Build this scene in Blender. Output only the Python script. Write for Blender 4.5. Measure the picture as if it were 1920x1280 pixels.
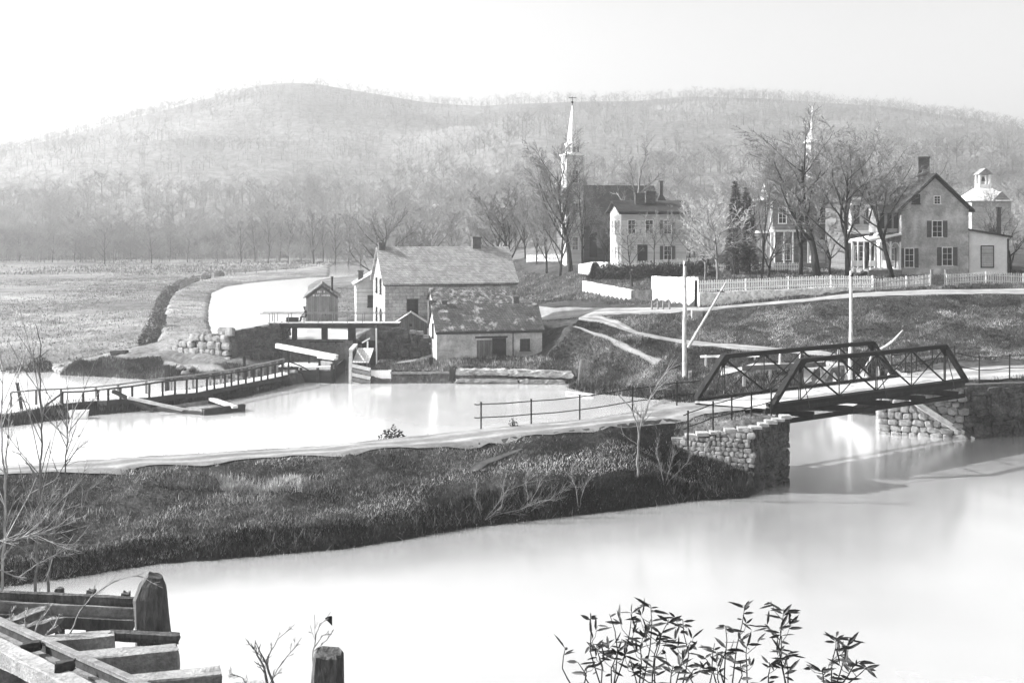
import bpy, math, random
import numpy as np
from mathutils import Vector, Matrix, Quaternion
from mathutils.geometry import delaunay_2d_cdt

for o in list(bpy.data.objects):
    bpy.data.objects.remove(o)
SC = bpy.context.scene
COL = SC.collection
R = math.radians
F, HC, YH = 2200.0, 13.5, 425.0          # focal length and horizon row (1920 px frame), eye height

# ---------------------------------------------------------------- camera, sky, sun, exposure
cam = bpy.data.cameras.new('camera')
camo = bpy.data.objects.new('camera', cam)
COL.objects.link(camo)
camo.location = (0, 0, HC)
camo.rotation_euler = (R(90), 0, 0)
cam.sensor_width = 36
cam.lens = 36 * F / 1920
cam.shift_y = -(640 - YH) / 1920
cam.clip_start, cam.clip_end = 0.1, 9000
SC.camera = camo

SUN_EL, SUN_AZ = R(31), math.atan2(-1.0, 0.10)      # azimuth measured from +Y towards +X
wd = bpy.data.worlds.new('World')
SC.world = wd
wd.use_nodes = True
wn, wl = wd.node_tree.nodes, wd.node_tree.links
wn.clear()
sky = wn.new('ShaderNodeTexSky')
sky.sky_type = 'NISHITA'
sky.sun_disc = False
sky.sun_elevation = SUN_EL
sky.sun_rotation = SUN_AZ
sky.air_density, sky.dust_density, sky.ozone_density = 1.0, 3.0, 1.0
bw = wn.new('ShaderNodeRGBToBW')
bg = wn.new('ShaderNodeBackground')
bg.inputs['Strength'].default_value = 0.15
wo = wn.new('ShaderNodeOutputWorld')
wl.new(sky.outputs[0], bw.inputs[0])
wl.new(bw.outputs[0], bg.inputs['Color'])
wl.new(bg.outputs[0], wo.inputs['Surface'])

sl = bpy.data.lights.new('sun', 'SUN')
sl.energy = 5.0
sl.angle = R(0.6)
slo = bpy.data.objects.new('sun', sl)
COL.objects.link(slo)
sdir = Vector((math.sin(SUN_AZ) * math.cos(SUN_EL), math.cos(SUN_AZ) * math.cos(SUN_EL), math.sin(SUN_EL)))
slo.rotation_euler = sdir.to_track_quat('Z', 'Y').to_euler()
slo.location = (-60, 20, 80)

SC.view_settings.view_transform = 'Standard'
SC.view_settings.look = 'None'
SC.view_settings.exposure = 1.08
SC.view_settings.gamma = 1
SC.cycles.max_bounces = 6
SC.cycles.diffuse_bounces = 3
SC.cycles.glossy_bounces = 3
SC.cycles.volume_bounces = 1
SC.cycles.transparent_max_bounces = 4
SC.cycles.sample_clamp_indirect = 4
SC.cycles.use_denoising = True
SC.cycles.use_adaptive_sampling = False

# ---------------------------------------------------------------- helpers
def PZ(px, py, z):
    d = (HC - z) * F / (py - YH)
    return ((px - 960) * d / F, d, z)

def PD(px, py, d):
    return ((px - 960) * d / F, d, HC - (py - YH) * d / F)

def V(*a):
    return Vector(a[0]) if len(a) == 1 else Vector(a)

class MB:
    def __init__(s):
        s.v, s.f, s.t = [], [], []
        s.tone = None

    def add(s, vs, fs):
        b = len(s.v)
        s.v += [tuple(p) for p in vs]
        s.f += [tuple(i + b for i in q) for q in fs]
        if s.tone is not None:
            s.t += [s.tone] * len(vs)

    def box(s, x0, x1, y0, y1, z0, z1):
        s.add([(x0, y0, z0), (x1, y0, z0), (x1, y1, z0), (x0, y1, z0), (x0, y0, z1), (x1, y0, z1), (x1, y1, z1), (x0, y1, z1)],
              [(3, 2, 1, 0), (4, 5, 6, 7), (0, 1, 5, 4), (1, 2, 6, 5), (2, 3, 7, 6), (3, 0, 4, 7)])

    def beam(s, p0, p1, w, h, up=(0, 0, 1), w1=None, h1=None):
        p0, p1 = V(p0), V(p1)
        d = (p1 - p0).normalized()
        up = V(up)
        if abs(d.dot(up)) > 0.97:
            up = V(0, 1, 0)
        sd = d.cross(up).normalized()
        u = sd.cross(d).normalized()
        w1 = w if w1 is None else w1
        h1 = h if h1 is None else h1
        vs = []
        for p, a, b in ((p0, w, h), (p1, w1, h1)):
            for i, j in ((-1, -1), (1, -1), (1, 1), (-1, 1)):
                vs.append(p + sd * (i * a / 2) + u * (j * b / 2))
        s.add(vs, [(3, 2, 1, 0), (4, 5, 6, 7), (0, 1, 5, 4), (1, 2, 6, 5), (2, 3, 7, 6), (3, 0, 4, 7)])

    def timber(s, p0, p1, w, h, seed=0, n=8, jit=0.03, up=(0, 0, 1)):
        """a weathered timber: chamfered section, wavering along its length, broken ends"""
        rnd = random.Random(seed)
        p0, p1 = V(p0), V(p1)
        d = (p1 - p0)
        L = d.length
        d.normalize()
        up = V(up)
        if abs(d.dot(up)) > 0.97:
            up = V(0, 1, 0)
        sd = d.cross(up).normalized()
        u = sd.cross(d).normalized()
        c = 0.12
        sec = [(-1 + c, -1), (0, -1), (1 - c, -1), (1, -1 + c), (1, 0), (1, 1 - c), (1 - c, 1), (0, 1), (-1 + c, 1), (-1, 1 - c), (-1, 0), (-1, -1 + c)]
        base = [(rnd.uniform(-jit, jit), rnd.uniform(-jit, jit)) for _ in sec]
        vs, fs = [], []
        m = len(sec)
        for k in range(n + 1):
            t = k / n
            for q, (a, b) in enumerate(sec):
                e = rnd.uniform(-1, 1) * jit * 2.2 if k in (0, n) else 0
                p = p0 + d * (L * t + e) + sd * (a * w / 2 + base[q][0] * .6 + rnd.uniform(-jit, jit) * .45) + u * (b * h / 2 + base[q][1] * .6 + rnd.uniform(-jit, jit) * .45)
                vs.append(p)
        for k in range(n):
            for q in range(m):
                a, b = k * m + q, k * m + (q + 1) % m
                fs.append((a, b, b + m, a + m))
        fs.append(tuple(reversed(range(m))))
        fs.append(tuple(range(n * m, n * m + m)))
        s.add(vs, fs)

    def tube(s, pts, rads, n=6, cap=True):
        pts = [V(p) for p in pts]
        if not hasattr(rads, '__len__'):
            rads = [rads] * len(pts)
        vs, fs = [], []
        prev = None
        for i, p in enumerate(pts):
            t = (pts[min(i + 1, len(pts) - 1)] - pts[max(i - 1, 0)])
            t = t.normalized() if t.length > 1e-9 else V(0, 0, 1)
            if prev is None:
                a = V(1, 0, 0) if abs(t.x) < .8 else V(0, 1, 0)
                x = t.cross(a).normalized()
            else:
                x = (prev - t * prev.dot(t))
                x = x.normalized() if x.length > 1e-6 else t.orthogonal().normalized()
            prev = x
            y = t.cross(x)
            for k in range(n):
                an = 2 * math.pi * k / n
                vs.append(p + (x * math.cos(an) + y * math.sin(an)) * rads[i])
        for i in range(len(pts) - 1):
            for k in range(n):
                a, b = i * n + k, i * n + (k + 1) % n
                fs.append((a, b, b + n, a + n))
        if cap:
            fs.append(tuple(reversed(range(n))))
            fs.append(tuple(range((len(pts) - 1) * n, len(pts) * n)))
        s.add(vs, fs)

    def prism(s, poly, z0, z1):
        n = len(poly)
        z0 = [z0] * n if not hasattr(z0, '__len__') else z0
        z1 = [z1] * n if not hasattr(z1, '__len__') else z1
        vs = [(p[0], p[1], z) for p, z in zip(poly, z0)] + [(p[0], p[1], z) for p, z in zip(poly, z1)]
        fs = [tuple(reversed(range(n))), tuple(range(n, 2 * n))] + [(i, (i + 1) % n, (i + 1) % n + n, i + n) for i in range(n)]
        s.add(vs, fs)

    def build(s, name, m, parent=None, smooth=False, label=None, cat=None, group=None, kind=None):
        me = bpy.data.meshes.new(name)
        me.from_pydata(s.v, [], s.f)
        me.validate()
        if s.t:
            at = me.attributes.new('tone', 'FLOAT', 'POINT')
            at.data.foreach_set('value', np.array(s.t, dtype=np.float32))
        if smooth:
            me.polygons.foreach_set('use_smooth', [True] * len(me.polygons))
        me.materials.append(m)
        o = bpy.data.objects.new(name, me)
        COL.objects.link(o)
        if parent is not None:
            o.parent = parent
        tag(o, label, cat, group, kind)
        return o

def tag(o, label=None, cat=None, group=None, kind=None):
    if label: o['label'] = label
    if cat: o['category'] = cat
    if group: o['group'] = group
    if kind: o['kind'] = kind
    return o

def thing(name, label, cat, loc=(0, 0, 0), rz=0.0, group=None):
    o = bpy.data.objects.new(name, None)
    COL.objects.link(o)
    o.location = loc
    o.rotation_euler = (0, 0, rz)
    o.empty_display_size = .3
    return tag(o, label, cat, group)

KIDS = {}
def kids(o):
    return [c for c in COL.objects if c.parent == o]

def dup(root, loc, rz=0.0, sc=1.0, label=None, group=None):
    r = root.copy()
    COL.objects.link(r)
    r.location = loc
    r.rotation_euler = (0, 0, rz)
    r.scale = (sc, sc, sc) if not hasattr(sc, '__len__') else sc
    if label: r['label'] = label
    if group: r['group'] = group
    for ch in KIDS.setdefault(root.name, kids(root)):
        c = ch.copy()
        COL.objects.link(c)
        c.parent = r
    return r

def np_mesh(name, verts, faces, m, tones=None, kind=None, smooth=False, label=None, cat=None):
    """verts (n,3), faces (m,k) numpy arrays of equal polygon size"""
    me = bpy.data.meshes.new(name)
    n, (mf, k) = len(verts), faces.shape
    me.vertices.add(n)
    me.vertices.foreach_set('co', np.ascontiguousarray(verts, dtype=np.float32).ravel())
    me.loops.add(mf * k)
    me.loops.foreach_set('vertex_index', np.ascontiguousarray(faces, dtype=np.int32).ravel())
    me.polygons.add(mf)
    me.polygons.foreach_set('loop_start', np.arange(0, mf * k, k, dtype=np.int32))
    me.update(calc_edges=True)
    if smooth:
        me.polygons.foreach_set('use_smooth', np.ones(mf, dtype=bool))
    if tones is not None:
        at = me.attributes.new('tone', 'FLOAT', 'POINT')
        at.data.foreach_set('value', np.ascontiguousarray(tones, dtype=np.float32))
    me.materials.append(m)
    o = bpy.data.objects.new(name, me)
    COL.objects.link(o)
    return tag(o, label, cat, None, kind)

_lat = {}
def vnoise(x, y, seed=0):
    if seed not in _lat:
        _lat[seed] = np.random.RandomState(seed + 11).rand(256, 256)
    L = _lat[seed]
    xi, yi = np.floor(x).astype(int), np.floor(y).astype(int)
    fx, fy = x - xi, y - yi
    fx, fy = fx * fx * (3 - 2 * fx), fy * fy * (3 - 2 * fy)
    g = lambda a, b: L[(xi + a) % 256, (yi + b) % 256]
    return (g(0, 0) * (1 - fx) + g(1, 0) * fx) * (1 - fy) + (g(0, 1) * (1 - fx) + g(1, 1) * fx) * fy

def fbm(x, y, seed=0, oct=4):
    a, t, s = 1.0, 0.0, 0.0
    for i in range(oct):
        t = t + a * vnoise(x * 2 ** i, y * 2 ** i, seed + i)
        s += a
        a *= .5
    return t / s

# ---------------------------------------------------------------- materials (all grey: the photograph is black and white)
class NT:
    def __init__(s, name):
        s.m = bpy.data.materials.new(name)
        s.m.use_nodes = True
        s.n, s.l = s.m.node_tree.nodes, s.m.node_tree.links
        s.n.clear()
        s.out = s.n.new('ShaderNodeOutputMaterial')

    def new(s, t, **kw):
        x = s.n.new(t)
        for k, v in kw.items():
            setattr(x, k, v)
        return x

    def math(s, op, a, b=None, c=None):
        x = s.n.new('ShaderNodeMath')
        x.operation = op
        for i, q in enumerate((a, b, c)):
            if q is None: continue
            if isinstance(q, (int, float)): x.inputs[i].default_value = q
            else: s.l.new(q, x.inputs[i])
        return x.outputs[0]

    def noise(s, vec, scale, detail=6, rough=.6, lo=0., hi=1., a=.3, b=.7):
        x = s.n.new('ShaderNodeTexNoise')
        x.inputs['Scale'].default_value = scale
        x.inputs['Detail'].default_value = detail
        x.inputs['Roughness'].default_value = rough
        s.l.new(vec, x.inputs['Vector'])
        r = s.n.new('ShaderNodeMapRange')
        s.l.new(x.outputs['Fac'], r.inputs[0])
        for i, q in enumerate((a, b, lo, hi)):
            r.inputs[i + 1].default_value = q
        return r.outputs[0]

    def vec(s, stretch=(1, 1, 1), world=False):
        if world:
            g = s.n.new('ShaderNodeNewGeometry').outputs['Position']
        else:
            g = s.n.new('ShaderNodeTexCoord').outputs['Object']
        mp = s.n.new('ShaderNodeMapping')
        mp.inputs['Scale'].default_value = stretch
        s.l.new(g, mp.inputs['Vector'])
        return mp.outputs[0]

    def finish(s, val, rough=.85, spec=.2, height=None, bump=.3, dist=.05):
        p = s.n.new('ShaderNodeBsdfPrincipled')
        c = s.n.new('ShaderNodeCombineColor')
        for i in range(3):
            if isinstance(val, (int, float)): c.inputs[i].default_value = val
            else: s.l.new(val, c.inputs[i])
        s.l.new(c.outputs[0], p.inputs['Base Color'])
        p.inputs['Roughness'].default_value = rough
        p.inputs['Specular IOR Level'].default_value = spec
        if height is not None:
            bm = s.n.new('ShaderNodeBump')
            bm.inputs['Strength'].default_value = bump
            bm.inputs['Distance'].default_value = dist
            s.l.new(height, bm.inputs['Height'])
            s.l.new(bm.outputs[0], p.inputs['Normal'])
        s.l.new(p.outputs[0], s.out.inputs['Surface'])
        return s.m

def stuffm(name, c, var=.35, scale=2.0, stretch=(1, 1, 1), fine=14, rough=.88, bump=.4, dist=.04, spec=.15, lines=None, blotch=None, attr=False, brick=None):
    """grey surface: broad and fine noise, optional board lines (axis, period, width, darkness), optional pale blotches"""
    t = NT(name)
    v = t.vec(stretch)
    a = t.noise(v, scale, 8, .65, 1 - var, 1 + var)
    b = t.noise(v, fine, 5, .6, 1 - var * .7, 1 + var * .7)
    k = t.math('MULTIPLY', a, b)
    h = t.math('ADD', a, b)
    if attr:
        at = t.new('ShaderNodeAttribute', attribute_name='tone')
        val = t.math('MULTIPLY', k, at.outputs['Fac'])
    else:
        val = t.math('MULTIPLY', k, c)
    if lines:
        ax, per, wid, dk = lines
        sp = t.new('ShaderNodeSeparateXYZ')
        t.l.new(t.new('ShaderNodeTexCoord').outputs['Object'], sp.inputs[0])
        u = t.math('DIVIDE', sp.outputs[ax], per)
        fr = t.math('FRACT', u)
        ln = t.math('LESS_THAN', fr, wid)
        cell = t.math('FLOOR', u)
        rnd = t.new('ShaderNodeTexWhiteNoise', noise_dimensions='1D')
        t.l.new(cell, rnd.inputs['W'])
        val = t.math('MULTIPLY', val, t.math('MULTIPLY_ADD', rnd.outputs['Value'], .35, .82))
        val = t.math('MULTIPLY', val, t.math('MULTIPLY_ADD', ln, dk - 1, 1))
        h = t.math('ADD', h, t.math('MULTIPLY', ln, -1.5))
    if brick:
        bs, bh, dk = brick
        sp = t.new('ShaderNodeSeparateXYZ')
        t.l.new(t.new('ShaderNodeTexCoord').outputs['Object'], sp.inputs[0])
        cb = t.new('ShaderNodeCombineXYZ')
        t.l.new(t.math('ADD', sp.outputs[0], sp.outputs[1]), cb.inputs[0])
        t.l.new(sp.outputs[2], cb.inputs[1])
        bt = t.new('ShaderNodeTexBrick')
        t.l.new(cb.outputs[0], bt.inputs['Vector'])
        bt.inputs['Scale'].default_value = 1
        bt.inputs['Brick Width'].default_value = bs
        bt.inputs['Row Height'].default_value = bh
        bt.inputs['Mortar Size'].default_value = .02
        bt.inputs['Color1'].default_value = (.75, .75, .75, 1)
        bt.inputs['Color2'].default_value = (1.2, 1.2, 1.2, 1)
        bt.inputs['Mortar'].default_value = (dk, dk, dk, 1)
        val = t.math('MULTIPLY', val, bt.outputs['Color'])
        h = t.math('ADD', h, bt.outputs['Color'])
    if blotch:
        c2, bs2, lo, hi = blotch
        q = t.noise(t.vec((1, 1, 1)), bs2, 5, .7, 0, 1, lo, hi)
        mx = t.new('ShaderNodeMix')
        t.l.new(q, mx.inputs[0])
        t.l.new(val, mx.inputs[2])
        mx.inputs[3].default_value = c2
        val = mx.outputs[0]
    return t.finish(val, rough, spec, h, bump, dist)

HAZE_D = .0006
M = {}
M['white_paint'] = stuffm('white_paint', .84, .10, 1.2, rough=.6, bump=.1)
M['clapboard_white'] = stuffm('clapboard_white', .62, .10, 1.5, lines=(2, .16, .14, .62), bump=.3)
M['clapboard_grey'] = stuffm('clapboard_grey', .30, .22, 2, lines=(2, .2, .16, .55))
M['clapboard_mid'] = stuffm('clapboard_mid', .45, .18, 2, lines=(2, .2, .16, .6))
M['whitewash'] = stuffm('whitewash', .62, .16, 1.6, fine=9, bump=.5)
M['stucco'] = stuffm('stucco', .40, .34, .9, fine=5, bump=.35, blotch=(.72, .42, .50, .70))
M['rubble_wall'] = stuffm('rubble_wall', .36, .30, 1.6, fine=5, bump=.7, dist=.08, brick=(.7, .34, .55))
M['pale_stone_wall'] = stuffm('pale_stone_wall', .52, .20, 1.5, fine=4, bump=.5, dist=.06, brick=(.8, .4, .8))
M['shingle'] = stuffm('shingle', .33, .25, 1.2, fine=6, bump=.5, brick=(.22, .17, .6))
M['shingle_dark'] = stuffm('shingle_dark', .10, .4, 1.2, fine=6, bump=.5, brick=(.24, .18, .5), blotch=(.42, .9, .56, .68))
M['shingle_mottled'] = stuffm('shingle_mottled', .11, .6, 2.5, fine=5, bump=.8, brick=(.24, .18, .5), blotch=(.34, 2.2, .5, .62))
M['roof_dark'] = stuffm('roof_dark', .065, .3, 1, brick=(.3, .2, .6))
M['roof_pale'] = stuffm('roof_pale', .6, .15, 1, brick=(.3, .2, .75))
M['trim_dark'] = stuffm('trim_dark', .05, .3, 3)
M['boards'] = stuffm('boards', .15, .35, 1.5, (1, 1, .25), lines=(0, .22, .1, .45))
M['boards_y'] = stuffm('boards_y', .15, .35, 1.5, (1, 1, .25), lines=(1, .22, .1, .45))
M['brick'] = stuffm('brick', .13, .3, 2, brick=(.24, .09, .6))
M['wood'] = stuffm('wood', .22, .4, 2.5, fine=18, bump=.6, dist=.02)
M['wood_dark'] = stuffm('wood_dark', .032, .4, 2.5, fine=18, bump=.6, dist=.02)
M['wood_pale'] = stuffm('wood_pale', .62, .22, 2.5, fine=16, bump=.5, dist=.02)
M['bark'] = stuffm('bark', .036, .4, 3, (1, 1, .3), 12, bump=.8)
M['bark_pale'] = stuffm('bark_pale', .42, .35, 3, (1, 1, .3), 12, bump=.6)
M['bark_mid'] = stuffm('bark_mid', .2, .35, 3, (1, 1, .3), 12, bump=.6)
M['bark_mid2'] = stuffm('bark_mid2', .3, .35, 3, (1, 1, .3), 12, bump=.6)
M['iron'] = stuffm('iron', .016, .35, 4, rough=.75, spec=.12, bump=.2)
M['iron_light'] = stuffm('iron_light', .05, .35, 4, rough=.5, spec=.5, bump=.2)
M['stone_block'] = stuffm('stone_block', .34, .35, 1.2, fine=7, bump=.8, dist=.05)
M['stone_shaded'] = stuffm('stone_shaded', .07, .75, 1.6, fine=7, bump=.9, dist=.05)  # shaded twin of the lit stone: shade on sunless faces put into its colour
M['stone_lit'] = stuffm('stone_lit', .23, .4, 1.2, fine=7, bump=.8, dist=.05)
M['rubble_lit'] = stuffm('rubble_lit', .78, .35, 2.0, fine=4, bump=.8, dist=.08)  # tone raised so the sunless wall face reads as sunlit
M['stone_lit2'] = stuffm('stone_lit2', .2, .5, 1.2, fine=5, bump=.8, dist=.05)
M['wood_worn'] = stuffm('wood_worn', .36, .65, 1.6, (.5, 1, 1), fine=7, bump=.8, dist=.04)
M['wood_white'] = stuffm('wood_white', .55, .16, 2.5, fine=14, bump=.4, dist=.02)
M['old_wood'] = stuffm('old_wood', .11, .45, 3, (1, 1, .3), 22, bump=.9, dist=.03)
M['tie_wood'] = stuffm('tie_wood', .27, .4, 3, fine=25, bump=.8, dist=.02)
M['rust'] = stuffm('rust', .05, .4, 8, fine=40, bump=.5, dist=.01)
M['rust_pale'] = stuffm('rust_pale', .2, .4, 8, fine=40, rough=.6, bump=.5, dist=.01)
M['stone_core'] = stuffm('stone_core', .085, .5, 1.5, fine=6, bump=.8)
M['mortar'] = stuffm('mortar', .06, .4, 2)
M['clapboard_dark'] = stuffm('clapboard_dark', .15, .22, 2, lines=(2, .2, .16, .55))
M['glass'] = stuffm('glass', .03, .2, 2, rough=.15, spec=.5, bump=0)
M['shutter'] = stuffm('shutter', .12, .2, 3, lines=(2, .08, .3, .6))
M['evergreen'] = stuffm('evergreen', .04, .3, 3, attr=True)
M['leaf'] = stuffm('leaf', .05, .3, 9, rough=.5, spec=.3)
M['blade'] = stuffm('blade', 1, .15, 3, attr=True, bump=0, rough=.9, spec=.05)
M['cloth_dark'] = stuffm('cloth_dark', .04, .2, 4)
M['skin'] = stuffm('skin', .35, .1, 4)

def ground_mat():
    t = NT('ground')
    v = t.vec((1, 1, 1), True)
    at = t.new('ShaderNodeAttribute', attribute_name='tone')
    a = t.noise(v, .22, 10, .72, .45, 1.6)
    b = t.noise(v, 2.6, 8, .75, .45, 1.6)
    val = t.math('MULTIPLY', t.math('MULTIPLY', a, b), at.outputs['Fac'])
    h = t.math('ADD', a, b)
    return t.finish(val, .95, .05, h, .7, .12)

def water_mat(name, fac, base=.5, rough=.10, painted_refl=None, along=(-.46, .89, 53, 72)):
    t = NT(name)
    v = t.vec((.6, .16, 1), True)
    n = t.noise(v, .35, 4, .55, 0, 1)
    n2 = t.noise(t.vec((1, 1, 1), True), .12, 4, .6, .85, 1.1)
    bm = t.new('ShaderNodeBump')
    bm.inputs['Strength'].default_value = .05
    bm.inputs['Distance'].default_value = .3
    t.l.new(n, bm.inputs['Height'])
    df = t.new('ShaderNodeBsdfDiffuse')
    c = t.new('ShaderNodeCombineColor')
    if painted_refl:                     # diffuse tone shifts along the water
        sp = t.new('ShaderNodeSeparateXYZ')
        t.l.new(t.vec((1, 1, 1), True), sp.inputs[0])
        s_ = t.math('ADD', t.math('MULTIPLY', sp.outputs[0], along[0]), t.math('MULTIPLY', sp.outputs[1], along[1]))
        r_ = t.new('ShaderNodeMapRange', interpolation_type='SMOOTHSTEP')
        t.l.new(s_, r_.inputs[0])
        for i, q in enumerate((along[2], along[3], base, painted_refl)): r_.inputs[i + 1].default_value = q
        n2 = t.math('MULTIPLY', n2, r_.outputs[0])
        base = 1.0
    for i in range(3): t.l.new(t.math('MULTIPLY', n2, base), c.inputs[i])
    t.l.new(c.outputs[0], df.inputs['Color'])
    gl = t.new('ShaderNodeBsdfGlossy')
    gl.inputs['Color'].default_value = (.97, .97, .97, 1)
    gl.inputs['Roughness'].default_value = rough
    t.l.new(bm.outputs[0], gl.inputs['Normal'])
    fr = t.new('ShaderNodeFresnel')
    fr.inputs['IOR'].default_value = 1.33
    f = t.math('MULTIPLY_ADD', fr.outputs[0], 1 - fac, fac)
    mx = t.new('ShaderNodeMixShader')
    t.l.new(f, mx.inputs[0])
    t.l.new(df.outputs[0], mx.inputs[1])
    t.l.new(gl.outputs[0], mx.inputs[2])
    t.l.new(mx.outputs[0], t.out.inputs['Surface'])
    return t.m

M['ground'] = ground_mat()
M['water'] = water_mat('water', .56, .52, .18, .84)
M['canal'] = water_mat('canal', .15, .8, .2, .22, (0, 1, 246, 272))  # pale diffuse paints in glare, darker far tone the trees reflected at the bend
M['dirt'] = stuffm('dirt', .62, .22, .8, (1, 1, 1), 5, bump=.4, dist=.05, attr=True)

# ---------------------------------------------------------------- terrain: breaklines (plan points with height and tone)
PTS = []
def dens(pts, step=1.6):
    out = []
    for a, b in zip(pts[:-1], pts[1:]):
        n = max(1, min(60, int(math.dist(a[:2], b[:2]) / step)))
        for k in range(n):
            t = k / n
            out.append(tuple(a[i] + (b[i] - a[i]) * t for i in range(3)))
    out.append(pts[-1])
    return out

def bl(tone, *pts, step=1.6):
    """a breakline: each point is (px, py, z) or, with a leading 'w', a world point"""
    w = [p[1:] if p[0] == 'w' else PZ(*p) for p in pts]
    for p in dens(w, step):
        PTS.append((p[0], p[1], p[2], tone))
    return w

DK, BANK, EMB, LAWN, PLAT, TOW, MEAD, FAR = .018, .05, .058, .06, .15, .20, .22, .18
# near bank under the camera
for y, z in ((-60, 12), (0, 11.9), (14, 7.4), (31.5, 0.05)):
    bl(.10, ('w', -90, y, z), ('w', 90, y, z), step=6)
# causeway
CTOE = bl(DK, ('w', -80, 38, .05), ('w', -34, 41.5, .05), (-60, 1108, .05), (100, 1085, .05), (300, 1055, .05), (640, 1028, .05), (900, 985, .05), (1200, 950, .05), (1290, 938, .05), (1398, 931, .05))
bl(BANK * 1.3, (40, 985, 1.15), (200, 970, 1.2), (500, 958, 1.2), (800, 925, 1.3), (960, 905, 1.4))
bl(BANK * 1.2, (330, 911, 2.05), (560, 906, 2.05))
NEDGE = bl(BANK * 1.2, ('w', -80, 46, 2.7), (-100, 900, 2.7), (0, 891, 2.7), (400, 868, 2.8), (650, 848, 2.9), (900, 826, 3.0), (1200, 790, 3.3), (1440, 764, 3.65))
FEDGE = bl(.16, ('w', -80, 50, 2.7), (-100, 881, 2.7), (0, 872, 2.7), (300, 853, 2.8), (600, 835, 2.9), (900, 803, 3.0), (1100, 785, 3.2), (1262, 757, 3.55), (1312, 751, 3.68))
ETOE = [(p[0] - 1.4, p[1] + 3.6, .05) for p in FEDGE[:-1]]
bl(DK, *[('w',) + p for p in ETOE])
PIER = [(8.4, 60.3), (11.7, 59.2), (14.5, 61.6), (10.9, 66.6), (8.5, 69.0)]
bl(DK, ('w', 8.3, 60.7, 1.0), ('w', 10.2, 60.0, .55), ('w', 11.9, 59.5, .3))
bl(.2, ('w', 8.6, 62.2, 3.2), ('w', 11.7, 61.2, 3.3), ('w', 13.6, 62.0, 3.5), ('w', 10.3, 66.2, 3.6), ('w', 8.6, 67.6, 3.5))
# pond's far shore, from the bridge leftwards to the lock
SHORE = [(24.1, 76.9, .05), (26.6, 85.0, .05)] + [PZ(*p) for p in ((1560, 769, .05), (1480, 768, .05), (1340, 757, .05), (1260, 751, .05), (1180, 742, .05), (1105, 736, .05), (1066, 727, .05), (1078, 719, .05))]
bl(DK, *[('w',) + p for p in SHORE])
QUAY = [PZ(*p) for p in ((1078, 717, .05), (970, 717, .05), (853, 717, .05), (735, 717, .05), (692, 717, .05))]
bl(PLAT, *[('w', p[0], p[1] + .5, 1.05) for p in QUAY])
LX0, LX1, LY0, LY1 = -15.5, -12.6, 101.3, 109.8
bl(PLAT, ('w', LX1 + .3, LY0 + .6, 1.15), ('w', LX1 + .3, LY1, 1.3))
bl(PLAT * 2, ('w', LX0 - .3, LY1, 1.3), ('w', LX0 - .3, LY0 + .4, 1.1))
bl(PLAT * 2, ('w', -18.5, 104.5, 1.2), ('w', -20.5, 106, 1.25))
bl(PLAT, (700, 690, 1.2), (830, 662, 1.4), (980, 668, 1.6))
bl(EMB * .7, (880, 688, 1.2), (1000, 690, 1.4), (1075, 692, 1.2))
bl(EMB * .6, (900, 676, 1.5), (1015, 672, 1.8), (1060, 668, 1.9))
bl(PLAT, (700, 672, 1.4), (822, 660, 1.5))
# grass mound to the right of the lock wall, running down to the stone house
bl(EMB, ('w', -12.0, 110.5, 4.4), ('w', -9.5, 110.2, 3.9), ('w', -5.5, 109.6, 2.9), ('w', -2.0, 108.2, 2.0), ('w', .5, 106.5, 1.7))
bl(EMB, ('w', -12.0, 113, 4.4), ('w', -9.0, 113, 3.6), ('w', -5.5, 112, 2.6))
# dyke under the walkway
DFT = [(LX0, LY0 - .2, .05)] + [PZ(*p) for p in ((590, 716, .05), (540, 722, .05), (457, 744, .05), (380, 756, .05), (300, 766, .05), (180, 777, .05), (100, 787, .05), (20, 798, .05), (-200, 818, .05))]
bl(DK, *[('w',) + p for p in DFT])
DCR = [PZ(*p) for p in ((610, 694, 1.0), (575, 697, .9), (457, 716, .7), (300, 740, .6), (117, 759, .55), (20, 777, .35), (-200, 800, .25))]
bl(.09, *[('w',) + p for p in DCR])
TIP = PZ(548, 701, .05)
DBT = [TIP] + [(p[0] - 1.0, p[1] + 2.6, .05) for p in DCR[2:]]
bl(DK, *[('w',) + p for p in DBT])
# left arm's far shore and the meadow
LSH = [PZ(*p) for p in ((-300, 692, .05), (0, 692, .05), (95, 693, .05), (112, 702, .05), (200, 706, .05), (300, 712, .05), (420, 709, .05), (510, 705, .05))] + [TIP]
bl(.12, *[('w',) + p for p in LSH])
bl(DK * 1.3, (130, 688, .6), (250, 683, .9), (300, 684, .9))
bl(PLAT, (150, 678, 1.1), (250, 669, 1.4), (310, 668, 1.5), (420, 680, 1.25), (520, 680, 1.2), (600, 682, 1.2))
bl(MEAD, (-400, 684, .6), (0, 686, .5), (95, 684, .6), (150, 672, 1.1))
bl(MEAD, (-500, 640, 1.2), (0, 640, 1.0), (200, 640, 1.2), (270, 652, 1.4))
bl(MEAD, (-700, 560, 1.8), (0, 560, 1.7), (250, 560, 1.8), step=5)
bl(MEAD * .9, (-900, 500, 2.3), (0, 500, 2.3), (300, 500, 2.3), (480, 500, 2.4), step=10)
bl(MEAD * .8, ('w', -700, 420, 2.6), ('w', -60, 420, 2.6), step=16)
bl(.16, (288, 655, 1.3), (290, 620, 1.6), (298, 585, 1.8), (318, 548, 2.0), (380, 517, 2.2), (460, 508, 2.3), (560, 504, 2.5))
bl(TOW, (308, 656, 1.9), (304, 630, 2.7), (312, 590, 3.3), (322, 562, 3.3), (345, 540, 3.3), (390, 523, 3.3), (450, 514, 3.3), (560, 509, 3.3), (600, 501, 3.3), (630, 489, 3.3))
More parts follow.
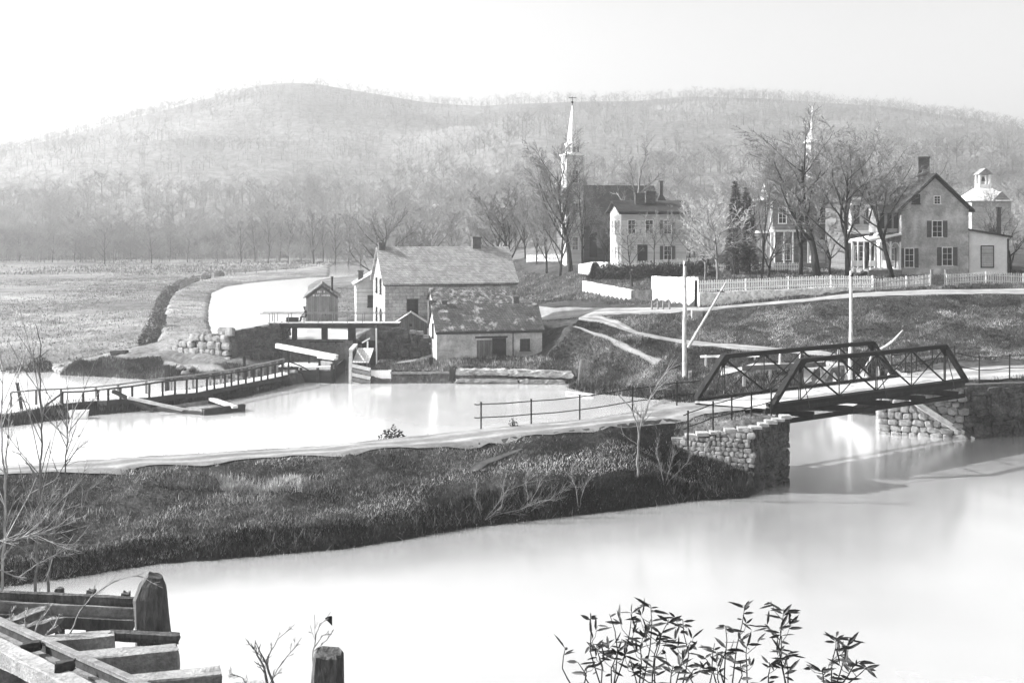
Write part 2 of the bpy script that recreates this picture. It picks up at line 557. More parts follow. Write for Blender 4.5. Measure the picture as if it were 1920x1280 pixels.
CLEFT = [PZ(*p) for p in ((400, 634, 3.1), (389, 600, 3.1), (390, 575, 3.1), (397, 547, 3.1), (425, 535, 3.1), (480, 527, 3.1), (560, 520.5, 3.1), (617, 517, 3.1), (618, 506, 3.1), (617, 498, 3.1), (640, 491.5, 3.1), (705, 488, 3.1), (790, 487, 3.1))]
bl(TOW * .9, *[('w',) + p for p in CLEFT])
CRIGHT = [(-15.2, 110.2), (-16.6, 120.5), (-22.6, 124.2), (-23.4, 131), PZ(577, 560, 2.95)[:2], PZ(578, 536, 2.95)[:2], PZ(592, 527, 2.95)[:2], PZ(622, 521.5, 2.95)[:2], PZ(705, 513.5, 2.95)[:2], PZ(790, 511, 2.95)[:2]]
bl(TOW * .8, *[('w', p[0] + .3, p[1], 3.1) for p in CRIGHT])
bl(TOW * .8, (640, 606, 3.1), (700, 606, 3.0))
bl(TOW * .7, (650, 560, 3.3), (705, 540, 3.3), step=4)
bl(FAR * .8, ('w', -30, 420, 3.0), ('w', -10, 300, 6.5), ('w', 10, 260, 8.5), step=8)
bl(FAR * .8, ('w', -38, 400, 3.0), ('w', -20, 280, 4.0), ('w', -6, 230, 5.0), step=8)
# lock wall ends
bl(PLAT, ('w', -22.0, 108.9, 1.3), ('w', -15.8, 109.2, 1.3))
bl(TOW, ('w', -29.5, 111, 2.2), ('w', -26, 112, 3.6), ('w', -22.2, 112.5, 3.9))
# barn yard and the slope behind it
bl(EMB, ('w', -11, 117, 2.6), ('w', 1.5, 116, 2.2))
bl(EMB, ('w', -10, 128, 3.4), ('w', 2, 127, 3.8))
bl(LAWN * 1.2, (975, 562, 4.6), (1000, 540, 5.6), (1085, 512, 7.4), step=3)
bl(LAWN * 1.2, ('w', -6, 190, 5.2), (985, 482, 8.9), (1100, 480, 9.1), (1300, 480, 9.2), (1500, 480, 9.3), (1700, 481, 9.3), (2000, 480, 9.4), step=5)
bl(LAWN, (1075, 508, 7.9), (1140, 500, 8.3), (1300, 500, 8.4), (1400, 503, 8.4), (1540, 503, 8.4), step=3)
bl(LAWN * .9, (1020, 668, 1.8), (1018, 640, 2.8), (1030, 618, 3.8))
# upper road
UN = bl(EMB, (985, 600, 4.6), (1100, 593, 4.85), (1310, 583, 5.7), (1480, 568.5, 6.5), (1600, 557, 7.1), (1750, 552, 7.4), (1920, 551, 7.5), (2300, 550, 7.6))
UF = bl(EMB, (985, 574, 4.7), (1100, 577, 5.05), (1310, 577, 5.9), (1480, 563.5, 6.6), (1600, 550, 7.2), (1750, 543, 7.6), (1920, 541, 7.7), (2300, 540, 7.8))
# embankment foot, track, bridge road
TN = [PZ(*p) for p in ((1085, 600, 4.6), (1130, 607, 4.4), (1200, 630, 3.8), (1280, 645, 3.5), (1450, 660, 3.5), (1560, 668, 3.6), (1660, 690, 3.65), (1740, 714, 3.7))]
bl(EMB, *[('w',) + p for p in TN])
bl(EMB, *[('w', p[0] + .2, p[1] + 2.9, p[2] + .15) for p in TN[2:5]])
bl(EMB, (1560, 649, 3.9), (1650, 650, 4.0), (1920, 650, 4.2), (2300, 650, 4.3))
bl(EMB, (1072, 612, 4.4), (1110, 626, 3.9), (1150, 643, 3.4), (1195, 663, 2.7), (1228, 685, 1.9))
bl(EMB * 1.3, (1100, 702, 1.0), (1200, 716, .9), (1283, 713, 1.2), (1345, 706, 1.6))
bl(EMB * 1.2, (1385, 699, 2.3), (1480, 693, 2.85), (1560, 691, 3.05), ('w', 26.8, 84.6, 3.3))
bl(EMB, ('w', 25.0, 77.6, 3.5), ('w', 29.3, 75.7, 3.5), ('w', 33.4, 76.8, 3.5), ('w', 45, 78.5, 3.4), ('w', 90, 80, 3.4))
WING = [(24.1, 76.7), (28.7, 74.9), (33.2, 76.0), (45, 77.6), (90, 79)]
bl(EMB * 1.3, ('w', 26.5, 79.5, 3.7), ('w', 31, 80, 3.75), ('w', 42, 82, 3.8), ('w', 90, 84, 3.8))
# walled terrace
W1P = [(1092, 549.5, 5.6), (1135, 557, 5.55), (1183, 565, 5.5)]
W3P = [(1223, 566, 5.6), (1262, 570, 5.8), (1310, 573.5, 5.98)]
bl(LAWN, *W1P, *W3P, (1480, 559, 6.7), (1600, 548, 7.25), (1750, 536, 7.7), (1920, 532.5, 7.85), (2300, 530, 7.9))
bl(LAWN, *[('w', a + .2, b + .8, c + 1.1) for a, b, c in [PZ(*p) for p in W1P + W3P]], ('w', 26.5, 112.6, 7.5), ('w', 33, 113.5, 7.6))
bl(LAWN, (1100, 530, 6.8), (1200, 526, 7.3), (1335, 528, 7.7), (1600, 526, 7.9), (1760, 517, 8.2), (1920, 514, 8.3), (2300, 510, 8.4), step=3)
# far ground
for x, y, z in ((-3000, -300, 12), (3000, -300, 12), (-3000, 3000, 1), (3000, 3000, 1), (0, 3000, 1), (-3000, 420, 2.6), (400, 420, 9), (3000, 420, 9), (120, 300, 9.4), (250, 200, 9), (-300, 110, 1), (-200, 60, 1.5), (300, 100, 6), (-500, 200, 2), (-1200, 300, 2.4), (300, 34, 0), (300, 78, 2), (-300, 36, 0), (-300, 45, 2.5)):
    PTS.append((x, y, z, FAR))

W0 = [(-300, 31.5), (300, 31.5), (300, 79.5)] + [(p[0] + (.7 if i == 4 else 0), p[1] + .85) for i, p in enumerate(reversed(WING))] + [p[:2] for p in SHORE[1:]] + [(p[0], p[1] + .25) for p in QUAY] + \
     [(LX1 + .3, LY0 + .3), (LX1 + .3, LY1 + .4), (LX0 - .45, LY1 + .4), (LX0 - .45, LY0 + .5), (-18.0, LY0 + 1.0)] + [p[:2] for p in DFT[2:]] + [(-300, 66)] + [(-300, 54)] + [p[:2] for p in ETOE] + \
     [(8.5, 67.6), (10.3, 65.9), (13.8, 61.9), (12.6, 60.2)] + [p[:2] for p in reversed(CTOE)] + [(-300, 38)]
W1 = [(-300, 112)] + [p[:2] for p in LSH] + [p[:2] for p in DBT[1:]] + [(-300, 82)]
W2 = [p[:2] for p in CLEFT] + [(-20, 360), (-18, 262)] + [p for p in reversed(CRIGHT)] + [(-21.2, 110.2), (-21.6, 112)]

def seg_dist(X, Y, poly):
    D = np.full(X.shape, 1e9)
    n = len(poly)
    for i in range(n):
        (ax, ay), (bx, by) = poly[i], poly[(i + 1) % n]
        dx, dy = bx - ax, by - ay
        L2 = dx * dx + dy * dy + 1e-12
        t = np.clip(((X - ax) * dx + (Y - ay) * dy) / L2, 0, 1)
        D = np.minimum(D, np.hypot(X - ax - t * dx, Y - ay - t * dy))
    return D

def inside(X, Y, poly):
    c = np.zeros(X.shape, dtype=bool)
    n = len(poly)
    for i in range(n):
        (ax, ay), (bx, by) = poly[i], poly[(i + 1) % n]
        if ay == by: continue
        hit = ((ay > Y) != (by > Y)) & (X < (bx - ax) * (Y - ay) / (by - ay) + ax)
        c ^= hit
    return c

def axis(parts):
    out = []
    for a, b, s in parts:
        out += list(np.arange(a, b, s))
    return np.array(out + [parts[-1][1]])

GX = axis([(-3000, -400, 200), (-400, -80, 16), (-80, -46, 1.0), (-46, 46, .38), (46, 80, 1.0), (80, 400, 16), (400, 3000, 200)])
GY = axis([(-300, -20, 28), (-20, 36, 1.0), (36, 72, .33), (72, 132, .38), (132, 180, .9), (180, 440, 4), (440, 3000, 160)])
GRX, GRY = np.meshgrid(GX, GY)
GZ = np.full(GRX.shape, np.nan)
GT = np.full(GRX.shape, FAR)

def tin():
    seen, P = set(), []
    for p in PTS:
        k = (round(p[0], 1), round(p[1], 1))
        if k in seen: continue
        seen.add(k)
        P.append(p)
    res = delaunay_2d_cdt([Vector(p[:2]) for p in P], [], [], 0, 1e-5)
    vs, fs, ov = res[0], res[2], res[3]
    att = [P[o[0]] if o else None for o in ov]
    for f in fs:
        (a, b, c) = f[:3]
        A, B, C = att[a], att[b], att[c]
        x0, x1 = min(A[0], B[0], C[0]), max(A[0], B[0], C[0])
        y0, y1 = min(A[1], B[1], C[1]), max(A[1], B[1], C[1])
        i0, i1 = np.searchsorted(GX, x0), np.searchsorted(GX, x1, 'right')
        j0, j1 = np.searchsorted(GY, y0), np.searchsorted(GY, y1, 'right')
        if i0 >= i1 or j0 >= j1: continue
        X, Y = GRX[j0:j1, i0:i1], GRY[j0:j1, i0:i1]
        den = (B[1] - C[1]) * (A[0] - C[0]) + (C[0] - B[0]) * (A[1] - C[1])
        if abs(den) < 1e-9: continue
        u = ((B[1] - C[1]) * (X - C[0]) + (C[0] - B[0]) * (Y - C[1])) / den
        v = ((C[1] - A[1]) * (X - C[0]) + (A[0] - C[0]) * (Y - C[1])) / den
        w = 1 - u - v
        m = (u >= -1e-6) & (v >= -1e-6) & (w >= -1e-6)
        GZ[j0:j1, i0:i1][m] = (u * A[2] + v * B[2] + w * C[2])[m]
        GT[j0:j1, i0:i1][m] = (u * A[3] + v * B[3] + w * C[3])[m]
tin()
GZ[np.isnan(GZ)] = 2.0
GBASE = GZ.copy()
MD = (GRX < -28) & (GRY > 111) & (GRY < 430)
GT = np.where(MD, GT * np.clip(.35 + 1.35 * fbm(GRX * .035, GRY * .07, 61, 4), .4, 1.4), GT)
near = (np.abs(GRX) < 85) & (GRY > 20) & (GRY < 200)
roughness = np.clip((GT < .2) * 1.0, 0, 1)
GZ += near * (fbm(GRX * .45, GRY * .45, 3) - .5) * .45 * (.35 + roughness * .65)
GZ += near * (fbm(GRX * 1.7, GRY * 1.7, 9, 2) - .5) * .22 * (.3 + roughness * .7)
for poly, lev in ((W0, 0.0), (W1, 0.0), (W2, 2.9)):
    ins = inside(GRX, GRY, poly)
    D = seg_dist(GRX, GRY, poly)
    GZ = np.where(ins, np.minimum(GZ, lev - .12 - .6 * np.minimum(D, 2.5)), GZ)
    GZ = np.where(~ins & (D < 1.2) & (GRY > 30), np.maximum(GZ, lev + .02 + .12 * np.minimum(D, 1)), GZ)

def hgt(x, y, base=False):
    x, y = np.asarray(x, float), np.asarray(y, float)
    G = GBASE if base else GZ
    i = np.clip(np.searchsorted(GX, x) - 1, 0, len(GX) - 2)
    j = np.clip(np.searchsorted(GY, y) - 1, 0, len(GY) - 2)
    u = np.clip((x - GX[i]) / (GX[i + 1] - GX[i]), 0, 1)
    v = np.clip((y - GY[j]) / (GY[j + 1] - GY[j]), 0, 1)
    return (G[j, i] * (1 - u) + G[j, i + 1] * u) * (1 - v) + (G[j + 1, i] * (1 - u) + G[j + 1, i + 1] * u) * v

def hz(x, y):
    return float(hgt(x, y))

def resample(pts, step):
    pts = [V(p[0], p[1], p[2] if len(p) > 2 else 0) for p in pts]
    out = []
    for a, b in zip(pts[:-1], pts[1:]):
        n = max(1, int((b - a).length / step))
        out += [a.lerp(b, k / n) for k in range(n)]
    return out + [pts[-1]]

ROADS, ROADP = [], []
def road(name, A, B, tone, lift=.03, step=.7, nx=8, ragged=.4, seed=1):
    """a strip between two edge polylines, lying on the ground; the ground under it is set a little lower"""
    n = max(8, int(sum(math.dist(p[:2], q[:2]) for p, q in zip(A[:-1], A[1:])) / step))
    def along(P, m):
        L = [0]
        for p, q in zip(P[:-1], P[1:]): L.append(L[-1] + math.dist(p[:2], q[:2]))
        s = np.linspace(0, L[-1], m)
        return np.interp(s, L, [p[0] for p in P]), np.interp(s, L, [p[1] for p in P])
    ax, ay = along(A, n)
    bx, by = along(B, n)
    s = np.arange(n)
    ra = (vnoise(s * .35, s * 0 + 3, seed) - .5) * ragged * 2 + (vnoise(s * 1.1, s * 0 + 9, seed) - .5) * ragged
    rb = (vnoise(s * .35, s * 0 + 7, seed) - .5) * ragged * 2 + (vnoise(s * 1.1, s * 0 + 5, seed) - .5) * ragged
    w = np.hypot(bx - ax, by - ay)
    t = np.linspace(0, 1, nx)[None, :]
    ta, tb = (ra / w)[:, None], 1 + (rb / w)[:, None]
    tt = ta + (tb - ta) * t
    X = ax[:, None] + (bx - ax)[:, None] * tt
    Y = ay[:, None] + (by - ay)[:, None] * tt
    Z = hgt(X, Y, True) + lift
    tr = np.abs(np.linspace(0, 1, nx)[None, :] - .5)
    rut = np.where((tr > .12) & (tr < .3), 1.2, .72)
    T = tone * rut * (.55 + .9 * fbm(X * 1.3, Y * 1.3, seed + 2))
    ROADS.append((name, X, Y, Z, T))
    ROADP.append([(X[i, 0], Y[i, 0]) for i in range(0, n, 2)] + [(X[i, -1], Y[i, -1]) for i in range(n - 1, -1, -2)])
    poly = [(ax[i], ay[i]) for i in range(0, n, 2)] + [(bx[i], by[i]) for i in range(n - 1, -1, -2)]
    ins = inside(GRX, GRY, poly) | (seg_dist(GRX, GRY, poly) < .3)
    global GZ
    GZ = np.where(ins & (GZ > GBASE - .7), GBASE - .03, GZ)

def flush_roads():
    for name, X, Y, Z, T in ROADS:
        n, k = X.shape
        vs = np.stack([X, Y, Z], -1).reshape(-1, 3)
        i = np.arange(n - 1)[:, None] * k + np.arange(k - 1)[None, :]
        fs = np.stack([i, i + 1, i + k + 1, i + k], -1).reshape(-1, 4)
        np_mesh(name, vs, fs, M['dirt'], T.ravel(), 'structure', True)

road('causeway_road', [(p[0], p[1]) for p in NEDGE] + [(13.6, 63.6)], [(p[0], p[1]) for p in FEDGE], .25, seed=4)
road('upper_road', UN, UF, .30, seed=8)
TF = [(p[0] + .15, p[1] + 2.4) for p in TN]
road('cart_track', TN, TF, .28, seed=12, ragged=.4)
road('bridge_road', [(28.0, 75.2), (33, 77.2), (45, 79), (90, 81)], [(25.0, 78.0), (31, 81), (42, 83), (90, 85)], .34, seed=14)
FP = [PZ(*p)[:2] for p in ((1072, 612, 4.4), (1110, 626, 3.9), (1150, 643, 3.4), (1195, 663, 2.7), (1228, 685, 1.9))]
SR = [PZ(*p) for p in ((1352, 700, 1.9), (1400, 695.5, 2.4), (1480, 690.5, 2.92), (1560, 688.5, 3.2), (1640, 690, 3.55))]
bl(EMB, *[('w',) + p for p in SR]) if False else None
road('shore_road', SR, [(p[0] + .2, p[1] + 2.3) for p in SR], .34, ragged=.3, seed=23)
road('footpath', FP, [(p[0] + .5, p[1] + .4) for p in FP], .22, ragged=.3, nx=4, seed=15)
LP = [PZ(*p)[:2] for p in ((300, 677, 1.3), (380, 683, 1.2), (460, 686, 1.2), (540, 686, 1.2))]
road('lock_path', LP, [(p[0] + .1, p[1] + .9) for p in LP], .2, ragged=.4, nx=4, seed=17)
RP = [PZ(*p)[:2] for p in ((725, 686, 1.2), (790, 676, 1.3), (850, 668, 1.5), (960, 664, 1.6))]
road('lock_path', RP, [(p[0] - .1, p[1] + 1.3) for p in RP], .22, ragged=.4, nx=4, seed=19)
BP = [PZ(*p)[:2] for p in ((868, 887, 1.85), (915, 855, 2.45), (965, 828, 2.95))]
road('footpath', BP, [(p[0] + .35, p[1] + .1) for p in BP], .12, ragged=.3, nx=4, seed=21)
HP = [PZ(*p)[:2] for p in ((985, 530, 5.6), (1010, 520, 6.4), (1060, 514, 7.2))]

def ground_mesh():
    ny, nx = GRX.shape
    vs = np.stack([GRX, GRY, GZ], -1).reshape(-1, 3)
    i = np.arange(ny - 1)[:, None] * nx + np.arange(nx - 1)[None, :]
    fs = np.stack([i, i + 1, i + nx + 1, i + nx], -1).reshape(-1, 4)
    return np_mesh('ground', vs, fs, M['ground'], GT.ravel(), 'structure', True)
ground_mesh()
flush_roads()

def water_sheet(name, poly, z, m):
    mb = MB()
    n = len(poly)
    mb.add([(p[0], p[1], z) for p in poly], [tuple(range(n))])
    return mb.build(name, m, kind='structure')
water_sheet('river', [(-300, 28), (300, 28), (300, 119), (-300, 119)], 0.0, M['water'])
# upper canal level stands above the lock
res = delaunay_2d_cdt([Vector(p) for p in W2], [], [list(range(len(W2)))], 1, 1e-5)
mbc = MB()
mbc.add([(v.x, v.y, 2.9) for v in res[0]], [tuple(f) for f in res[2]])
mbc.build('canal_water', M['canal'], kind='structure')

# ---------------------------------------------------------------- hills and the wood on them
SKY = [(-900, 330), (-400, 325), (-150, 318), (0, 285), (120, 240), (220, 210), (320, 186), (400, 163), (480, 143), (540, 137), (600, 141), (700, 158), (800, 175), (900, 183), (960, 179),
       (1100, 175), (1200, 172), (1300, 164), (1400, 167), (1550, 177), (1650, 183), (1750, 196), (1850, 212), (1950, 232), (2200, 250), (2800, 280)]
RIDGE_Y = 950.0
SKX = np.array([(p[0] - 960) * RIDGE_Y / F for p in SKY])
SKZ = np.array([HC + (YH - p[1]) * RIDGE_Y / F for p in SKY]) - 7
HX = np.arange(-1500, 1501, 12.0)
HY = np.concatenate([np.arange(170, 520, 8.0), np.arange(520, 1700, 16.0)])
HGX, HGY = np.meshgrid(HX, HY)
def hill_z(X, Y):
    start = np.interp(X, [-1500, -200, -60, 20, 300, 1500], [430, 420, 380, 215, 205, 210])
    foot = np.interp(X, [-1500, -60, 10, 1500], [2.0, 2.6, 7.2, 8.4])
    rz = np.interp(X * (1 + 0.08 * np.sin(Y / 90.0) * 0), SKX, SKZ)
    t = (Y - start) / (RIDGE_Y - start)
    up = np.clip(t, 0, 1)
    s = up ** 1.35 * (1.12 - .12 * up)
    z = foot - .8 + (rz - foot + .8) * s
    z = np.where(t > 1, rz - (Y - RIDGE_Y) * .22, z)
    z = z + (fbm(X / 85, Y / 85, 31) - .5) * 26 * np.clip(t * 3, 0, 1) * np.clip((1.02 - t) * 4, 0.06, 1)
    return np.where(t < 0, foot - .8 + t * 25, z)
HZ = hill_z(HGX, HGY)
def hills_mesh():
    ny, nx = HGX.shape
    vs = np.stack([HGX, HGY, HZ], -1).reshape(-1, 3)
    i = np.arange(ny - 1)[:, None] * nx + np.arange(nx - 1)[None, :]
    fs = np.stack([i, i + 1, i + nx + 1, i + nx], -1).reshape(-1, 4)
    tone = .185 * (.6 + .8 * fbm(HGX / 60, HGY / 60, 41))
    return np_mesh('hills', vs, fs, M['ground'], tone.ravel(), 'structure', True)
hills_mesh()

def twig_template(seed, ntw, spread=.40, w0=.006):
    """a bare tree of unit height as thin triangles: trunk, limbs rising from it, twigs along the limbs"""
    r = np.random.RandomState(seed)
    V_, F_ = [], []
    def tri(a, b, w):
        a, b = np.array(a), np.array(b)
        d = b - a
        s = np.cross(d, r.normal(size=3))
        s = s / (np.linalg.norm(s) + 1e-9) * w
        k = len(V_)
        V_.extend([a - s, a + s, b])
        F_.append((k, k + 1, k + 2))
    top = np.array((r.normal() * .05, r.normal() * .05, r.uniform(.75, .95)))
    tri((0, 0, -.05), top, .014)
    tri((0, 0, -.05), top, .014)
    nl = max(5, ntw // 12)
    limbs = []
    for i in range(nl):
        z0 = r.uniform(.22, .75)
        an = r.uniform(0, 6.283)
        ln = spread * r.uniform(.55, 1.05) * (1.15 - z0 * .55)
        a = top * (z0 / top[2])
        b = a + np.array((math.cos(an) * ln, math.sin(an) * ln, ln * r.uniform(.5, 1.25)))
        b[2] = min(b[2], 1.0)
        tri(a, b, w0 * 1.1)
        limbs.append((a, b))
    for i in range(ntw):
        a, b = limbs[r.randint(nl)]
        q = a + (b - a) * r.uniform(.25, 1.0)
        ln = r.uniform(.06, .2) * spread / .4
        an = r.uniform(0, 6.283)
        e = q + np.array((math.cos(an) * ln * .8, math.sin(an) * ln * .8, ln * r.uniform(.0, 1.0)))
        tri(q, e, r.uniform(.5, 1.0) * w0)
    return np.array(V_), np.array(F_)

def scatter(name, tpls, X, Y, Z, H, T, rs, m, kind='stuff', label=None, cat=None, lean=0.0):
    vs, fs, ts, off = [], [], [], 0
    for k, (tv, tf) in enumerate(tpls):
        ix = np.arange(k, len(X), len(tpls))
        if len(ix) == 0: continue
        an = rs.uniform(0, 6.283, len(ix))
        ca, sa = np.cos(an)[:, None], np.sin(an)[:, None]
        h = H[ix][:, None]
        wsc = rs.uniform(.8, 1.3, len(ix))[:, None]
        x = (tv[:, 0] * ca - tv[:, 1] * sa) * h * wsc + X[ix][:, None] + lean * tv[:, 2] * h
        y = (tv[:, 0] * sa + tv[:, 1] * ca) * h * wsc + Y[ix][:, None]
        z = tv[:, 2] * h + Z[ix][:, None]
        vs.append(np.stack([x, y, z], -1).reshape(-1, 3))
        n = len(tv)
        fs.append((tf[None] + (np.arange(len(ix)) * n)[:, None, None]).reshape(-1, 3) + off)
        ts.append(np.repeat(T[ix], n))
        off += n * len(ix)
    return np_mesh(name, np.concatenate(vs), np.concatenate(fs), m, np.concatenate(ts), kind, False, label, cat)

def wood(n, y0, y1, tpls, name, hmin, hmax, seed, xr=.62, power=1.0):
    rs = np.random.RandomState(seed)
    Y = y0 + (y1 - y0) * rs.rand(n) ** power
    X = (rs.rand(n) * 2 - 1) * Y * xr
    start = np.interp(X, [-1500, -200, -60, 20, 300, 1500], [440, 425, 395, 232, 222, 225])
    ok = Y > start
    X, Y = X[ok], Y[ok]
    Z = hill_z(X, Y) - .2
    H = rs.uniform(hmin, hmax, len(X))
    cl = fbm(X / 40, Y / 40, 51, 3)
    T = (.19 + .07 * rs.rand(len(X))) * (.45 + 1.1 * cl)
    dark = (rs.rand(len(X)) < .03)
    T = np.where(dark, .08, T)
    return scatter(name, tpls, X, Y, Z, H, T, rs, M['blade'], 'stuff')
wood(11000, 420, 1010, [twig_template(s, 60, .42, .0055) for s in range(6)], 'far_wood', 5, 10.5, 5, power=.8)
wood(2600, 800, 1000, [twig_template(s + 60, 60, .42, .0055) for s in range(6)], 'far_wood', 3.5, 7, 7)
def edge_wood():
    rs = np.random.RandomState(77)
    n = 1500
    X = rs.uniform(-215, -14, n); Y = 425 - 95 * rs.rand(n) ** 1.6
    ok = (Y > 355) | (X > -75)
    X, Y = X[ok], Y[ok]
    H = rs.uniform(1.5, 10, len(X)) * (.6 + .6 * vnoise(X * .06, Y * .05, 8))
    T = (.11 + .13 * rs.rand(len(X))) * (.45 + 1.1 * vnoise(X * .04, Y * .04, 9))
    tp = [twig_template(s + 90, 300, .5, .0042) for s in range(6)]
    scatter('meadow_edge_wood', tp, X, Y, np.maximum(hgt(X, Y), 2) - .1, H, T, rs, M['blade'])
edge_wood()
def foot_wood():
    rs = np.random.RandomState(78)
    n = 1500
    Y = 400 + 190 * rs.rand(n) ** 1.3
    X = rs.uniform(-.48, .02, n) * Y
    H = rs.uniform(4, 15, n) * (.5 + .75 * fbm(X * .03, Y * .03, 18, 3))
    T = (.13 + .12 * rs.rand(n)) * (.4 + 1.2 * fbm(X * .03, Y * .03, 19, 3))
    tp = [twig_template(s + 130, 240, .45, .0042) for s in range(6)]
    scatter('foot_wood', tp, X, Y, np.maximum(hill_z(X, Y), hgt(X, Y)) - .1, H, T, rs, M['blade'])
foot_wood()
wood(2300, 205, 460, [twig_template(s + 20, 260, .42, .0042) for s in range(6)], 'hillside_wood', 6, 12, 6)

# ---------------------------------------------------------------- haze
t = NT('haze')
pv = t.new('ShaderNodeVolumePrincipled')
pv.inputs['Color'].default_value = (.98, .98, .98, 1)
pv.inputs['Density'].default_value = HAZE_D
pv.inputs['Anisotropy'].default_value = .7
t.l.new(pv.outputs[0], t.out.inputs['Volume'])
hb = MB()
hb.box(-3100, 3100, -310, 3100, -4, 175)
hb.build('haze', t.m, kind='stuff')

# ================================================================ buildings
def window(root, face, u, z, w, h, dims, mats=('white_paint', 'glass'), shutters=False, nx=2, ny=3, name='window'):
    L, W = dims
    def P(a, n, c):                       # along the face, outwards, up
        return {'f': (a, -n, c), 'b': (a, W + n, c), 'l': (-n, a, c), 'r': (L + n, a, c)}[face]
    def bx(mb, a0, a1, n0, n1, c0, c1):
        p, q = P(a0, n0, c0), P(a1, n1, c1)
        mb.box(min(p[0], q[0]), max(p[0], q[0]), min(p[1], q[1]), max(p[1], q[1]), c0, c1)
    mb = MB()
    f = .09
    bx(mb, u - f, u, .002, .07, z - f, z + h + f)
    bx(mb, u + w, u + w + f, .002, .07, z - f, z + h + f)
    bx(mb, u, u + w, .002, .07, z + h, z + h + f)
    bx(mb, u - f * 1.6, u + w + f * 1.6, .002, .14, z - f, z - .003)
    for i in range(1, nx):
        bx(mb, u + w * i / nx - .018, u + w * i / nx + .018, .022, .05, z, z + h)
    for j in range(1, ny):
        bx(mb, u, u + w, .024, .048, z + h * j / ny - .018, z + h * j / ny + .018)
    fr = mb.build(name, M[mats[0]], root)
    pm = MB()
    bx(pm, u, u + w, .002, .02, z, z + h)
    pm.build('pane', M[mats[1]], fr)
    if shutters:
        for s in (-1, 1):
            sm = MB()
            a = u - f - w * .5 - .02 if s < 0 else u + w + f + .02
            bx(sm, a, a + w * .5, .002, .06, z - .05, z + h + .05)
            sm.build('shutter', M['shutter'], root)
    return fr

def gable(root, L, W, he, hr, ax, wm, rm, over=.3, th=.14, sink=1.2, trim=None):
    mb = MB()
    if ax == 'x':
        pr = [(0, -sink), (0, he), (W / 2, hr), (W, he), (W, -sink)]
        a = [(0, y, z) for y, z in pr]
        b = [(L, y, z) for y, z in pr]
        mb.add(a + b, [(0, 1, 2, 3, 4), (9, 8, 7, 6, 5), (0, 5, 6, 1), (1, 6, 7, 2), (2, 7, 8, 3), (3, 8, 9, 4), (4, 9, 5, 0)])
    else:
        pr = [(0, -sink), (0, he), (L / 2, hr), (L, he), (L, -sink)]
        a = [(x, 0, z) for x, z in pr]
        b = [(x, W, z) for x, z in pr]
        mb.add(a + b, [(4, 3, 2, 1, 0), (5, 6, 7, 8, 9), (1, 6, 5, 0), (2, 7, 6, 1), (3, 8, 7, 2), (4, 9, 8, 3), (0, 5, 9, 4)])
    w = mb.build('wall', M[wm], root)
    half = (W if ax == 'x' else L) / 2
    sl = (hr - he) / half
    rb = MB()
    e = over
    up = .012
    A = [(-e, he - sl * e + up), (half, hr + up), (2 * half + e, he - sl * e + up)]
    B = [(-e, he - sl * e + th), (half, hr + th * 1.15), (2 * half + e, he - sl * e + th)]
    s0, s1 = -e * .8, (L if ax == 'x' else W) + e * .8
    def Q(s, p):
        return (s, p[0], p[1]) if ax == 'x' else (p[0], s, p[1])
    nseg = 10
    for k in range(nseg):                 # sagging courses: the ridge is never quite straight
        pass
    vs = [Q(s0, p) for p in A + B] + [Q(s1, p) for p in A + B]
    rb.add(vs, [(0, 1, 4, 3), (1, 2, 5, 4), (6, 9, 10, 7), (7, 10, 11, 8), (3, 4, 10, 9), (4, 5, 11, 10), (0, 6, 7, 1), (1, 7, 8, 2), (0, 3, 9, 6), (2, 8, 11, 5)])
    roof = rb.build('roof', M[rm], root)
    if trim:
        tb = MB()
        if ax == 'x':
            tb.box(-e * .5, L + e * .5, -.22, -.003, he - .36, he - .14)
        else:
            for s in (0, 1):
                p0, p1 = (s * L, -.05, he - .12), (L / 2, -.05, hr - .12)
                tb.beam(p0, p1, .09, .24)
        tb.build('cornice', M[trim], root)
    return w, roof

def chimney(parent, x, y, z0, z1, w, d, m='brick'):
    mb = MB()
    mb.box(x - w / 2, x + w / 2, y - d / 2, y + d / 2, z0, z1)
    mb.box(x - w / 2 - .06, x + w / 2 + .06, y - d / 2 - .06, y + d / 2 + .06, z1 + .002, z1 + .16)
    return mb.build('chimney', M[m], parent)

def at(px, d, z):
    return ((px - 960) * d / F, d, z)

# --- the large stone mill with the long shingled roof
t = thing('stone_mill', 'long stone mill with a large pale shingled roof and a sunlit white end', 'mill', at(722, 113.5, 2.0), R(15))
dm = (13.1, 8.0)
w, rf = gable(t, 13.1, 8, 6.1, 9.3, 'x', 'rubble_wall', 'shingle', .35, .16, trim='trim_dark')
chimney(rf, 10.0, 4.1, 8.9, 10.3, .85, .8)
chimney(rf, .25, 3.9, 9.0, 9.75, .6, .6)
window(t, 'f', 2.2, 2.9, .95, 1.5, dm, ('trim_dark', 'glass'), nx=3, ny=4)
window(t, 'f', 9.0, 3.4, .9, 1.3, dm, ('trim_dark', 'glass'), nx=3, ny=4)
for u, z in ((2.3, 1.9), (5.0, 1.9), (2.3, 4.9), (5.0, 4.9)):
    window(t, 'l', u, z, .8, 1.4, dm, ('wood_dark', 'glass'), nx=2, ny=3)

